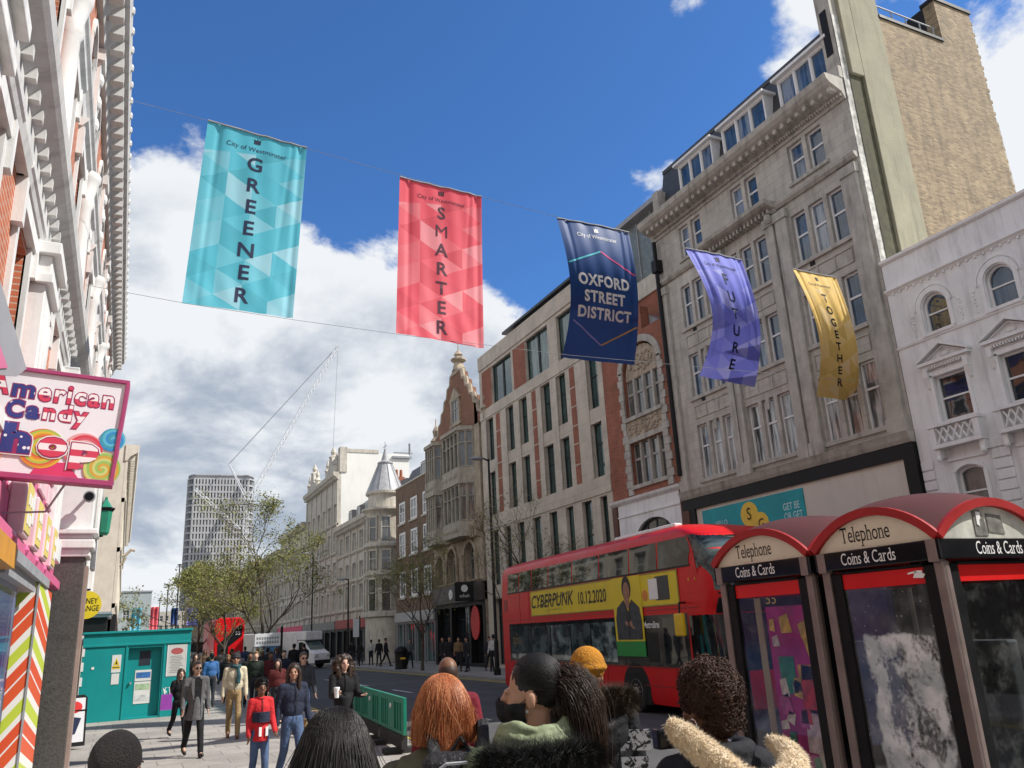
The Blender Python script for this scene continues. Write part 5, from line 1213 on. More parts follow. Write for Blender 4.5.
    # inside: lower saloon poles and seats seen dimly at the rear
double_decker()
def far_bus():
    t = thing('double_decker_bus', 'distant red double decker bus seen from behind with a black diagonal glass sweep', 'bus', (7.35, 77, -.12), 0)
    m = MB(); out = [(0, .3), (2.5, .3), (2.5, 3.6), (2.42, 3.95), (2.1, 4.2), (.4, 4.2), (.08, 3.95), (0, 3.6)]
    m.prism(out, 0, 10.5); m.build('body', M_bus, t, bevel=.12, seg=3)
    m = MB(); m.prism([(0.25, 1.9), (.5, 1.2), (2.3, 2.6), (2.3, 3.6), (1.8, 3.3)], -.012, .01); so_ = m.build('stair_glass', M_blackgloss, t)
    m = MB(); m.box(.3, 1.2, -.013, .01, 1.0, 1.9); m.build('rear_window', M_blackgloss, t); lettering('55', M_wprint, so_, (1.95, -.016, 2.85), .42)
    for x in (0.12, 2.13):
        m = MB(); m.box(x, x+.25, -.02, .02, .8, 1.1); m.build('tail_light', mat('tail lamp', (.4, .02, .02), .3), t)
    for x in (.2, 2.3): m = MB(); m.lathe([(.46, -.13), (.46, .13)], (0, 0, 0), 20); m.build('wheel', M_tyre, t, loc=(x, 2.2, .46), rot=(0, R(90), 0))
far_bus()

# ------------------------------------------------------------------ van, taxi
def box_van():
    t = thing('box_van', 'white box van facing the camera on the far lane', 'van', (13.4, 61.6, -.12), R(132))
    # local x runs back from the nose, y towards the camera side
    M_vw = mat('van white paint', (.86, .83, .84), .4, var=.05, dirt=.2)
    m = MB(); m.box(1.55, 6.4, -1.05, 1.05, .62, 2.62); m.box(.75, 1.56, -1.0, 1.0, 1.98, 2.6); m.build('load_box', M_vw, t, bevel=.05)
    m = MB(); m.prism([(-.0, .35), (1.54, .35), (1.54, 1.97), (1.0, 1.97), (.45, 1.28), (.05, 1.05)][::-1], -.95, .95); m.build('cab', M_vw, t, bevel=.06)
    m = MB(); m.prism([(.98, 1.93), (.47, 1.31), (.44, 1.33), (.95, 1.95)], -.82, .82); m.build('windscreen', M_gl_teal, t)
    m = MB(); m.prism([(1.4, 1.25), (1.4, 1.85), (1.02, 1.85), (.62, 1.28)], .951, .962); m.prism([(1.4, 1.25), (1.4, 1.85), (1.02, 1.85), (.62, 1.28)], -.962, -.951); m.build('side_window', M_gl_dark, t)
    m = MB(); m.box(-.06, .1, -.9, .9, .3, .58); m.build('bumper', M_black, t, bevel=.03)
    for y in (-.7, .7): MB().box(-.03, .2, y-.18, y+.18, .8, 1.0).build('headlight', M_lampw, t, bevel=.03)
    for x in (.85, 5.0):
        for y in (-.85, .85): wheel(t, x, y, .36, .36, .22)
    m = MB(); m.box(1.6, 6.4, -.6, .6, .4, .62); m.build('chassis', M_black, t)
box_van()
def taxi():
    t = thing('black_taxi', 'dark car waiting beside the white van', 'car', (9.6, 60, -.12), R(90))
    m = MB(); m.prism([(0, .35), (4.5, .35), (4.5, .95), (4.2, 1.05), (3.9, 1.7), (1.9, 1.72), (1.25, 1.08), (.15, .95)][::-1], -.85, .85); m.build('body', mat('dark car paint', (.02, .022, .025), .25, coat=.4), t, bevel=.1, seg=3)
    m = MB(); m.prism([(1.86, 1.66), (1.3, 1.12), (1.26, 1.14), (1.82, 1.68)], -.7, .7); m.build('windscreen', M_gl_teal, t)
    m = MB()
    for s in (-1, 1): m.prism([(2.0, 1.1), (3.8, 1.1), (3.7, 1.6), (2.05, 1.6), (1.6, 1.12)], s*.851, s*.86)
    m.build('side_window', M_gl_teal, t)
    for x in (.9, 3.6):
        for y in (-.78, .78): wheel(t, x, y, .32, .32, .2)
    for y in (-.6, .6): m = MB(); m.ell((.06, y, .8), (.08, .12, .12), 10, 8); m.build('headlight', M_lampw, t, smooth=True)
taxi()

# ------------------------------------------------------------------ street lamps and posts
def street_lamp(label, x, y, h, arm):
    t = thing('street_lamp', label, 'street lamp', (x, y, 0), 0, 'street lamps along the road')
    m = MB(); m.lathe([(.16, 0), (.16, .25), (.11, .3), (.10, 1.4), (.075, 1.5), (.05, h-.25), (.045, h)], (0, 0, 0), 10); m.build('post', M_black, t, smooth=True)
    if arm:
        m = MB(); m.tube([(0, 0, h-.1), (arm*.5, 0, h+.02), (arm*.9, 0, h)], .04, 8); m.build('arm', M_black, t)
        m = MB(); m.ell((arm, 0, h-.02), (.36, .16, .09), 12, 8); m.build('lamp_head', M_lead, t, smooth=True)
    else:
        m = MB(); m.lathe([(.05, h), (.22, h+.05), (.2, h+.12), (.05, h+.16)], (0, 0, 0), 10); m.tube([(-.3, 0, h-.1), (.3, 0, h-.1)], .03, 6); m.build('lamp_head', M_black, t)
street_lamp('tall black street lamp with a flat head in front of the modern stone block', 15.25, 34.5, 9.75, -.6)
street_lamp('thin black street lamp in front of the turret building', 15.1, 61, 6.1, -.5)
street_lamp('thin black street lamp in front of the pinnacled tall building', 15.1, 74, 9.3, -.6)
street_lamp('dark lantern topped street lamp above the turquoise hoarding, tallest of three', 4.4, 81, 8.95, 0)
street_lamp('dark lantern topped street lamp above the hoarding, middle sized of three', 4.4, 100, 8.4, 0)
street_lamp('dark lantern topped street lamp above the hoarding, shortest of three', 4.4, 121, 8.0, 0)

# ------------------------------------------------------------------ trees
def tree(name, label, x, y, h, crown, seed, leaves, leafm, trunk_r=.14, fork=.42, spread=1., lsize=.11, lev=5):
    rr = random.Random(seed); t = thing(name, label, 'tree', (x, y, 0), rr.uniform(0, 6), 'street trees')
    m = MB(); tips = []
    def grow(p, d, L, r, lv):
        n = 3; pts = [p]; q = p; dd = d
        for i in range(n):
            dd = (dd+Vector((rr.uniform(-.16, .16), rr.uniform(-.16, .16), rr.uniform(-.02, .12)))).normalized(); q = q+dd*L/n; pts.append(q)
        m.tube(pts, [r*(1-.45*i/n) for i in range(n+1)], 7 if lv > 3 else (5 if lv > 1 else 3), cap=False)
        if lv <= 2: tips.extend(pts[1:]+[(pts[1]+pts[2])/2])
        if lv == 0: return
        k = 3 if lv >= 3 else rr.choice((2, 3, 3))
        for i in range(k):
            a = rr.uniform(.35, .8)*spread; ax = Vector((rr.uniform(-1, 1), rr.uniform(-1, 1), rr.uniform(-.3, .3))).normalized()
            nd = (Matrix.Rotation(a, 3, dd.cross(ax).normalized() if dd.cross(ax).length > .01 else ax) @ dd).normalized()
            at = pts[-1] if i == 0 or lv == lev else pts[rr.choice((2, 3))]
            grow(at, nd, L*rr.uniform(.62, .82), r*.55, lv-1)
    base = h*fork
    m.tube([(0, 0, 0), (.02, .01, .3), (.03, 0, base*.6), (0, .03, base)], [trunk_r*1.25, trunk_r, trunk_r*.85, trunk_r*.75], 10)
    for i in range(4):
        a = i*math.pi/2+rr.uniform(-.4, .4); grow(Vector((0, .03, base*(.72+.09*i))), Vector((math.cos(a)*.75*spread, math.sin(a)*.75*spread, .8)).normalized(), (h-base)*.36*crown, trunk_r*.5, lev-1)
    grow(Vector((0, .03, base)), Vector((.05, 0, 1)), (h-base)*.42, trunk_r*.7, lev)
    m.build('trunk', mat('tree bark', (.085, .07, .055), .9, var=.35, scale=6, bump=.4), t, smooth=True)
    c = MB()
    for i in range(leaves):
        p = rr.choice(tips)+Vector((rr.gauss(0, .16), rr.gauss(0, .16), rr.gauss(-.03, .14)))
        a = Vector((rr.uniform(-1, 1), rr.uniform(-1, 1), rr.uniform(-.7, .7))).normalized(); b = a.cross(Vector((rr.uniform(-1, 1), rr.uniform(-1, 1), rr.uniform(-1, 1)))).normalized()
        s = lsize*rr.uniform(.6, 1.35); c.mats(rr.choice((0, 0, 1, 2))); c.quad(p-b*s*.55, p-a*s*.1+a*s*.6, p+b*s*.55, p-a*s*.55)
    if leaves: c.build('crown', leafm, t)
M_lf = [mat('spring leaf', (.27, .29, .08), .6, var=.3, trans=.4), mat('spring leaf dark', (.15, .17, .05), .6, var=.3, trans=.35), mat('bud brown', (.22, .18, .08), .7, var=.3, trans=.25)]
tree('plane_tree', 'large young leafed plane tree on the kerb in front of the office tower', 6.1, 41, 8.0, .86, 14, 9000, M_lf, .11, .26, 1.0, .075, 6)
tree('plane_tree', 'leafy plane tree half hidden behind the larger one near the red bus', 6.6, 62, 6.4, .85, 21, 6000, M_lf, .13, .28, 1.0, .10, 6)
tree('plane_tree', 'distant leafy tree beyond the two larger plane trees', 6.6, 84, 8, 1.3, 31, 8000, M_lf, .15, .25, 1.0, .15, 6)
tree('street_tree', 'sparse dark tree on the far pavement in front of the brown brick building', 14.95, 43.8, 6.2, 1.1, 5, 3500, M_lf, .09, .36, 1.1, .075, 6)
tree('street_tree', 'thin nearly bare tree behind the rear end of the double decker bus', 15.2, 31.5, 6.9, 1.0, 9, 1200, M_lf, .08, .40, 1., .06, 6)

# ------------------------------------------------------------------ banners and cables across the street
def banner_mat(name, base, amp, top=.84):
    def f(t, co, uv):
        u, v, _ = t.xyz(uv)[0:3]
        us = t.m('MULTIPLY', u, 4.); vs = t.m('MULTIPLY', v, 7.4)
        a = t.m('FLOOR', us); b = t.m('FLOOR', t.m('ADD', vs, t.m('MULTIPLY', us, .5))); c = t.m('FLOOR', t.m('SUBTRACT', vs, t.m('MULTIPLY', us, .5)))
        w = t.n('ShaderNodeTexWhiteNoise'); t.put(w.inputs[0], t.comb(a, b, c))
        k = t.m('MULTIPLY', t.m('SUBTRACT', t.m('POWER', w.outputs[0], 1.4), .25), t.rng(t.m('ADD', v, t.m('MULTIPLY', u, -.09)), top, top-.012, 0, 1, 'LINEAR'))
        return t.mix(t.m('MULTIPLY', k, amp, clamp=True), t.mix(t.rng(k, -.25, 0, .16, 0., 'LINEAR'), base, (.0, .0, .0)), (1, 1, 1))
    return shader(name, f, .55, .3, trans=.22)
def banner(name, label, corners, Y, m, depth_curve, text, tm, tsize, seed, extra=None, tshift=0., city=True, ctm=None):
    """cloth hung between the upper and lower cables; corners TL, TR, BR, BL = (x, z); depth_curve(v) = how far the wind pushes it along the street"""
    rr = random.Random(seed); t = thing('banner', label, 'banner', (corners[0][0], Y, corners[0][1]), 0, 'banners hung across the street')
    ox, oz = corners[0]; ph = [rr.uniform(0, 6.28) for _ in range(8)]
    def S(u, v, off=0.):
        """u 0..1 left to right, v 1 top .. 0 bottom"""
        e = 1-v; tl, tr, br, bl = corners
        x = (tl[0]+(tr[0]-tl[0])*u)*v+(bl[0]+(br[0]-bl[0])*u)*e; z = (tl[1]+(tr[1]-tl[1])*u)*v+(bl[1]+(br[1]-bl[1])*u)*e
        bow, push, edge = depth_curve(u, e); f = (Y+push)/Y; x = (x+bow)*f; z = CAM_H+(z+edge-CAM_H)*f
        wv = .006*math.sin(u*17+ph[0]+e*2)*(.3+v*.6)+.006*math.sin(u*29+ph[1]-e*5)+.014*math.sin(u*5+ph[2]+e*3.5)+.008*math.sin(e*8+u*6+ph[3])*e
        wv += .030*math.exp(-((u-.94)/.03)**2)+.026*math.exp(-((u-.12)/.025)**2)*(1-.5*e)+.02*math.exp(-((u-.86+.1*e)/.02)**2)*v
        wv += .014*max(0, e-.62)*math.sin(u*26-e*30+ph[4])
        return Vector((x-ox, push+wv+off, z-oz+.008*math.sin(u*24)*v**8))
    nu, nv = 60, 70; b = MB(); vs = [S(i/nu, k/nv) for k in range(nv+1) for i in range(nu+1)]
    b.add(vs, [(k*(nu+1)+i, k*(nu+1)+i+1, (k+1)*(nu+1)+i+1, (k+1)*(nu+1)+i) for k in range(nv) for i in range(nu)])
    me = b.mesh('cloth', m, True, 0); uvl = me.uv_layers.new(name='UVMap')
    for l in me.loops: k, i = divmod(l.vertex_index, nu+1); uvl.data[l.index].uv = (i/nu, k/nv)
    obj('cloth', me, t)
    def stick(me2, mm, name='lettering'):
        bm = bmesh.new(); bm.from_mesh(me2); bmesh.ops.triangulate(bm, faces=bm.faces)
        for _ in range(2): bmesh.ops.subdivide_edges(bm, edges=[e for e in bm.edges if e.calc_length() > .05], cuts=1, use_grid_fill=False); bmesh.ops.triangulate(bm, faces=bm.faces)
        for v in bm.verts: v.co = S(v.co.x, v.co.y, -.005)
        bm.to_mesh(me2); bm.free(); me2.materials.clear(); me2.materials.append(mm); me2.name = name; return obj(name, me2, t)
    w = corners[1][0]-corners[0][0]; h = corners[0][1]-corners[3][1]
    def word(s, u, v, size, mm, **k):
        me2 = text_mesh(s, size, **k); me2.transform(Matrix.Diagonal((1/w, 1/h, 1, 1))); me2.transform(Matrix.Translation((u, v, 0))); return stick(me2, mm)
    if text:
        n = len(text); v0, v1 = (.815, .075) if depth_curve is flat else (.80, .13)
        for i, c in enumerate(text): word(c, .5, v0+(v1-v0)*i/(n-1), tsize, tm, bold=0. if c == 'M' else .008)
    if city:
        word('City of Westminster', .5, .905, tsize*.34, ctm or tm, sx=.95)
        cr_ = MB(); cr_.prism([(-.06, -.05), (.06, -.05), (.06, .02), (.07, .06), (.03, .03), (0, .06), (-.03, .03), (-.07, .06), (-.06, .02)], 0, .001, 'z'); me3 = cr_.mesh('crest', ctm or tm); me3.transform(Matrix.Diagonal((1.0/w, 1.0/h, 1, 1))); me3.transform(Matrix.Translation((.5, .955, 0))); stick(me3, ctm or tm, 'crest')
    if extra: extra(word, stick, w, h)
    m_ = MB(); m_.tube([S(i/12, 1, -.01)+Vector((0, 0, .0)) for i in range(13)], .018, 6); m_.build('hem_rope', M_lead, t)
    for i in range(7): pass
    return t
k_ = 14/12
def cz(z): return CAM_H+(z-CAM_H)*k_
BY = 14.0
def BC(*c): return [(x*k_, cz(z)) for x, z in c]
M_nav = mat('navy print', (.012, .02, .06), .6)
flat = lambda u, e: (0, .10*math.sin(math.pi*e), 0)
banner('banner', 'turquoise banner reading GREENER down its length', BC((.61, 10.02), (2.19, 9.89), (2.05, 6.78), (.43, 6.82)), BY, banner_mat('turquoise cloth', (.09, .50, .63), .36), flat, 'GREENER', M_nav, .41, 1)
M_dk = mat('maroon print', (.07, .012, .03), .6)
banner('banner', 'coral red banner reading SMARTER down its length', BC((3.82, 9.68), (5.38, 9.59), (5.31, 6.62), (3.73, 6.72)), BY, banner_mat('coral cloth', (.82, .10, .14), .32), flat, 'SMARTER', M_dk, .39, 2)
def curl(a, b, lift=0., q=.0):
    def f(u, e): return (b*math.sin(math.pi*e)*(1.15-.4*u), a*e**2.7-.14*math.sin(math.pi*e), 0)
    return f
def district(word, stick, w, h):
    W_ = mat('white cloth print', (.80, .80, .80), .6)
    for s, v, sz in (('OXFORD', .575, .375), ('STREET', .455, .375), ('DISTRICT', .335, .375)): word(s, .50, v, sz, W_, sx=.86, bold=.014, sp=1.12)
    def line(p, q, c):
        a, b = Vector(p), Vector(q); d = (b-a); n = Vector((-d.y*h/w, d.x*w/h)).normalized()*.010; n = Vector((n.x, n.y*w/h*1.0))
        me = bpy.data.meshes.new('line'); pts = []; N = 14
        vs = []; fs = []
        for i in range(N+1): p_ = a+d*i/N; vs += [(p_.x-n.x, p_.y-n.y, 0), (p_.x+n.x, p_.y+n.y, 0)]
        for i in range(N): fs.append((2*i, 2*i+1, 2*i+3, 2*i+2))
        me.from_pydata(vs, [], fs); stick(me, c, 'coloured_line')
    line((.02, .685), (.50, .80), mat('cyan line', (.10, .52, .62), .5)); line((.50, .80), (.985, .665), mat('pink line', (.60, .08, .22), .5))
    line((.06, .27), (.50, .115), mat('lilac line', (.30, .30, .66), .5)); line((.50, .115), (.985, .275), mat('gold line', (.66, .42, .10), .5))
banner('banner', 'navy blue banner with coloured lines reading OXFORD STREET DISTRICT', BC((6.96, 9.45), (8.60, 9.44), (8.40, 6.60), (6.84, 6.60)), BY, mat('navy cloth', (.018, .060, .20), .5, var=.12, scale=.8, trans=.12), curl(2.6, .24), '', M_nav, .40, 3, district, ctm=mat('white cloth print', (.80, .80, .80), .6))
banner('banner', 'lilac blue banner reading FUTURE with a curled dark bottom', BC((9.96, 9.31), (11.45, 9.28), (11.30, 6.40), (9.92, 6.52)), BY, banner_mat('lilac cloth', (.19, .21, .70), .28), curl(2.1, .50), 'FUTURE', M_nav, .38, 4)
banner('banner', 'golden yellow banner reading TOGETHER with a curled bottom', BC((12.87, 9.28), (14.20, 9.27), (14.18, 6.28), (12.99, 6.34)), BY, banner_mat('golden cloth', (.88, .59, .17), .25), curl(1.8, .42), 'TOGETHER', M_print, .30, 5)
def cable(label, pts):
    t = MB(); t.tube(pts, .0045, 5); o = t.build('cable', M_lead); tag(o, label, 'cable', 'cables carrying the banners')
def top_at(x): return cz(10.02)+(x/k_-.61)*(9.28-10.02)/(12.87-.61)*1.0
cable('upper wire stretched across the street carrying the banners', [(-1.0, BY, cz(10.13)), (.6*k_, BY, cz(10.03)), (3.8*k_, BY, cz(9.72)), (7*k_, BY, cz(9.47)), (10*k_, BY, cz(9.33)), (14*k_, BY, cz(9.29)), (18.0, BY, cz(9.5))])
cable('lower wire tied to the bottom hems of the turquoise and red banners', [(-1.0, BY, cz(6.93)), (.5*k_, BY, cz(6.82)), (2.1*k_, BY, cz(6.75)), (3.8*k_, BY, cz(6.70)), (7*k_, BY, cz(6.66)), (18.0, BY, cz(6.8))])
def small_banner(label, px, py0, py1, wpx, Y, m):
    a = onY_(px-wpx/2, py0, Y); b = onY_(px+wpx/2, py0, Y); c = onY_(px, py1, Y)
    t = MB(); w = b.x-a.x; h = a.z-c.z; n = 14; vs = []
    for i in range(n+1):
        for k in range(n+1): vs.append((w*i/n, .12*math.sin(i*.9)+.25*math.sin(k*.25), -h*k/n))
    t.add(vs, [(i*(n+1)+k, (i+1)*(n+1)+k, (i+1)*(n+1)+k+1, i*(n+1)+k+1) for i in range(n) for k in range(n)])
    o = t.build('street_banner', m, loc=a, smooth=True); s = o.modifiers.new('thick', 'SOLIDIFY'); s.thickness = .01; tag(o, label, 'banner', 'distant banners')
def onY_(x, y, Y): v = pix_dir(x, y); return Vector((0, 0, CAM_H))+v*(Y/v.y)
small_banner('tiny distant turquoise banner above the hoarding', 137, 608, 632, 10, 95, MATS['turquoise cloth'])
small_banner('tiny distant red banner above the hoarding', 155, 607, 631, 8, 95, MATS['coral cloth'])
small_banner('tiny distant dark blue banner above the hoarding', 175, 608, 626, 7, 95, MATS['navy cloth'])
small_banner('tiny distant lilac banner beside the leafy tree', 193, 608, 626, 11, 95, MATS['lilac cloth'])

# ------------------------------------------------------------------ candy shop on the left
M_pink = mat('pink shop paint', (.62, .13, .27), .45, var=.08, scale=3)
M_palep = mat('pale pink', (.72, .50, .54), .5, var=.08)
def stripes(t, co, uv):
    x, y, z = t.xyz(co)[0:3]; f = t.m('FRACT', t.m('MULTIPLY', y, 7.5)); s = t.rng(f, .48, .52)
    return t.mix(s, (.60, .05, .10), (.80, .77, .77))
def stars(t, co, uv):
    v = t.n('ShaderNodeTexVoronoi'); v.inputs['Scale'].default_value = 14; t.put(v.inputs['Vector'], co)
    return t.mix(t.rng(v.outputs['Distance'], .20, .26), (.75, .75, .8), (.03, .04, .20))
M_stripe = shader('striped letters', stripes, .45); M_star = shader('starry letters', stars, .45)
def swirl(cols, turns=2.2):
    def f(t, co, uv):
        x, y, z = t.xyz(co)[0:3]; a = t.m('ARCTAN2', z, x); r = t.m('SQRT', t.m('ADD', t.m('MULTIPLY', x, x), t.m('MULTIPLY', z, z)))
        v = t.m('FRACT', t.m('ADD', t.m('MULTIPLY', r, 13.), t.m('DIVIDE', a, 6.2832))); o = t.n('ShaderNodeValToRGB'); t.put(o.inputs[0], v)
        o.color_ramp.interpolation = 'CONSTANT'; e = o.color_ramp.elements
        while len(e) < len(cols): e.new(.5)
        for i, c in enumerate(cols): e[i].position = i/len(cols); e[i].color = (*c, 1)
        return o.outputs[0]
    return f
def candy_sign():
    t = thing('shop_sign', 'pink edged sign reading American Candy Shop with printed lollipops', 'sign', (-.145, 9.0, 4.62), 0, rot=(0, R(3.9), 0))
    # local: x runs left from the right edge (negative), z down
    w, h = 1.38, 1.055
    m = MB(); m.box(-w, 0, 0, .14, -h, 0); b = m.build('light_box', mat('pale lilac sign face', (.74, .73, .77), .35, var=.05, scale=1.5), t)
    m = MB()
    for x0, x1, z0, z1 in ((-w-.02, .02, -.012, .03), (-w-.02, .02, -h-.045, -h+.012), (-.015, .025, -h, 0), (-w-.025, -w+.015, -h, 0)): m.box(x0, x1, -.025, .165, z0, z1)
    m.build('pink_frame', mat('raspberry frame', (.36, .06, .16), .45), t, bevel=.006)
    y = -.004; RX = (R(90), 0, 0)
    def word(s, x0, x1, z, hh, mm, dy=0., **k):
        x0, x1 = -.10+(x0+.115)*.94, -.10+(x1+.115)*.94
        me = text_mesh(s, .3, align='LEFT', **k); co = [v.co for v in me.vertices]; xa, xb = min(c.x for c in co), max(c.x for c in co); za, zb = min(c.y for c in co), max(c.y for c in co); sc = (x1-x0)/(xb-xa)
        me.transform(Matrix.Translation((-xa, -za, 0))); me.transform(Matrix.Diagonal((sc, hh/(zb-za), 1, 1))); me.materials.append(mm)
        if mm is not M_wprint:
            m2 = text_mesh(s, .3, align='LEFT', **{**k, 'bold': k.get('bold', 0)+.012}); co = [v.co for v in m2.vertices]; xa, xb = min(c.x for c in co), max(c.x for c in co); za, zb = min(c.y for c in co), max(c.y for c in co); e = .010
            m2.transform(Matrix.Translation((-xa, -za, 0))); m2.transform(Matrix.Diagonal(((x1-x0+2*e)/(xb-xa), (hh+2*e)/(zb-za), 1, 1))); m2.materials.append(mat('letter outline', (.30, .035, .12), .4)); obj('lettering', m2, b, (x0-e, y+dy+.0015, z-e), RX)
        return obj('lettering', me, b, (x0, y+dy, z), RX)
    word('A', -1.30, -1.12, -.27, .20, M_stripe, bold=.012); word('m', -1.09, -.88, -.285, .135, M_star, bold=.008); word('erican', -.845, -.115, -.30, .19, M_stripe, bold=.006, sp=1.15)
    word('C', -1.11, -.95, -.50, .19, M_star, bold=.014); word('a', -.925, -.80, -.50, .14, M_star, bold=.014); word('ndy', -.765, -.34, -.545, .235, M_stripe, bold=.007, sp=1.15)
    def lolly(x, z, r, cols, name, dy):
        d = MB(); d.lathe([(0, -.004), (r, -.004), (r, .004), (0, .004)], (0, 0, 0), 32); me = d.mesh('lollipop_print', shader(name, swirl(cols), .4)); me.transform(Matrix.Rotation(R(90), 4, 'X')); obj('lollipop_print', me, b, (x, dy, z))
    lolly(-.66, -.78, .20, [(.62, .25, .03), (.66, .45, .05), (.35, .50, .08), (.6, .12, .06)], 'orange swirl', -.006)
    lolly(-.30, -.76, .18, [(.62, .05, .08), (.7, .35, .35), (.6, .10, .14)], 'red swirl', -.006)
    lolly(-1.14, -.90, .15, [(.66, .20, .03), (.70, .40, .06), (.62, .3, .1)], 'amber swirl', -.006)
    lolly(-.05, -.62, .12, [(.03, .25, .55), (.10, .45, .6), (.05, .3, .4)], 'blue swirl', -.007)
    lolly(-.10, -.93, .17, [(.30, .50, .12), (.55, .60, .20), (.6, .35, .05)], 'lime swirl', -.007)
    lolly(-1.10, -1.0, .10, [(.02, .12, .45), (.05, .35, .5)], 'deep blue swirl', -.008)
    m = MB(); m.prism([(-.72, -1.04), (-.30, -1.04), (-.42, -.90), (-.66, -.92)], -.0085, -.003); m.build('candy_print', mat('red candy print', (.60, .05, .14), .4), b)
    m = MB(); m.box(-.67, -.655, -.008, -.003, -1.04, -.98); m.build('candy_print', M_wprint, b)
    y = -.016
    for s, x0, x1, z0, hh, mm in (('S', -1.38, -1.14, -.84, .26, M_stripe), ('h', -1.09, -.82, -.85, .30, M_star), ('o', -.75, -.48, -.86, .20, M_stripe), ('p', -.44, -.17, -.96, .27, M_stripe)):
        word(s, x0, x1, z0, hh, mm, -.004, bold=.018); word(s, x0-.022, x1+.022, z0-.022, hh+.044, M_wprint, 0, bold=.030)
    m = MB(); m.tube([(-w, .07, -.3), (-w-.15, .07, -.3)], .03, 6); m.tube([(-w, .07, -.8), (-w-.15, .07, -.8)], .03, 6); m.tube([(-.4, .15, -h), (-.55, .3, -h-.3), (-1.1, .4, -h-.35)], .012, 6); m.build('bracket', M_lead, t)
candy_sign()
def chev(t, co, uv):
    x, y, z = t.xyz(co)[0:3]; d = t.m('SUBTRACT', t.m('MULTIPLY', y, .14), x)
    v = t.m('FRACT', t.m('MULTIPLY', t.m('ADD', z, t.m('MULTIPLY', d, 1.25)), 1/.78)); o = t.n('ShaderNodeValToRGB'); t.put(o.inputs[0], v); o.color_ramp.interpolation = 'CONSTANT'
    cols = [(0, (.70, .10, .03)), (.24, (.80, .76, .72)), (.28, (.70, .09, .03)), (.5, (.82, .80, .75)), (.62, (.52, .62, .06)), (.84, (.82, .80, .75))]; e = o.color_ramp.elements
    while len(e) < len(cols): e.new(.5)
    for i, (p, c) in enumerate(cols): e[i].position = p; e[i].color = (*c, 1)
    return o.outputs[0]
def candy_shop():
    t = thing('candy_shop', 'pink candy shopfront with toy block boxes and orange and lime chevron columns', 'shop', (-1.3, 4.4, 0))
    m = MB(); m.box(0, .14, 0, 12.05, 3.0, 3.55); m.box(0, .10, 5.0, 12.05, 3.55, 4.9); m.box(0, .26, 0, 12.05, 2.98, 3.12); m.build('fascia', M_pink, t, bevel=.01)
    m = MB()
    for i in range(4, 9):
        for k in range(3): m.box(.10, .14, .4+i*1.3, 1.4+i*1.3, 3.7+k*.4, 3.98+k*.4)
    m.build('fascia_panels', M_palep, t, bevel=.01)
    for i in range(3, 7):
        y = 1.4+i*1.28
        m = MB(); m.box(.141, .30, y, y+.62, 3.13, 3.72); bo = m.build('toy_block', M_palep, t, bevel=.02)
        m = MB(); m.box(.301, .312, y+.05, y+.57, 3.17, 3.68); yo = m.build('yellow_face', mat('yellow block face', (.66, .55, .16), .5, var=.1), bo)
        m = MB()
        for a in range(2):
            for c in range(2): m.box(.313, .318, y+.12+a*.22, y+.26+a*.22, 3.25+c*.2, 3.37+c*.2)
        m.build('window_print', M_wprint, bo)
        m = MB(); m.ell((.16, y-.32, 3.06), (.13, .2, .10), 10, 6); m.build('pink_bump', M_pink, t, smooth=True)
    m = MB(); m.box(0, .28, 5.0, 9.6, 2.86, 2.975); m.box(.04, .22, 5.0, 8.2, 2.72, 2.858); m.build('soffit', M_lead, t)
    M_ch = shader('chevron stripes', chev, .4)
    m = MB(); m.box(-.24, 0, 0, 2.4, 0, 2.85); m.build('chevron_column', M_ch, t, loc=(.25, 8.3, 0))
    m = MB(); m.box(-.01, .012, -.012, .02, 0, 2.85); m.build('edge_strip', M_lead, t, loc=(.25, 8.3, 0))
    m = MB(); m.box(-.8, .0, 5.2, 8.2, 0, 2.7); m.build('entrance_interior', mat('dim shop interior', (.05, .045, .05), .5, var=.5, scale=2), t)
    m = MB(); m.box(0.0, .12, 3.2, 7.2, .3, 2.75); m.build('display_window', glass_dark('sweet shop glass', (.10, .05, .16), curtain=(.05, .12, .30), amt=.8), t)
    m = MB(); m.box(.0, .15, 10.75, 12.0, 0, 2.85); m.build('dark_door', M_blackgloss, t)
    m = MB(); m.box(.05, .3, 3.2, 5.0, 2.75, 2.98); m.build('amber_panel', mat('amber panel', (.55, .26, .04), .5), t)
candy_shop()
def pink_board():
    pts = [onX_(-30, 225, -1.02), onX_(-8, 285, -1.02), onX_(19, 368, -1.02), onX_(8, 376, -1.02), onX_(-30, 372, -1.02)]
    t = thing('sign_board', 'grey edged pink board sticking out above the candy sign', 'sign', (-1.02, 5, 5))
    m = MB(); m.prism([(p.y-5, p.z-5) for p in pts], 0, .06, 'x'); m.build('grey_edge', mat('grey board edge', (.30, .30, .32), .5), t)
    c = sum((Vector((p.y-5, p.z-5)) for p in pts), Vector((0, 0)))/5
    m = MB(); m.prism([(p.y-5, p.z-5) for p in (onX_(-30, 262, -.95), onX_(-8, 322, -.95), onX_(8, 368, -.95), onX_(-30, 370, -.95))], .061, .07, 'x'); m.build('pink_face', M_pink, t)
def onX_(x, y, X): v = pix_dir(x, y); return Vector((0, 0, CAM_H))+v*(X/v.x)
pink_board()
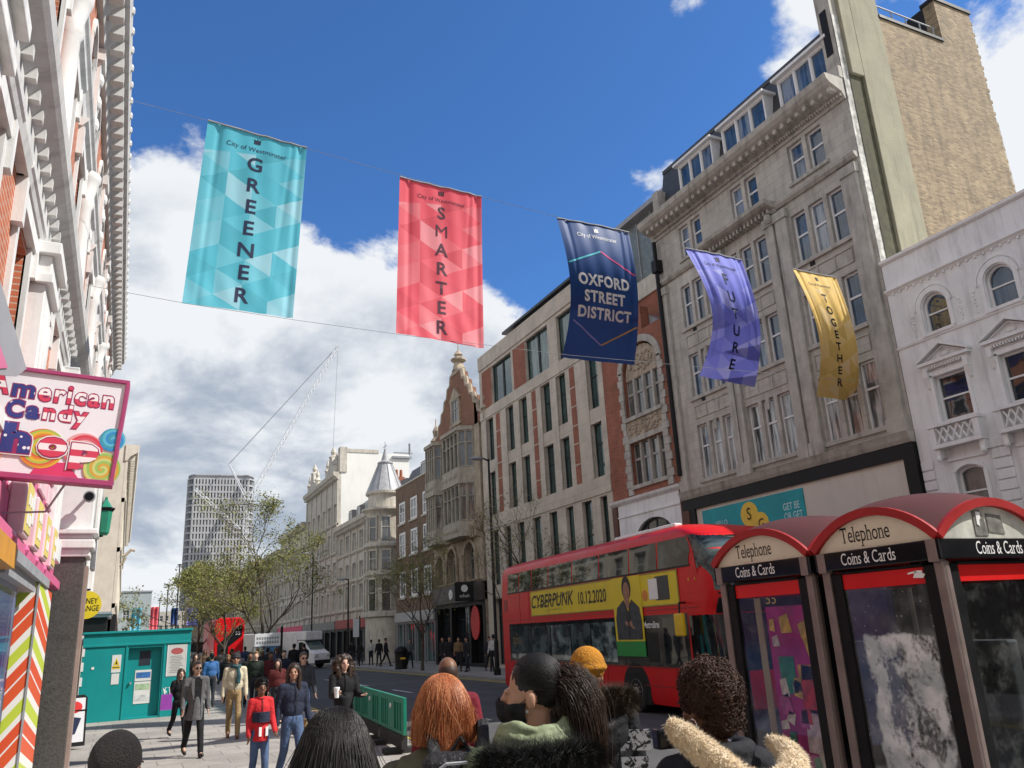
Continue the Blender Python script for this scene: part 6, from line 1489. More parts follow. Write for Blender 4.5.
def round_sign():
    t = thing('round_sign', 'yellow round hanging sign with black letters beside the granite pier', 'sign', (-.72, 20, 2.88))
    m = MB(); m.lathe([(0, -.03), (.29, -.03), (.29, .03), (0, .03)], (0, 0, 0), 28); me = m.mesh('disc', mat('yellow sign', (.66, .52, .03), .4)); me.transform(Matrix.Rotation(R(90), 4, 'X')); d = obj('disc', me, t)
    lettering('MONEY\nCHANGE', M_print, d, (0, -.034, 0), .17, sx=.72, leading=.9)
    m = MB(); m.tube([(-.3, 0, .32), (.05, 0, .32)], .02, 6); m.tube([(0, 0, .29), (0, 0, .33)], .015, 6); m.build('bracket', M_black, t)
round_sign()
def awning():
    t = thing('canopy', 'grey edged flat canopy over a shop entrance behind the hoarding', 'canopy', (-.9, 30, 2.6))
    m = MB(); m.box(-.4, .55, 0, 2.5, .35, .45); m.box(-.4, .58, -.05, 2.5, .45, .52); m.build('roof_slab', M_lead, t)
    m = MB(); m.box(-.4, .45, .1, 2.4, -.2, .34); m.build('valance', M_black, t)
    m = MB(); m.box(-.38, .5, 0.0, 2.4, -.5, -.2); m.build('white_lower_panel', M_white_trim, t)
awning()
def a_board():
    t = thing('a_board', 'pavement A-board with red and blue print behind the granite pier', 'sign', (-.80, 20.2, 0))
    m = MB(); m.prism([(-.02, .05), (.02, .05), (-.14, 1.1), (-.18, 1.1)][::-1], -.32, .28, 'y') if 0 else m.prism([(-.30, .06), (.30, .06), (.30, 1.0), (.24, 1.06), (-.24, 1.06), (-.30, 1.0)], -.04, 0)
    m.build('board', M_black, t, rot=(R(-8), 0, R(12)))
    m = MB(); m.box(-.26, .26, -.048, -.041, .14, 1.0); p = m.build('poster', mat('a-board poster', (.62, .62, .64), .5, var=.1), t, rot=(R(-8), 0, R(12)))
    m = MB(); m.ell((.05, -.05, .82), (.16, .005, .12), 14, 8); m.build('red_print', mat('red window print'), p); m = MB(); m.prism([(-.24, .2), (.1, .3), (.2, .6), (-.1, .66), (-.2, .5)], -.052, -.049); m.build('blue_print', M_nav, p)
    m = MB(); m.box(-.3, .3, .30, .34, .0, .7); m.build('rear_leg', M_black, t, rot=(R(20), 0, R(12)))
a_board()

# ------------------------------------------------------------------ hoarding, barriers, sign post, bins
def hoarding():
    M_h = mat('turquoise hoarding paint', (.006, .265, .265), .5, var=.08, scale=1, dirt=.06)
    t = thing('hoarding', 'turquoise plywood hoarding with a recessed door and notices', 'hoarding', (-.95, 27, 0))
    W_, H_ = 2.88, 2.38
    m = MB(); wall(m, 0, W_, 0, H_, [(1.2, 2.1, .05, 1.95)], .22); shell(m, 0, W_, 0, H_, 3.2); m.build('panel', M_h, t)
    m = MB(); m.box(-.03, W_+.03, -.05, 3.25, H_, H_+.06); m.box(0, W_, -.03, .0, 2.02, 2.08); m.box(1.12, 1.17, -.02, 0, 0, 2.02); m.box(2.14, 2.19, -.02, 0, 0, 2.02); m.build('battens', M_h, t, bevel=.006)
    m = MB(); m.box(1.2, 2.1, .16, .21, .05, 1.95); d = m.build('door', M_h, t)
    m = MB(); m.lathe([(.03, 0), (.035, .05)], (1.3, .12, .95), 10); m.build('handle', M_lead, d)
    def notice(x0, x1, z0, z1, y, c, n):
        q = MB(); q.box(x0, x1, y-.008, y, z0, z1); return q.build('notice', mat(n, c, .5, var=.04), t)
    a = notice(.78, 1.02, 1.30, 1.78, -.001, (.68, .68, .66), 'white notice')
    q = MB(); q.prism([(.82, 1.50), (.98, 1.50), (.90, 1.70)], -.0125, -.0095); q.box(.80, 1.0, -.0125, -.0095, 1.40, 1.48); q.build('yellow_print', mat('warning yellow', (.70, .52, .02), .5), a); q = MB(); q.prism([(.875, 1.53), (.925, 1.53), (.90, 1.64)], -.014, -.0128); q.box(.81, .99, -.014, -.0128, 1.43, 1.45); q.build('black_print', M_print, a)
    notice(.80, 1.0, .98, 1.27, -.001, (.68, .68, .66), 'white notice')
    notice(1.50, 1.80, 1.45, 1.85, .159, (.03, .035, .05), 'dark notice')
    for z, c in ((1.18, (.05, .16, .42)), (.86, (.35, .48, .30)), (.56, (.60, .62, .62))):
        a = notice(1.42, 1.86, z-.16, z+.14, .158, (.66, .67, .68), 'white notice'); q = MB(); q.box(1.45, 1.83, .146, .149, z-.08, z+.08); q.build('coloured_print', mat('print %.2f' % c[2], c, .5, var=.3, scale=9), a)
    a = notice(2.24, 2.78, 1.10, 1.98, -.001, (.55, .56, .54), 'pale notice')
    q = MB(); q.lathe([(.09, 0), (.13, 0), (.13, .003), (.09, .003)], (0, 0, 0), 20); me = q.mesh('ring_print', mat('dull red print', (.42, .10, .10), .6)); me.transform(Matrix.Rotation(R(90), 4, 'X')); me.transform(Matrix.Diagonal((1.3, 1, .7, 1))); obj('ring_print', me, a, (2.51, -.0095, 1.80))
    q = MB()
    for i in range(11): q.box(2.32+.02*(i % 3), 2.70-.03*(i % 4), -.012, -.0095, 1.20+i*.045, 1.212+i*.045)
    q.build('text_lines', mat('grey print', (.22, .22, .22), .6), a)
    q = MB()
    for x0, x1 in ((2.24, 2.26), (2.76, 2.78)): q.box(x0, x1, -.014, -.009, 1.10, 1.98)
    q.build('notice_frame', M_wprint, a)
    for x, z in ((.3, 1.45),): MB().lathe([(.04, 0), (.04, .01)], (0, 0, 0), 10).build('vent_cap', M_wprint, t, loc=(x, -.001, z), rot=(R(90), 0, 0))
    for z in (1.9, 1.5, 1.1): MB().box(-.0, .06, -.012, -.001, z-.12, z+.12).build('edge_sticker', M_wprint, t)
hoarding()
M_grn = mat('green barrier plastic', (.01, .19, .12), .45, var=.12, scale=3, dirt=.2)
def barrier(proto, x, y, a, label):
    if proto is None:
        t = thing('road_barrier', label, 'barrier', (x, y, 0), a, 'green plastic barriers along the kerb'); L_ = 2.05
        m = MB(); m.box(0, L_, -.03, .03, .80, .90); m.box(0, .07, -.03, .03, .30, .80); m.box(L_-.07, L_, -.03, .03, .30, .80); m.box(.07, L_-.07, -.03, .03, .30, .36); m.box(.07, L_-.07, -.008, .008, .36, .80)
        m.box(.75, 1.3, -.035, .035, .36, .80)
        for i in range(9):
            if not .72 < .13+i*.22 < 1.33: m.box(.11+i*.22, .17+i*.22, -.025, .025, .36, .80)
            m.box(.09+i*.22, .10+i*.22, -.02, .02, .36, .80)
        m.build('panel', M_grn, t, bevel=.006)
        m = MB(); m.box(.05, L_-.05, -.05, .05, .08, .297); m.box(.2, .5, -.3, .3, 0, .08); m.box(L_-.5, L_-.2, -.3, .3, 0, .08); m.build('base', mat('black recycled rubber', (.03, .03, .028), .8, var=.3), t)
        m = MB(); m.lathe([(0, 0), (.045, 0), (.04, .02), (0, .025)], (0, 0, 0), 10); m.build('reflector', M_wprint, t, loc=(1.02, .036, .72), rot=(R(-90), 0, 0))
        return t
    c = copy_tree(proto); c.location = (x, y, 0); c.rotation_euler = (0, 0, a); c['label'] = label; return c
ba = math.atan2(22.6-14.15, 5.27-4.5); bp = None
for i, lb in enumerate(('green plastic barrier at the near end of the row, beside the redhead', 'green plastic barrier joined to the one beside the redhead', 'third green plastic barrier, behind the woman holding a cup', 'green plastic barrier at the far end of the row along the kerb')):
    q = barrier(bp, 4.5+.77*i*2.1/8.5, 14.15+i*2.1, ba, lb); bp = bp or q
def white_sign():
    t = thing('street_sign', 'white rectangular sign on a dark post in front of the white van', 'sign', (5.09, 30, 0))
    m = MB(); m.tube([(0, 0, 0), (0, 0, 2.42)], .045, 8); m.build('post', M_black, t)
    m = MB(); m.box(-.90, -.03, -.02, .02, 1.78, 2.2); b = m.build('board', mat('sign board white', (.62, .64, .66), .5, var=.05), t)
    m = MB()
    for z in (2.04, 1.90):
        for i in range(9): m.box(-.84+i*.085, -.785+i*.085, -.024, -.0205, z-.035, z+.045)
    m.build('grey_print', mat('grey print', (.22, .22, .22), .6), b)
white_sign()
def litter_bin(label, x, y):
    t = thing('litter_bin', label, 'bin', (x, y, 0))
    m = MB(); m.lathe([(.34, 0), (.36, .06), (.34, .1), (.36, .9), (.40, .95), (.40, 1.0)], (0, 0, 0), 16); m.build('body', M_black, t, smooth=True)
    m = MB(); m.lathe([(.40, 1.0), (.36, 1.12), (.2, 1.24), (0, 1.27)], (0, 0, 0), 16); m.build('lid', M_black, t, smooth=True); m = MB(); m.box(-.15, .15, -.375, -.33, .55, .65); m.build('gold_badge', M_gold, t)
litter_bin('black litter bin with a yellow badge on the far pavement', 14.9, 47.5)
def bus_stop_post():
    t = thing('sign_post', 'thin dark post with a small white plate in front of the turret building', 'sign', (14.8, 56.5, 0))
    m = MB(); m.tube([(0, 0, 0), (0, 0, 3.3)], .05, 8); m.build('post', M_black, t); m = MB(); m.box(-.45, -.05, -.03, .03, 1.9, 3.1); m.build('plate', mat('sign board white'), t)
bus_stop_post()
# ------------------------------------------------------------------ people
def cloth(name, col, **k):
    kw = dict(rough=.85, var=.16, scale=7, bump=.9, bscale=13, spec=.25); kw.update(k); return mat(name, col, **kw)
SKIN = {'pale': mat('pale skin', (.52, .33, .25), .5, var=.06, scale=12), 'tan': mat('tan skin', (.36, .20, .13), .5, var=.06, scale=12), 'brown': mat('brown skin', (.17, .085, .05), .45, var=.08, scale=12), 'dark': mat('dark skin', (.075, .038, .025), .42, var=.08, scale=12)}
HAIR = {'black': mat('black hair', (.008, .007, .0065), .5, var=.2, scale=20, spec=.3), 'brown': mat('dark brown hair', (.030, .017, .011), .48, var=.25, scale=20), 'red': mat('copper hair', (.36, .12, .045), .5, var=.3, scale=14), 'grey': mat('grey brown hair', (.10, .085, .07), .6, var=.2), 'curl': mat('dark curly hair', (.045, .020, .012), .6, var=.4, scale=30), 'blond': mat('sandy hair', (.20, .13, .06), .55, var=.2)}
M_eye = mat('eye', (.02, .015, .012), .15); M_lip = mat('lips', (.30, .11, .09), .45); M_lens = mat('dark lenses', (.01, .01, .012), .08)
def cap(m, a, b, r0, r1, n=10):
    a, b = Vector(a), Vector(b); m.tube([a, b], [r0, r1], n); m.ell(a, r0*1.0, n, 6); m.ell(b, r1*1.0, n, 6); return m
def hand(m, p, d, fwd, s, right=1, curl=.5):
    """palm, four bent fingers of different lengths and a thumb leaving the side of the palm"""
    d = Vector(d).normalized(); f = (Vector(fwd)-d*d.dot(Vector(fwd))).normalized(); side = d.cross(f)*right; p = Vector(p)
    q = Matrix((f, side, d)).transposed().to_quaternion()
    m.ell(p+d*.045*s, (.040*s, .017*s, .052*s), 10, 8, q)
    for i, (o, L_) in enumerate(((.030, .070), (.011, .080), (-.009, .075), (-.027, .058))):
        a = p+d*.085*s+f*o*s; b = a+(d*math.cos(curl*.5)-side*math.sin(curl*.5))*L_*.5*s; c = b+(d*math.cos(curl*1.5)-side*math.sin(curl*1.5))*L_*.5*s
        m.tube([a-d*.02*s, a, b, c], [.0095*s, .0095*s, .0088*s, .0065*s], 7)
    a = p+d*.03*s+f*.034*s; m.tube([a-d*.01*s-f*.01*s, a+f*.018*s+d*.02*s, a+f*.026*s+d*.05*s-side*.012*s], [.012*s, .0105*s, .008*s], 7)
def strands(m, c, r, n, length, seed, face=None, colliders=(), rad=.0042, spread=.015, lift=1.05, zmin=-.35, wave=.0, back=0., pts=11, zend=None):
    """hair: each strand leaves the scalp, follows the head down and hangs over what is under it"""
    rr = random.Random(seed); c = Vector(c); r = Vector(r); face = Vector(face or (0, -1, 0))
    cols = [(c, r*lift)]+[(Vector(a), Vector(b)) for a, b in colliders]
    k = 0
    while k < n:
        v = Vector((rr.gauss(0, 1), rr.gauss(0, 1), rr.gauss(0, 1))).normalized()
        if v.z < zmin or (v.dot(face) > .52 and v.z < .72): continue
        k += 1; e = 1+rr.uniform(0, .035); p = c+Vector((v.x*r.x, v.y*r.y, v.z*r.z))*e*lift; P = [p]; L_ = length*rr.uniform(.8, 1.08) if zend is None else max(.05, (p.z-zend)*1.12*rr.uniform(.90, 1.03)); st = L_/pts; m.cur = rr.choice((0, 0, 1, 2))
        fly = 4 if rr.random() < .03 else 1; drift = Vector((rr.gauss(0, spread*fly), rr.gauss(0, spread*fly)+back, 0)); ph = rr.uniform(0, 6.28)
        d0 = Vector((v.x, v.y, .0))*.3-face*.35*max(0, v.z)
        for i in range(pts):
            g = Vector((0, 0, -1))+drift*3+(d0 if i < 4 else Vector((0, 0, 0)))
            p = p+g.normalized()*st+Vector((math.sin(ph+i*1.1), math.cos(ph+i*.9), 0))*wave
            for cc, cr_ in cols:
                q = p-cc; t_ = math.sqrt((q.x/cr_.x)**2+(q.y/cr_.y)**2+(q.z/cr_.z)**2)
                if t_ < 1.0: p = cc+q/t_*(1.0+rr.uniform(0, .03))
            P.append(p)
        m.tube(P, [rad*(1-.6*i/pts) for i in range(pts+1)], 3, cap=False)
    return m
def fur(m, pts, rad, n, seed, L_=.04, w=.0022, flat=1.):
    rr = random.Random(seed); pts = [Vector(p) for p in pts]; seg = [(pts[i+1]-pts[i]).length for i in range(len(pts)-1)]; tot = sum(seg)
    for _ in range(n):
        s = rr.uniform(0, tot); i = 0
        while i < len(seg)-1 and s > seg[i]: s -= seg[i]; i += 1
        t_ = s/seg[i]; p = pts[i].lerp(pts[i+1], t_); d = (pts[i+1]-pts[i]).normalized(); R_ = rad[i]+(rad[i+1]-rad[i])*t_ if hasattr(rad, '__len__') else rad
        v = Vector((rr.gauss(0, 1), rr.gauss(0, 1), rr.gauss(0, 1))); v = (v-d*v.dot(d)).normalized(); a = p+v*R_*.92; g = (v+Vector((rr.uniform(-.6, .6), rr.uniform(-.6, .6), rr.uniform(-.8, .3)))).normalized()
        b = a+g*L_*rr.uniform(.5, 1.2); o = g.orthogonal().normalized()*w*rr.uniform(.7, 1.4); m.add([a+o, a-o, b], [(0, 1, 2)])
    return m
def curls(m, c, r, n, seed, face=None, size=.014):
    rr = random.Random(seed); c = Vector(c); face = Vector(face or (0, -1, 0)); k = 0
    while k < n:
        v = Vector((rr.gauss(0, 1), rr.gauss(0, 1), rr.gauss(0, 1))).normalized()
        if v.z < -.55 or (v.dot(face) > .45 and v.z < .55): continue
        k += 1; p = c+Vector((v.x*r[0], v.y*r[1], v.z*r[2]))*(1+.07*math.sin(v.x*7+v.z*5)*math.sin(v.y*6+2+v.z*4))*rr.uniform(.92, 1.07)*(1.06 if rr.random() < .12 else 1); a = v.orthogonal().normalized(); b = v.cross(a); R_ = size*rr.uniform(.5, 1.); ph = rr.uniform(0, 6)
        m.tube([p+a*R_*math.cos(ph+q*1.2)+b*R_*math.sin(ph+q*1.2)+v*(q*.0042-.008) for q in range(7)], [.0026*size/.014]*6+[.0012], 4)
    return m

def person(label, x, y, rz, h=1.72, skin='pale', hair=('short', 'black'), top=None, trousers=None, shoes=None, coat=None, wide=1., walk=25, arms=((8, 8, 15), (-10, 8, 15)), yaw=0., pitch=0., vox=.014, eyes=True, glasses=False, group=None, z=0., hairfn=None, open_coat=None, scarf=None, mask=None, hat=None):
    t = thing('person', label, 'person', (x, y, z), rz, group); s = h/1.75
    S = lambda *p: Vector(p)*s
    top = top or cloth('black jacket', (.02, .02, .022)); trousers = trousers or cloth('dark trousers', (.025, .027, .035)); shoes = shoes or mat('black shoes', (.02, .018, .017), .45)
    # ---- skeleton
    J = {}
    w = .175*wide
    legs = ((1, walk, max(4, walk*.15)), (-1, -walk*.75, walk*.9+4)); zmin = 9
    for sd_, th, kn in legs:
        th, kn = R(th), R(kn); hip = Vector((sd_*.088*wide, 0, .92)); knee = hip+Vector((0, -math.sin(th), -math.cos(th)))*.43; ank = knee+Vector((0, -math.sin(th-kn), -math.cos(th-kn)))*.41
        J[sd_] = [hip, knee, ank, th-kn]; zmin = min(zmin, ank.z)
    dz = .085-zmin
    for q in J.values():
        for i in range(3): q[i] = (q[i]+Vector((0, 0, dz)))*s
    D = Vector((0, 0, dz*s)); A = {}
    for sd_, (sw, ab, el) in zip((1, -1), arms):
        sh = Vector((sd_*(w+.005), .01, 1.405))*s+D; sw, ab, el = R(sw), R(ab), R(el)
        def dr(a, b): return Vector((sd_*math.sin(b)*math.cos(a), -math.sin(a), -math.cos(a)*math.cos(b)))
        e_ = sh+dr(sw, ab)*.285*s; wr = e_+dr(sw+el, ab*.5 if el < R(60) else -ab*1.2)*.25*s; A[sd_] = (sh, e_, wr, dr(sw+el, ab*.4))
    # ---- head frame
    hc = S(0, -.005, 1.50)+D; Q = Euler((R(pitch), 0, R(yaw))).to_quaternion(); H = lambda *p: hc+(Q @ (Vector(p)*s))
    b = MB()
    b.ell(H(0, .018, .152), S(.077, .096, .098), 16, 12, Q); b.ell(H(0, -.022, .092), S(.060, .072, .088), 14, 10, Q); b.ell(H(0, -.058, .032), S(.034, .032, .026), 10, 8, Q)
    b.ell(H(0, -.045, .055), S(.050, .045, .035), 10, 8, Q)
    b.tube([H(0, -.088, .128), H(0, -.108, .092), H(0, -.094, .084)], [.010*s, .016*s, .012*s], 8)
    b.ell(H(0, -.080, .132), S(.050, .018, .012), 10, 6, Q)
    for sd_ in (-1, 1):
        b.ell(H(sd_*.080, .010, .105), S(.011, .019, .030), 8, 6, Q); b.ell(H(sd_*.045, -.062, .085), S(.024, .020, .022), 8, 6, Q)
    cap(b, S(0, .012, 1.40)+D, H(0, .012, .06), .058*s, .052*s)
    b.ell(S(0, 0, 1.28)+D, S(.16*wide, .10, .2), 14, 10); b.ell(S(0, 0, 1.05)+D, S(.14*wide, .10, .2), 14, 10)
    for sd_ in (-1, 1):
        hip, kn, an, fa = J[sd_]; cap(b, hip, kn, .075*s, .05*s); cap(b, kn, an, .05*s, .036*s); cap(b, an, an+Vector((0, -.10, -.045))*s, .035*s, .028*s)
        sh, el, wr, hd = A[sd_]; cap(b, sh, el, .048*s, .036*s); cap(b, el, wr, .036*s, .026*s); cap(b, sh, S(0, 0, 1.33)+D, .05*s, .08*s)
        hand(b, wr, hd, (-.3*sd_, -1, 0), s, sd_, .55)
    blob('body', b, SKIN[skin], t, vox*.72, 3)
    # ---- trousers, shoes
    m = MB(); m.ell(S(0, .008, .95)+D, S(.165*wide, .122, .13), 14, 10)
    for sd_ in (-1, 1):
        hip, kn, an, fa = J[sd_]; cap(m, hip, kn, .088*s, .066*s); cap(m, kn, an+Vector((0, 0, .02))*s, .064*s, .056*s)
    blob('trousers', m, trousers, t, vox, 3)
    m = MB()
    for sd_ in (-1, 1):
        hip, kn, an, fa = J[sd_]; tip = -.35 if fa < R(-25) else (.12 if fa > R(10) else 0)
        f = Vector((0, -math.cos(tip), math.sin(tip))); o = an+Vector((0, 0, -.045))*s
        cap(m, o+Vector((0, .035, -.0))*s, o+f*.14*s, .042*s, .036*s); cap(m, an+Vector((0, .01, .05))*s, o, .05*s, .045*s)
    blob('shoes', m, shoes, t, vox*.9, 2)
    # ---- upper garment
    m = MB(); m.ell(S(0, .004, 1.27)+D, S(.188*wide, .128, .20), 16, 10); m.ell(S(0, .0, 1.09)+D, S(.172*wide, .125, .19), 16, 10)
    for sd_ in (-1, 1):
        sh, el, wr, hd = A[sd_]; cap(m, sh, el, .066*s, .056*s); cap(m, el, wr-hd*.0, .056*s, .044*s); cap(m, S(0, .005, 1.43)+D, sh, .06*s, .066*s)
    m.tube([S(0, .01, 1.40)+D, S(0, .006, 1.475)+D], [.085*s, .07*s], 14)
    if coat:
        zb = coat; m.lathe([(.168, 1.12), (.178, 1.0), (.19, .9), (.205, (zb+.9)/2), (.215, zb), (.0, zb)], tuple(D), 24, wide*s, .80*s) if 0 else m.tube([S(0, 0, 1.12)+D, S(0, 0, .95)+D, S(0, .01, (zb+.95)/2)+D, S(0, .02, zb)+D], [.172*wide*s, .188*wide*s, .20*wide*s, .22*wide*s], 22, True, .78, 1.0)
    blob('coat' if coat else 'jacket', m, top, t, vox, 3)
    if open_coat:
        q = MB(); q.prism([(-.085, .71), (.085, .71), (.065, 1.0), (.075, 1.40), (0, 1.47), (-.075, 1.40), (-.065, 1.0)], -.035, .03); o = q.build('shirt', open_coat, t, loc=(D.x, -.134*s, D.z)); o.scale = (s, s, s)
    if scarf:
        q = MB(); q.tube([S(.09*math.cos(a), -.012+.082*math.sin(a), 1.475+.012*math.sin(2*a))+D for a in [2*math.pi*i/14 for i in range(15)]], .036*s, 8); q.tube([S(.05, -.09, 1.46)+D, S(.07, -.135, 1.30)+D, S(.06, -.14, 1.12)+D], [.03*s, .045*s, .05*s], 8, True, 1, .5); blob('scarf', q, scarf, t, vox*.8, 2)
    q = MB(); q.tube([S(.078*wide*math.cos(a), .008+.072*math.sin(a), 1.462+.010*math.sin(a))+D for a in [2*math.pi*i/16 for i in range(17)]], .019*s, 7)
    if not scarf: q.build('collar', top, t, smooth=True)
    if eyes and not open_coat:
        q = MB(); q.tube([S(0, -.080, 1.455)+D, S(0, -.128, 1.36)+D, S(0, -.136, 1.22)+D, S(0, -.132, 1.05)+D, S(0, -.150, .93)+D], .006*s, 5); q.build('zip', mat('dark zip', (.05, .05, .055), .4, metal=.5), t)
    # ---- face parts
    if eyes:
        q = MB()
        for sd_ in (-1, 1): q.ell(H(sd_*.030, -.086, .116), S(.013, .007, .007), 8, 6, Q); q.tube([H(sd_*.014, -.096, .136), H(sd_*.032, -.094, .141), H(sd_*.05, -.082, .136)], [.003*s, .004*s, .003*s], 5)
        q.build('eyes', M_eye, t, smooth=True)
        q = MB(); q.ell(H(0, -.094, .058), S(.022, .008, .008), 10, 6, Q); q.build('lips', M_lip, t, smooth=True)
    if glasses:
        q = MB()
        for sd_ in (-1, 1): q.ell(H(sd_*.032, -.098, .114), S(.027, .008, .019), 10, 6, Q); q.tube([H(sd_*.055, -.092, .12), H(sd_*.078, 0, .118)], .0035*s, 5)
        q.tube([H(-.02, -.104, .118), H(.02, -.104, .118)], .004*s, 5); q.build('sunglasses', M_lens, t, smooth=True)
    # ---- hair
    kind, hc_ = hair; hm = HAIR[hc_]
    if hairfn: hairfn(t, H, s, D, Q, hm)
    elif kind == 'short':
        q = MB(); q.ell(H(0, .026, .164), S(.083, .098, .094), 16, 12, Q); q.ell(H(0, -.045, .222), S(.058, .04, .026), 10, 8, Q); q.ell(H(0, .07, .10), S(.062, .04, .06), 10, 8, Q)
        rr = random.Random(len(label)*7+int(x*50))
        for _ in range(26): v = Vector((rr.uniform(-1, 1), rr.uniform(-.7, 1), rr.uniform(.2, 1))).normalized(); q.ell(H(v.x*.078, .026+v.y*.092, .166+v.z*.088), rr.uniform(.01, .02)*s, 6, 5)
        blob('hair', q, hm, t, vox*.7, 2)
    elif kind in ('long', 'wavy'):
        q = MB(); q.ell(H(0, .024, .160), S(.088, .100, .100), 16, 12, Q); q.tube([H(0, .07, .14), H(0, .085, .02), H(0, .085, -.12), H(0, .09, -.20)], [.07*s, .085*s, .085*s, .04*s], 10, True, .55, 1.1)
        for sd_ in (-1, 1): q.tube([H(sd_*.06, -.02, .21), H(sd_*.088, -.02, .13), H(sd_*.09, -.03, .02), H(sd_*.085, -.05, -.10), H(sd_*.08, -.06, -.18)], [.02*s, .03*s, .034*s, .034*s, .012*s], 8)
        if kind == 'wavy':
            rr = random.Random(int(x*100)+3)
            for _ in range(420): v = Vector((rr.gauss(0, 1), rr.gauss(0.35, 1), rr.uniform(-2.0, 1))); v = v.normalized() if v.z > 0 else Vector((*Vector((v.x, v.y+.15)).normalized(), v.z)); (v.y > -.45 or abs(v.x) > .75 or v.z > .8) and q.ell(H(v.x*(.125 if v.z > 0 else .165), .03+v.y*.12, .15+v.z*(.10 if v.z > 0 else .135)), rr.uniform(.018, .034)*s, 6, 5)
        blob('hair', q, hm, t, vox*.75, 2)
    elif kind == 'curly':
        q = MB(); q.ell(H(0, .026, .170), S(.090, .104, .098), 14, 10, Q); qq = MB(); curls(q, H(0, .022, .172), S(.098, .112, .105), 240, int(x*90), Q @ Vector((0, -1, 0)), .018*s); q.build('hair', hm, t, smooth=True)
    if hat:
        q = MB(); q.ell(H(0, .02, .172), S(.092, .106, .098), 16, 12, Q); q.tube([H(.0+.088*math.cos(a), .015+.104*math.sin(a), .160) for a in [2*math.pi*i/16 for i in range(17)]], .016*s, 8); blob('hat', q, hat, t, vox*.7, 2)
    if mask:
        q = MB(); q.ell(H(0, -.024, .088), S(.067, .080, .092), 16, 12, Q); q.ell(H(0, -.060, .032), S(.041, .039, .034), 12, 8, Q); q.ell(H(0, -.046, .055), S(.057, .052, .042), 12, 8, Q)
        q.tube([H(0, -.088, .130), H(0, -.112, .094), H(0, -.104, .060), H(0, -.094, .035)], [.014*s, .022*s, .026*s, .02*s], 8)
        for sd_ in (-1, 1): q.ell(H(sd_*.045, -.062, .085), S(.031, .027, .029), 10, 8, Q)
        mo_ = blob('face_mask', q, mask, t, .006, 3); bm = bmesh.new(); bm.from_mesh(mo_.data); iq = Q.inverted(); kill = []
        for v_ in bm.verts:
            l_ = (iq @ (v_.co-hc))/s
            if l_.y > -.012 or l_.z > .098+.10*max(0, -.085-l_.y)*4 or l_.z < .004: kill.append(v_)
        bmesh.ops.delete(bm, geom=kill, context='VERTS'); bm.to_mesh(mo_.data); bm.free()
    t['_'] = 0; del t['_']
    return t, H, s, D, Q, A

fabric = cloth
def fgxy(px, py, d): P = on_d(px, py, d); return P.x, P.y
F_char = fabric('charcoal wool', (.105, .105, .11), scale=30); F_black = fabric('black cloth', (.012, .012, .014)); F_cream = fabric('cream knit', (.55, .49, .36), bscale=35, bump=.6); F_tanc = fabric('tan chinos', (.31, .215, .11))
F_jeans = fabric('blue jeans', (.07, .11, .20), scale=4, var=.3); F_navy = fabric('navy quilted jacket', (.022, .028, .05), bscale=18); F_redj = fabric('red jacket', (.50, .025, .03)); F_grey = fabric('dark grey jacket', (.05, .055, .065)); F_teal = fabric('teal scarf', (.03, .085, .10)); F_brownboot = mat('brown boots', (.18, .07, .025), .5)
# man in grey overcoat
p_, H, s, D, Q, A = person('man in an open charcoal overcoat and sunglasses striding past the hoarding', 1.35, 16.95, R(8), 1.69, 'pale', ('short', 'grey'), F_char, F_black, coat=.70, walk=20, arms=((-6, 9, 14), (6, 9, 14)), yaw=6, glasses=True, open_coat=F_black)
def lapels(t, s, D, m_):
    q = MB()
    for sg in (-1, 1): q.prism([(sg*.060, 1.05), (sg*.070, 1.42), (sg*.115, 1.44), (sg*.125, 1.28), (sg*.085, 1.08)][::-sg], -.042, .0)
    o = q.build('lapels', m_, t, loc=(D.x, -.132*s, D.z)); o.scale = (s, s, s)
lapels(p_, s, D, F_char)
p_, H, s, D, Q, A = person('man in a cream sweater, teal scarf and tan trousers walking towards the camera', 2.33, 19.4, R(-4), 1.74, 'tan', ('none', 'black'), F_cream, F_tanc, F_brownboot, walk=13, arms=((4, 8, 14), (-4, 8, 14)), scarf=F_teal, hat=fabric('dark knit cap', (.03, .03, .035)))
def pink_bag_woman():
    p_, H, s, D, Q, A = person('woman in black half hidden behind the man in the charcoal overcoat', 1.30, 20.6, R(15), 1.50, 'pale', ('long', 'brown'), F_black, F_black, walk=24, wide=.9, arms=((14, 10, 24), (-8, 12, 30)))
    t = thing('shopping_bag', 'small purple gift bag carried by the woman in black', 'bag', (1.02, 20.3, .62))
    m = MB(); m.prism([(-.12, 0), (.12, 0), (.11, .32), (-.11, .32)], -.05, .05); m.build('body', mat('purple bag', (.30, .06, .38), .5, var=.15), t)
    m = MB(); m.tube([(-.06, 0, .32), (-.04, 0, .46), (.04, 0, .46), (.06, 0, .32)], .008, 6); m.tube([(-.05, -.03, .33), (-.09, -.05, .45), (-.02, -.02, .36)], .02, 5); m.build('handle', M_wprint, t)
pink_bag_woman()
def boy():
    p_, H, s, D, Q, A = person('boy in a bright red jacket with a navy chest band and curly hair', *fgxy(262, 680, 11.3), R(6), 1.44, 'brown', ('curly', 'black'), F_redj, F_jeans, walk=12, wide=.84, arms=((10, 7, 30), (-2, 7, 20)), coat=.80)
    m = MB(); m.tube([(0, .0, 1.08*s+D.z), (0, .0, 1.24*s+D.z)], [.190*s, .194*s], 22, True, .80, 1.0)
    o = m.build('chest_band', F_navy, p_, smooth=True)
    m = MB()
    for x in (-.05, .04): m.box(x, x+.035, -.178*s, -.155*s, .86*s, 1.0*s)
    m.build('white_print', M_wprint, p_)
boy()
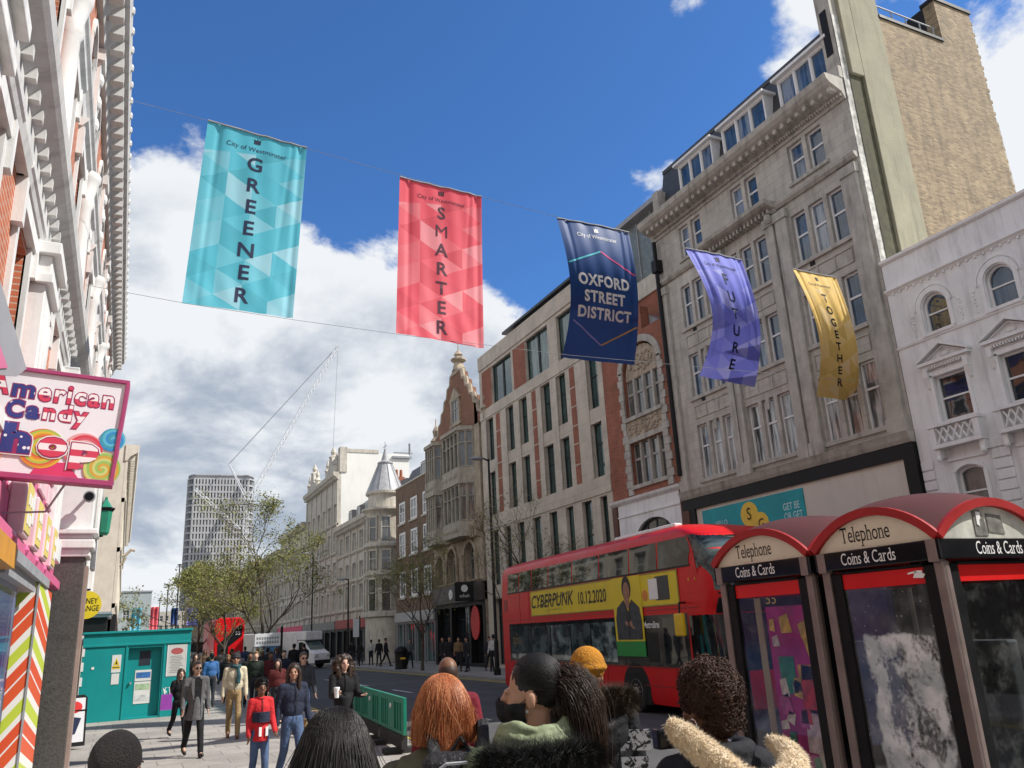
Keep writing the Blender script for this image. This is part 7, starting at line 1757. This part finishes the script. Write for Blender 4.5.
person('woman in a navy quilted jacket and blue jeans walking beside the boy', *fgxy(294, 663, 11.7), R(12), 1.64, 'tan', ('long', 'brown'), F_navy, F_jeans, walk=16, wide=.98, arms=((4, 9, 18), (-8, 9, 16)), yaw=-25)
def paper_bag():
    t = thing('paper_bag', 'tan paper bag held low by the woman in the navy jacket', 'bag', (*fgxy(313, 740, 11.6), .50))
    m = MB(); m.prism([(-.13, 0), (.13, 0), (.13, .34), (-.13, .34)], -.06, .06); m.build('body', mat('kraft paper', (.42, .28, .14), .8, var=.12), t); m = MB(); m.tube([(-.06, 0, .34), (-.05, 0, .44), (.05, 0, .44), (.06, 0, .34)], .008, 6); m.build('handle', mat('kraft paper'), t)
paper_bag()
person('man in a dark grey zipped jacket and sunglasses behind the woman in navy', 3.58, 18.3, R(5), 1.70, 'pale', ('short', 'grey'), F_grey, F_jeans, walk=14, glasses=True)
def cup_woman():
    p_, H, s, D, Q, A = person('woman with big wavy brown hair in a black coat holding a paper cup', *fgxy(344, 655, 12.6), R(4), 1.69, 'pale', ('wavy', 'brown'), F_black, F_black, walk=10, coat=.60, arms=((12, 10, 78), (18, 8, 82)), wide=.98)
    w = p_.matrix_basis @ (A[-1][2]+Vector((-.02, -.09, .0)))
    t = thing('paper_cup', 'white paper cup in the hand of the wavy haired woman', 'cup', (w.x, w.y, w.z-.05))
    m = MB(); m.lathe([(.030, 0), (.043, .13)], (0, 0, 0), 14); m.build('body', M_wprint, t, smooth=True); m = MB(); m.lathe([(.046, .13), (.046, .14), (.040, .15)], (0, 0, 0), 14); m.build('lid', M_wprint, t, smooth=True)
cup_woman()
# crowd behind, each a person
crowd = [('person in a blue jacket with dark hair behind the man in the cream sweater', 212, 655, 26, 1.68, (.05, .14, .34), 'black', 180), ('person in dark clothes close behind the cream sweater man', 250, 660, 25, 1.66, (.02, .02, .022), 'black', 0), ('person in a black coat with a pale woolly hat in the middle of the crowd', 262, 652, 28, 1.72, (.03, .03, .035), 'hat', 10),
         ('girl in dark red between the boy and the navy jacket woman', 278, 664, 20, 1.52, (.10, .02, .02), 'brown', 0), ('dark dressed person walking away between cream sweater man and white sign', 238, 655, 30, 1.70, (.02, .02, .03), 'black', 180), ('person in black standing at the kerb under the white sign', 268, 650, 33, 1.74, (.015, .015, .018), 'black', 150),
         ('tall person in black silhouetted against the white van, farther from its cab', 294, 647, 38, 1.80, (.012, .012, .014), 'black', 170), ('person in black silhouetted against the white van, beside its cab', 304, 648, 38, 1.76, (.014, .014, .016), 'black', 190), ('person in a dark coat at the edge of the hoarding', 196, 656, 29, 1.65, (.03, .03, .03), 'brown', 0), ('person in grey far along the pavement past the hoarding', 222, 651, 40, 1.72, (.10, .10, .10), 'black', 180), ('person in a brown coat far along the pavement past the hoarding', 205, 650, 44, 1.70, (.12, .08, .05), 'brown', 0), ('person in dark blue far behind the crowd', 245, 649, 46, 1.72, (.03, .05, .10), 'black', 180)]
for lb, px, py, dd, hh, c, hr, rz in crowd:
    P = on_d(px, py, dd); person(lb, P.x, P.y, R(rz), hh, random.choice(('pale', 'tan', 'brown')), ('short' if hr != 'brown' else 'long', hr if hr != 'hat' else 'black'), fabric('crowd cloth %.2f %.2f' % (c[0], c[2]), c), None, walk=random.choice((10, 18, 22)), vox=.026, eyes=False, arms=((random.uniform(-18, 22), 9, random.uniform(8, 60)), (random.uniform(-18, 22), 9, random.uniform(8, 40))), yaw=random.uniform(-30, 30), group='people in the crowd on the near pavement', hat=fabric('pale knit hat', (.5, .45, .3)) if hr == 'hat' else None)
crowd2 = [(228, 660, 27, 1.62), (256, 656, 24, 1.70), (271, 658, 25, 1.66), (284, 658, 26, 1.64), (189, 652, 34, 1.7), (212, 650, 36, 1.7), (232, 650, 38, 1.72), (258, 650, 36, 1.7), (277, 652, 31, 1.72)]
ct = ['black padded coat', 'dark green coat', 'maroon coat', 'navy hooded jacket', 'dark grey hoodie', 'black leather jacket', 'brown jacket', 'pale grey coat', 'dark blue denim jacket', 'black anorak', 'charcoal fleece', 'black and grey jacket', 'deep navy overcoat']
cc = [(.012, .012, .013), (.02, .03, .022), (.09, .015, .02), (.018, .022, .04), (.05, .05, .052), (.010, .010, .010), (.09, .055, .03), (.25, .25, .25), (.04, .06, .11), (.013, .013, .015), (.06, .06, .065), (.03, .03, .032), (.015, .02, .045)]
for (px, py, dd, hh), nm, c in zip(crowd2, ct, cc):
    P = on_d(px, py, dd); person('person in a %s within the packed crowd between hoarding and road' % nm, P.x, P.y, R(random.choice((0, 8, -10, 180, 170))), hh, random.choice(('pale', 'tan', 'brown')), random.choice((('short', 'black'), ('long', 'brown'), ('short', 'brown'), ('short', 'blond'))), fabric('crowd '+nm, c), None, walk=random.choice((10, 18, 22)), vox=.026, eyes=False, group='people in the crowd on the near pavement')
far = [(352, 41, (.015, .015, .018)), (360, 42, (.02, .02, .02)), (371, 43, (.45, .45, .44)), (379, 42, (.015, .015, .02)), (386, 44, (.03, .03, .04)), (410, 43, (.12, .13, .14)), (443, 41, (.015, .015, .016)), (450, 40.5, (.02, .02, .025)), (459, 40, (.20, .13, .07)), (467, 40, (.02, .02, .03)), (490, 38, (.03, .03, .035)), (494, 38.3, (.55, .54, .54))]
fl = ['person in black outside the turret building, by the sign post', 'second dark figure outside the turret building', 'person in a pale top outside the turret building', 'dark figure next to the pale topped person', 'dark figure beside the litter bin', 'person in grey in front of the brown brick building', 'tall figure in black outside the black fronted shop', 'dark figure in the doorway of the black fronted shop', 'person carrying tan bags outside the black fronted shop', 'dark figure beside the person with tan bags', 'person in dark clothes by the stone block corner', 'person in white by the stone block corner']
for (px, dd, c), lb in zip(far, fl):
    v = pix_dir(px, 664); X = 15.6 if px < 470 else 16.4; P = Vector((0, 0, CAM_H))+v*(X/v.x)
    person(lb, P.x, P.y, R(random.choice((0, 180, 60, -60))), random.uniform(1.64, 1.8), 'tan', ('short', 'black'), fabric('far cloth %.2f %.2f' % (c[0], c[2]), c), None, walk=random.choice((6, 14, 20)), vox=.030, eyes=False, group='people on the far pavement')

# ------------------------------------------------------------------ people in the foreground, seen from behind
def fg(px, py, d): P = on_d(px, py, d); return P.x, P.y, P.z
def HM(k): return [HAIR[k], mat(k+' hair shade', {'black': (.006, .005, .005), 'red': (.26, .055, .015), 'brown': (.018, .010, .007)}[k], .55, var=.2, scale=20), mat(k+' hair light', {'black': (.022, .018, .016), 'red': (.52, .24, .10), 'brown': (.05, .032, .022)}[k], .45, var=.2, scale=20)]
def cap_short(t, H, s, D, Q, hm):
    q = MB(); q.ell(H(0, .024, .160), Vector((.0815, .0985, .098))*s, 24, 18, Q); q.ell(H(0, .06, .10), Vector((.066, .052, .07))*s, 14, 10, Q)
    q.build('hair', mat('cropped black hair', (.022, .018, .016), .7, var=.5, scale=90, bump=1., bscale=200, spec=.35), t, smooth=True)
x, y, z = fg(121, 731, 2.7)
person('man with close cropped black hair seen from behind near the granite pier', x, y, R(172), z, 'dark', ('x', 'black'), fabric('blue collar top', (.06, .12, .22)), walk=8, vox=.010, yaw=-18, hairfn=cap_short)
def long_black(t, H, s, D, Q, hm):
    c = H(0, .022, .155); sh = S3(0, .02, 1.33, s)+D
    q = MB(); q.ell(c, Vector((.088, .102, .102))*s, 20, 14, Q); q.tube([H(0, .05, .12), H(0, .075, .0), H(0, .10, -.16), H(0, .125, -.34)], [.085*s, .098*s, .105*s, .08*s], 14, True, .55, 1.1)
    strands(q, c, Vector((.089, .103, .103))*s, 7500, .62*s, 5, Q @ Vector((0, -1, 0)), [(H(0, .05, -.10), Vector((.110, .078, .2))*s), (sh, Vector((.21, .135, .17))*s)], .0011, .014, 1.03, -.2, .0016)
    q.build('hair', HM('black'), t, smooth=True, sharp=0)
def S3(a, b, c, s): return Vector((a, b, c))*s
x, y, z = fg(336, 712, 2.2)
person('woman with long glossy black hair seen from behind at the bottom', x, y, R(172), z, 'pale', ('x', 'black'), F_black, walk=6, vox=.010, yaw=-8, wide=.95, hairfn=long_black)
# redhead with backpack
def red_hair(t, H, s, D, Q, hm):
    c = H(0, .022, .155)
    q = MB(); q.ell(c, Vector((.090, .104, .103))*s, 20, 14, Q); q.tube([H(0, .045, .12), H(0, .065, .0), H(0, .07, -.09)], [.085*s, .095*s, .08*s], 14, True, .55, 1.1)
    strands(q, c, Vector((.091, .106, .104))*s, 7500, .33*s, 8, Q @ Vector((0, -1, 0)), [(H(0, .04, -.05), Vector((.098, .080, .2))*s), (S3(0, .01, 1.33, s)+D, Vector((.19, .135, .15))*s)], .0010, .018, 1.03, -.25, .0024, zend=H(0, 0, .035).z)
    q.build('hair', HM('red'), t, smooth=True, sharp=0)
F_olive = fabric('olive coat', (.085, .085, .055), bump=.5); x, y, z = fg(441, 678, 3.15)
HAIR['red2'] = mat('copper hair'); rx, ry = x, y
p_, H, s, D, Q, A = person('redheaded woman in an olive coat with a black backpack, seen from behind', x, y, R(165), z, 'pale', ('x', 'red'), F_olive, walk=5, vox=.010, yaw=6, coat=.7, arms=((4, 9, 14), (10, 16, 105)), hairfn=red_hair)
def backpack(px, py):
    w = p_.matrix_basis
    t = thing('backpack', 'small black backpack worn on the redhead\'s shoulder', 'backpack', w @ Vector((-.045, .215, 1.37)), R(165))
    F_bp = fabric('black nylon', (.018, .018, .020), rough=.6, bscale=30)
    m = MB(); m.box(-.14, .14, -.06, .07, -.22, .17); m.build('body', F_bp, t, bevel=.05, seg=4)
    m = MB(); m.box(-.11, .11, .071, .115, -.20, .02); m.build('front_pocket', F_bp, t, bevel=.03, seg=3)
    m = MB(); m.tube([(-.12, .075, .10), (-.06, .09, .14), (.06, .09, .14), (.12, .075, .10)], .006, 5); m.tube([(-.09, .118, .0), (.09, .118, .0)], .005, 5); m.tube([(.09, .118, .0), (.10, .122, -.03)], .006, 5); m.build('zip', M_lead, t)
    m = MB()
    for sg in (-1, 1): m.tube([(sg*.09, -.03, .16), (sg*.10, -.12, .25), (sg*.10, -.22, .22), (sg*.11, -.27, .08)], .022, 8, True, .4, 1)
    m.tube([(-.03, .0, .17), (0, .01, .215), (.03, .0, .17)], .008, 6); m.build('strap', F_bp, t)
q = MB(); q.ell(S3(0, .05, 1.445, s)+D, S3(.165, .10, .075, s), 16, 12); q.tube([S3(-.16, .05, 1.45, s)+D, S3(0, .15, 1.42, s)+D, S3(.16, .05, 1.45, s)+D], .045*s, 10); blob('hood', q, F_olive, p_, .010, 2)
backpack(0, 0)
# bald man in maroon
x, y, z = fg(447, 657, 6.6)
def bald(t, H, s, D, Q, hm):
    q = MB(); q.ell(H(0, .03, .135), Vector((.080, .094, .085))*s, 16, 12, Q); q.build('hair', mat('shaved hair', (.05, .03, .022), .6), t, smooth=True)
person('man with shaved head in a maroon jacket in front of the redhead', x, y, R(178), z, 'brown', ('x', 'black'), fabric('maroon jacket', (.14, .012, .022)), walk=8, vox=.012, wide=1.12, hairfn=bald, eyes=False)
# woman with face mask, green coat, ponytail
M_mask = fabric('black mask', (.014, .014, .016))
def pony(t, H, s, D, Q, hm):
    c = H(0, .024, .158); q = MB(); q.ell(c, Vector((.0795, .098, .099))*s, 24, 18, Q)
    rr = random.Random(4)
    for _ in range(4200):            # combed-back strands from hairline to the knot
        v = Vector((rr.gauss(0, 1), rr.gauss(-.2, 1), rr.gauss(.3, 1))).normalized()
        if v.z < -.45 or (v.y < -.60 and v.z < .60) or (v.y < -.10 and v.z < -.02): continue
        k0 = H(.0, .135, .145); P = []
        for i in range(8):
            f = i/7; d = (v*(1-f)+Vector((0, 1.0, -.12))*f).normalized(); P.append(H(d.x*.0805, .024+d.y*.099, .158+d.z*.100))
        q.tube(P, [.0009*s]*8, 3, cap=False)
    q.build('hair', hm, t, smooth=True, sharp=0)
    m = MB(); a, b2 = H(0, .118, .150), H(0, .165, .13)
    m.ell(H(0, .140, .125), Vector((.040, .045, .050))*s, 14, 10, Q)
    for _ in range(4200):
        o = Vector((rr.gauss(0, .013), rr.gauss(0, .013), rr.gauss(0, .016)))*s; P = []; m.cur = rr.choice((0, 0, 1, 2))
        for i in range(12):
            f = i/11; a0, a1, a2 = H(0, .095, .155), H(0, .205, .165), H(0, .19, .02); a3 = a2+Vector((-.02, -.04, -.40))*s
            base = a0*(1-f)**3+a1*3*f*(1-f)**2+a2*3*f*f*(1-f)+a3*f**3
            P.append(base+o*(.6+1.3*math.sin(math.pi*min(1, .12+f*.8)))+Vector((math.sin(f*6+o.x*90), math.cos(f*5+o.y*90), 0))*.004)
        m.tube(P, [.0011*s*(1-.4*i/11) for i in range(12)], 3, cap=False)
    m.build('ponytail', HM('brown'), t, smooth=True, sharp=0)
x, y, z = fg(530, 656, 3.0)
F_green = fabric('green parka', (.10, .125, .075), bump=.5, bscale=25); F_greenl = fabric('pale green lining', (.21, .25, .15), rough=.6, bump=.6, bscale=14)
p_, H, s, D, Q, A = person('woman in profile with a black face mask and green parka with black fur', x, y, R(172), z, 'tan', ('x', 'black'), F_green, walk=5, vox=.0085, yaw=62, coat=.7, wide=1.08, mask=M_mask, eyes=False, hairfn=pony)
q = MB(); 
for sd_ in (-1, 1): q.tube([H(sd_*.052, -.045, .085), H(sd_*.072, -.01, .108), H(sd_*.082, .012, .118)], .0013, 5)
q.build('mask_strap', M_mask, p_)
q = MB()
for sd_ in (-1, 1): q.ell(H(sd_*.080, -.004, .07), .006, 8, 6)
q.build('earring', M_lead, p_)
q = MB(); rr = random.Random(9)
for i in range(5):
    a0 = R(-30); pts = [S3((.115+.010*i)*math.cos(a), .02+(.085+.011*i)*math.sin(a), 1.520-.026*i+.010*math.sin(a*3+i), s)+D for a in [R(-20)+R(220)*k/16 for k in range(17)]]
    q.tube(pts, [.0175*s+.005*math.sin(k*1.7+i) for k in range(17)], 8)
blob('hood_lining', q, F_greenl, p_, .0065, 1)
q = MB(); fp = [S3(.175*math.cos(a), .03+.15*math.sin(a), 1.405+.015*math.sin(a), s)+D for a in [R(-10)+R(200)*k/14 for k in range(15)]]; q.tube(fp, .050*s, 10); fur(q, fp, .050*s, 12000, 3, .060, .0012)
q.build('fur_trim', mat('black fur', (.010, .010, .010), .8, var=.3, scale=30), p_)
# mustard beanie and fur hood
x, y, z = fg(585, 650, 4.4)
F_park = fabric('black parka', (.014, .015, .018), rough=.7, bscale=16); M_must = fabric('mustard knit', (.44, .19, .02), bscale=90, bump=.7)
p_, H, s, D, Q, A = person('person in a mustard beanie and black parka with a brown fur trimmed hood', x, y, R(176), z, 'tan', ('x', 'black'), F_park, walk=6, vox=.011, coat=.75, wide=1.16, arms=((4, 10, 14), (4, 12, 16)), hairfn=lambda *a: None, hat=M_must)
q = MB(); hp = [S3(.185*math.cos(a), .045+.11*math.sin(a), 1.475+.035*math.sin(a), s)+D for a in [R(-30)+R(240)*k/16 for k in range(17)]]; fur(q, hp, .05*s, 10000, 5, .055, .0014); q.tube(hp, .048*s, 8)
q.build('fur_trim', mat('brown fur', (.05, .035, .024), .85, var=.4, scale=30), p_)
q = MB(); q.ell(S3(0, .12, 1.36, s)+D, S3(.155, .075, .115, s), 16, 12); q.tube([S3(-.13, .14, 1.42, s)+D, S3(0, .19, 1.38, s)+D, S3(.13, .14, 1.42, s)+D], .03*s, 8); blob('hood', q, F_park, p_, .011, 2)
def prints(t, co, uv):
    n = t.noise(co, 26., 4, .7, .6); return t.mix(t.rng(n, .47, .50), (.015, .015, .018), (.55, .55, .56))
q = MB(); q.box(-.085, .075, -.004, .004, .0, .10); q.box(-.065, .075, -.004, .004, -.32, -.03)
q.build('sleeve_print', shader('black and white print', prints, .6), p_, loc=S3(-.165, .150, 1.26, s)+D, rot=(0, 0, R(-28)))
# curly haired person with cream collar
def afro(t, H, s, D, Q, hm):
    q = MB(); q.ell(H(0, .026, .168), Vector((.088, .102, .096))*s, 20, 14, Q); curls(q, H(0, .026, .170), Vector((.098, .112, .104))*s, 5200, 6, Q @ Vector((0, -1, 0)), .0115*s); q.ell(H(0, .075, .08), Vector((.07, .05, .07))*s, 12, 8, Q); curls(q, H(0, .07, .085), Vector((.074, .056, .08))*s, 500, 7, Q @ Vector((0, -1, 0)), .009*s)
    q.build('hair', hm, t, smooth=True, sharp=0)
x, y, z = fg(703, 664, 3.05)
F_hood = fabric('black hoodie', (.016, .017, .021), bump=.5, bscale=20)
p_, H, s, D, Q, A = person('person with short curly hair and a black hoodie under a cream shearling collar', x, y, R(176), z-.02, 'brown', ('x', 'curl'), F_hood, walk=5, vox=.010, yaw=8, coat=.8, wide=1.0, arms=((38, 14, 105), (20, 10, 60)), hairfn=afro)
q = MB(); q.ell(S3(0, .09, 1.40, s)+D, S3(.13, .085, .095, s), 16, 12); q.tube([S3(.11*math.cos(a), .03+.10*math.sin(a), 1.475, s)+D for a in [R(-20)+R(220)*k/14 for k in range(15)]], .035*s, 8); q.tube([S3(-.10, .12, 1.44, s)+D, S3(0, .175, 1.36, s)+D, S3(.10, .12, 1.44, s)+D], .022*s, 8); blob('hood', q, F_hood, p_, .010, 1)
M_shear = mat('cream shearling', (.86, .76, .60), .95, var=.10, scale=18, bump=.5, bscale=40, trans=.35)
q = MB(); inv = p_.matrix_basis.inverted()
for j, path in enumerate(([(668, 722, 2.74), (678, 731, 2.71), (694, 744, 2.68), (718, 763, 2.64), (745, 784, 2.60), (770, 790, 2.60), (790, 780, 2.64), (796, 764, 2.72), (786, 750, 2.80), (770, 740, 2.88)],)):
    fp = [inv @ on_d(*k) for k in path]; rr_ = [.014, .034, .042, .046, .046, .046, .045, .042, .034, .014]
    q.tube(fp, rr_, 12); rx_ = random.Random(31+j)
    for _ in range(0):
        i_ = rx_.randrange(len(fp)-1); f_ = rx_.random(); c_ = fp[i_].lerp(fp[i_+1], f_); d_ = (fp[i_+1]-fp[i_]).normalized(); v_ = Vector((rx_.gauss(0, 1), rx_.gauss(0, 1), rx_.gauss(0, 1))); v_ = (v_-d_*v_.dot(d_)*(0 if i_ == 0 and f_ < .15 else 1)).normalized(); q.ell(c_+v_*(rr_[i_]*(1-f_)+rr_[i_+1]*f_)*rx_.uniform(.90, 1.0), (rx_.uniform(.007, .014), rx_.uniform(.007, .014), rx_.uniform(.007, .014)), 6, 4)
    fur(q, fp, rr_, 11000, 41+j, .020, .0030)
q.build('shearling_collar', M_shear, p_)
q = MB()
for sg in (-1, 1): q.tube([H(sg*.084, .012+.026*math.sin(a)*0+.0, .055+.0)+Vector((0, .024*math.cos(a), .026*math.sin(a)))*s for a in [2*math.pi*k/16 for k in range(17)]], .0028*s, 6)
q.build('hoop_earring', mat('silver hoop', (.6, .58, .55), .25, metal=.9), p_)
w = on_d(668, 738, 2.95)
t = thing('camera', 'small black camera held up beside the curly haired person', 'camera', w, R(176))
m = MB(); m.box(-.055, .055, -.025, .025, -.035, .035); m.build('body', M_blackgloss, t, bevel=.008); m = MB(); m.tube([(0, -.025, 0), (0, -.06, 0)], .026, 14); m.build('lens', M_black, t); m = MB(); m.tube([(-.05, 0, .035), (-.07, .0, .07), (-.03, .0, .08)], .004, 5); m.build('strap', M_black, t)
bpy.data.scenes.remove(TMP)
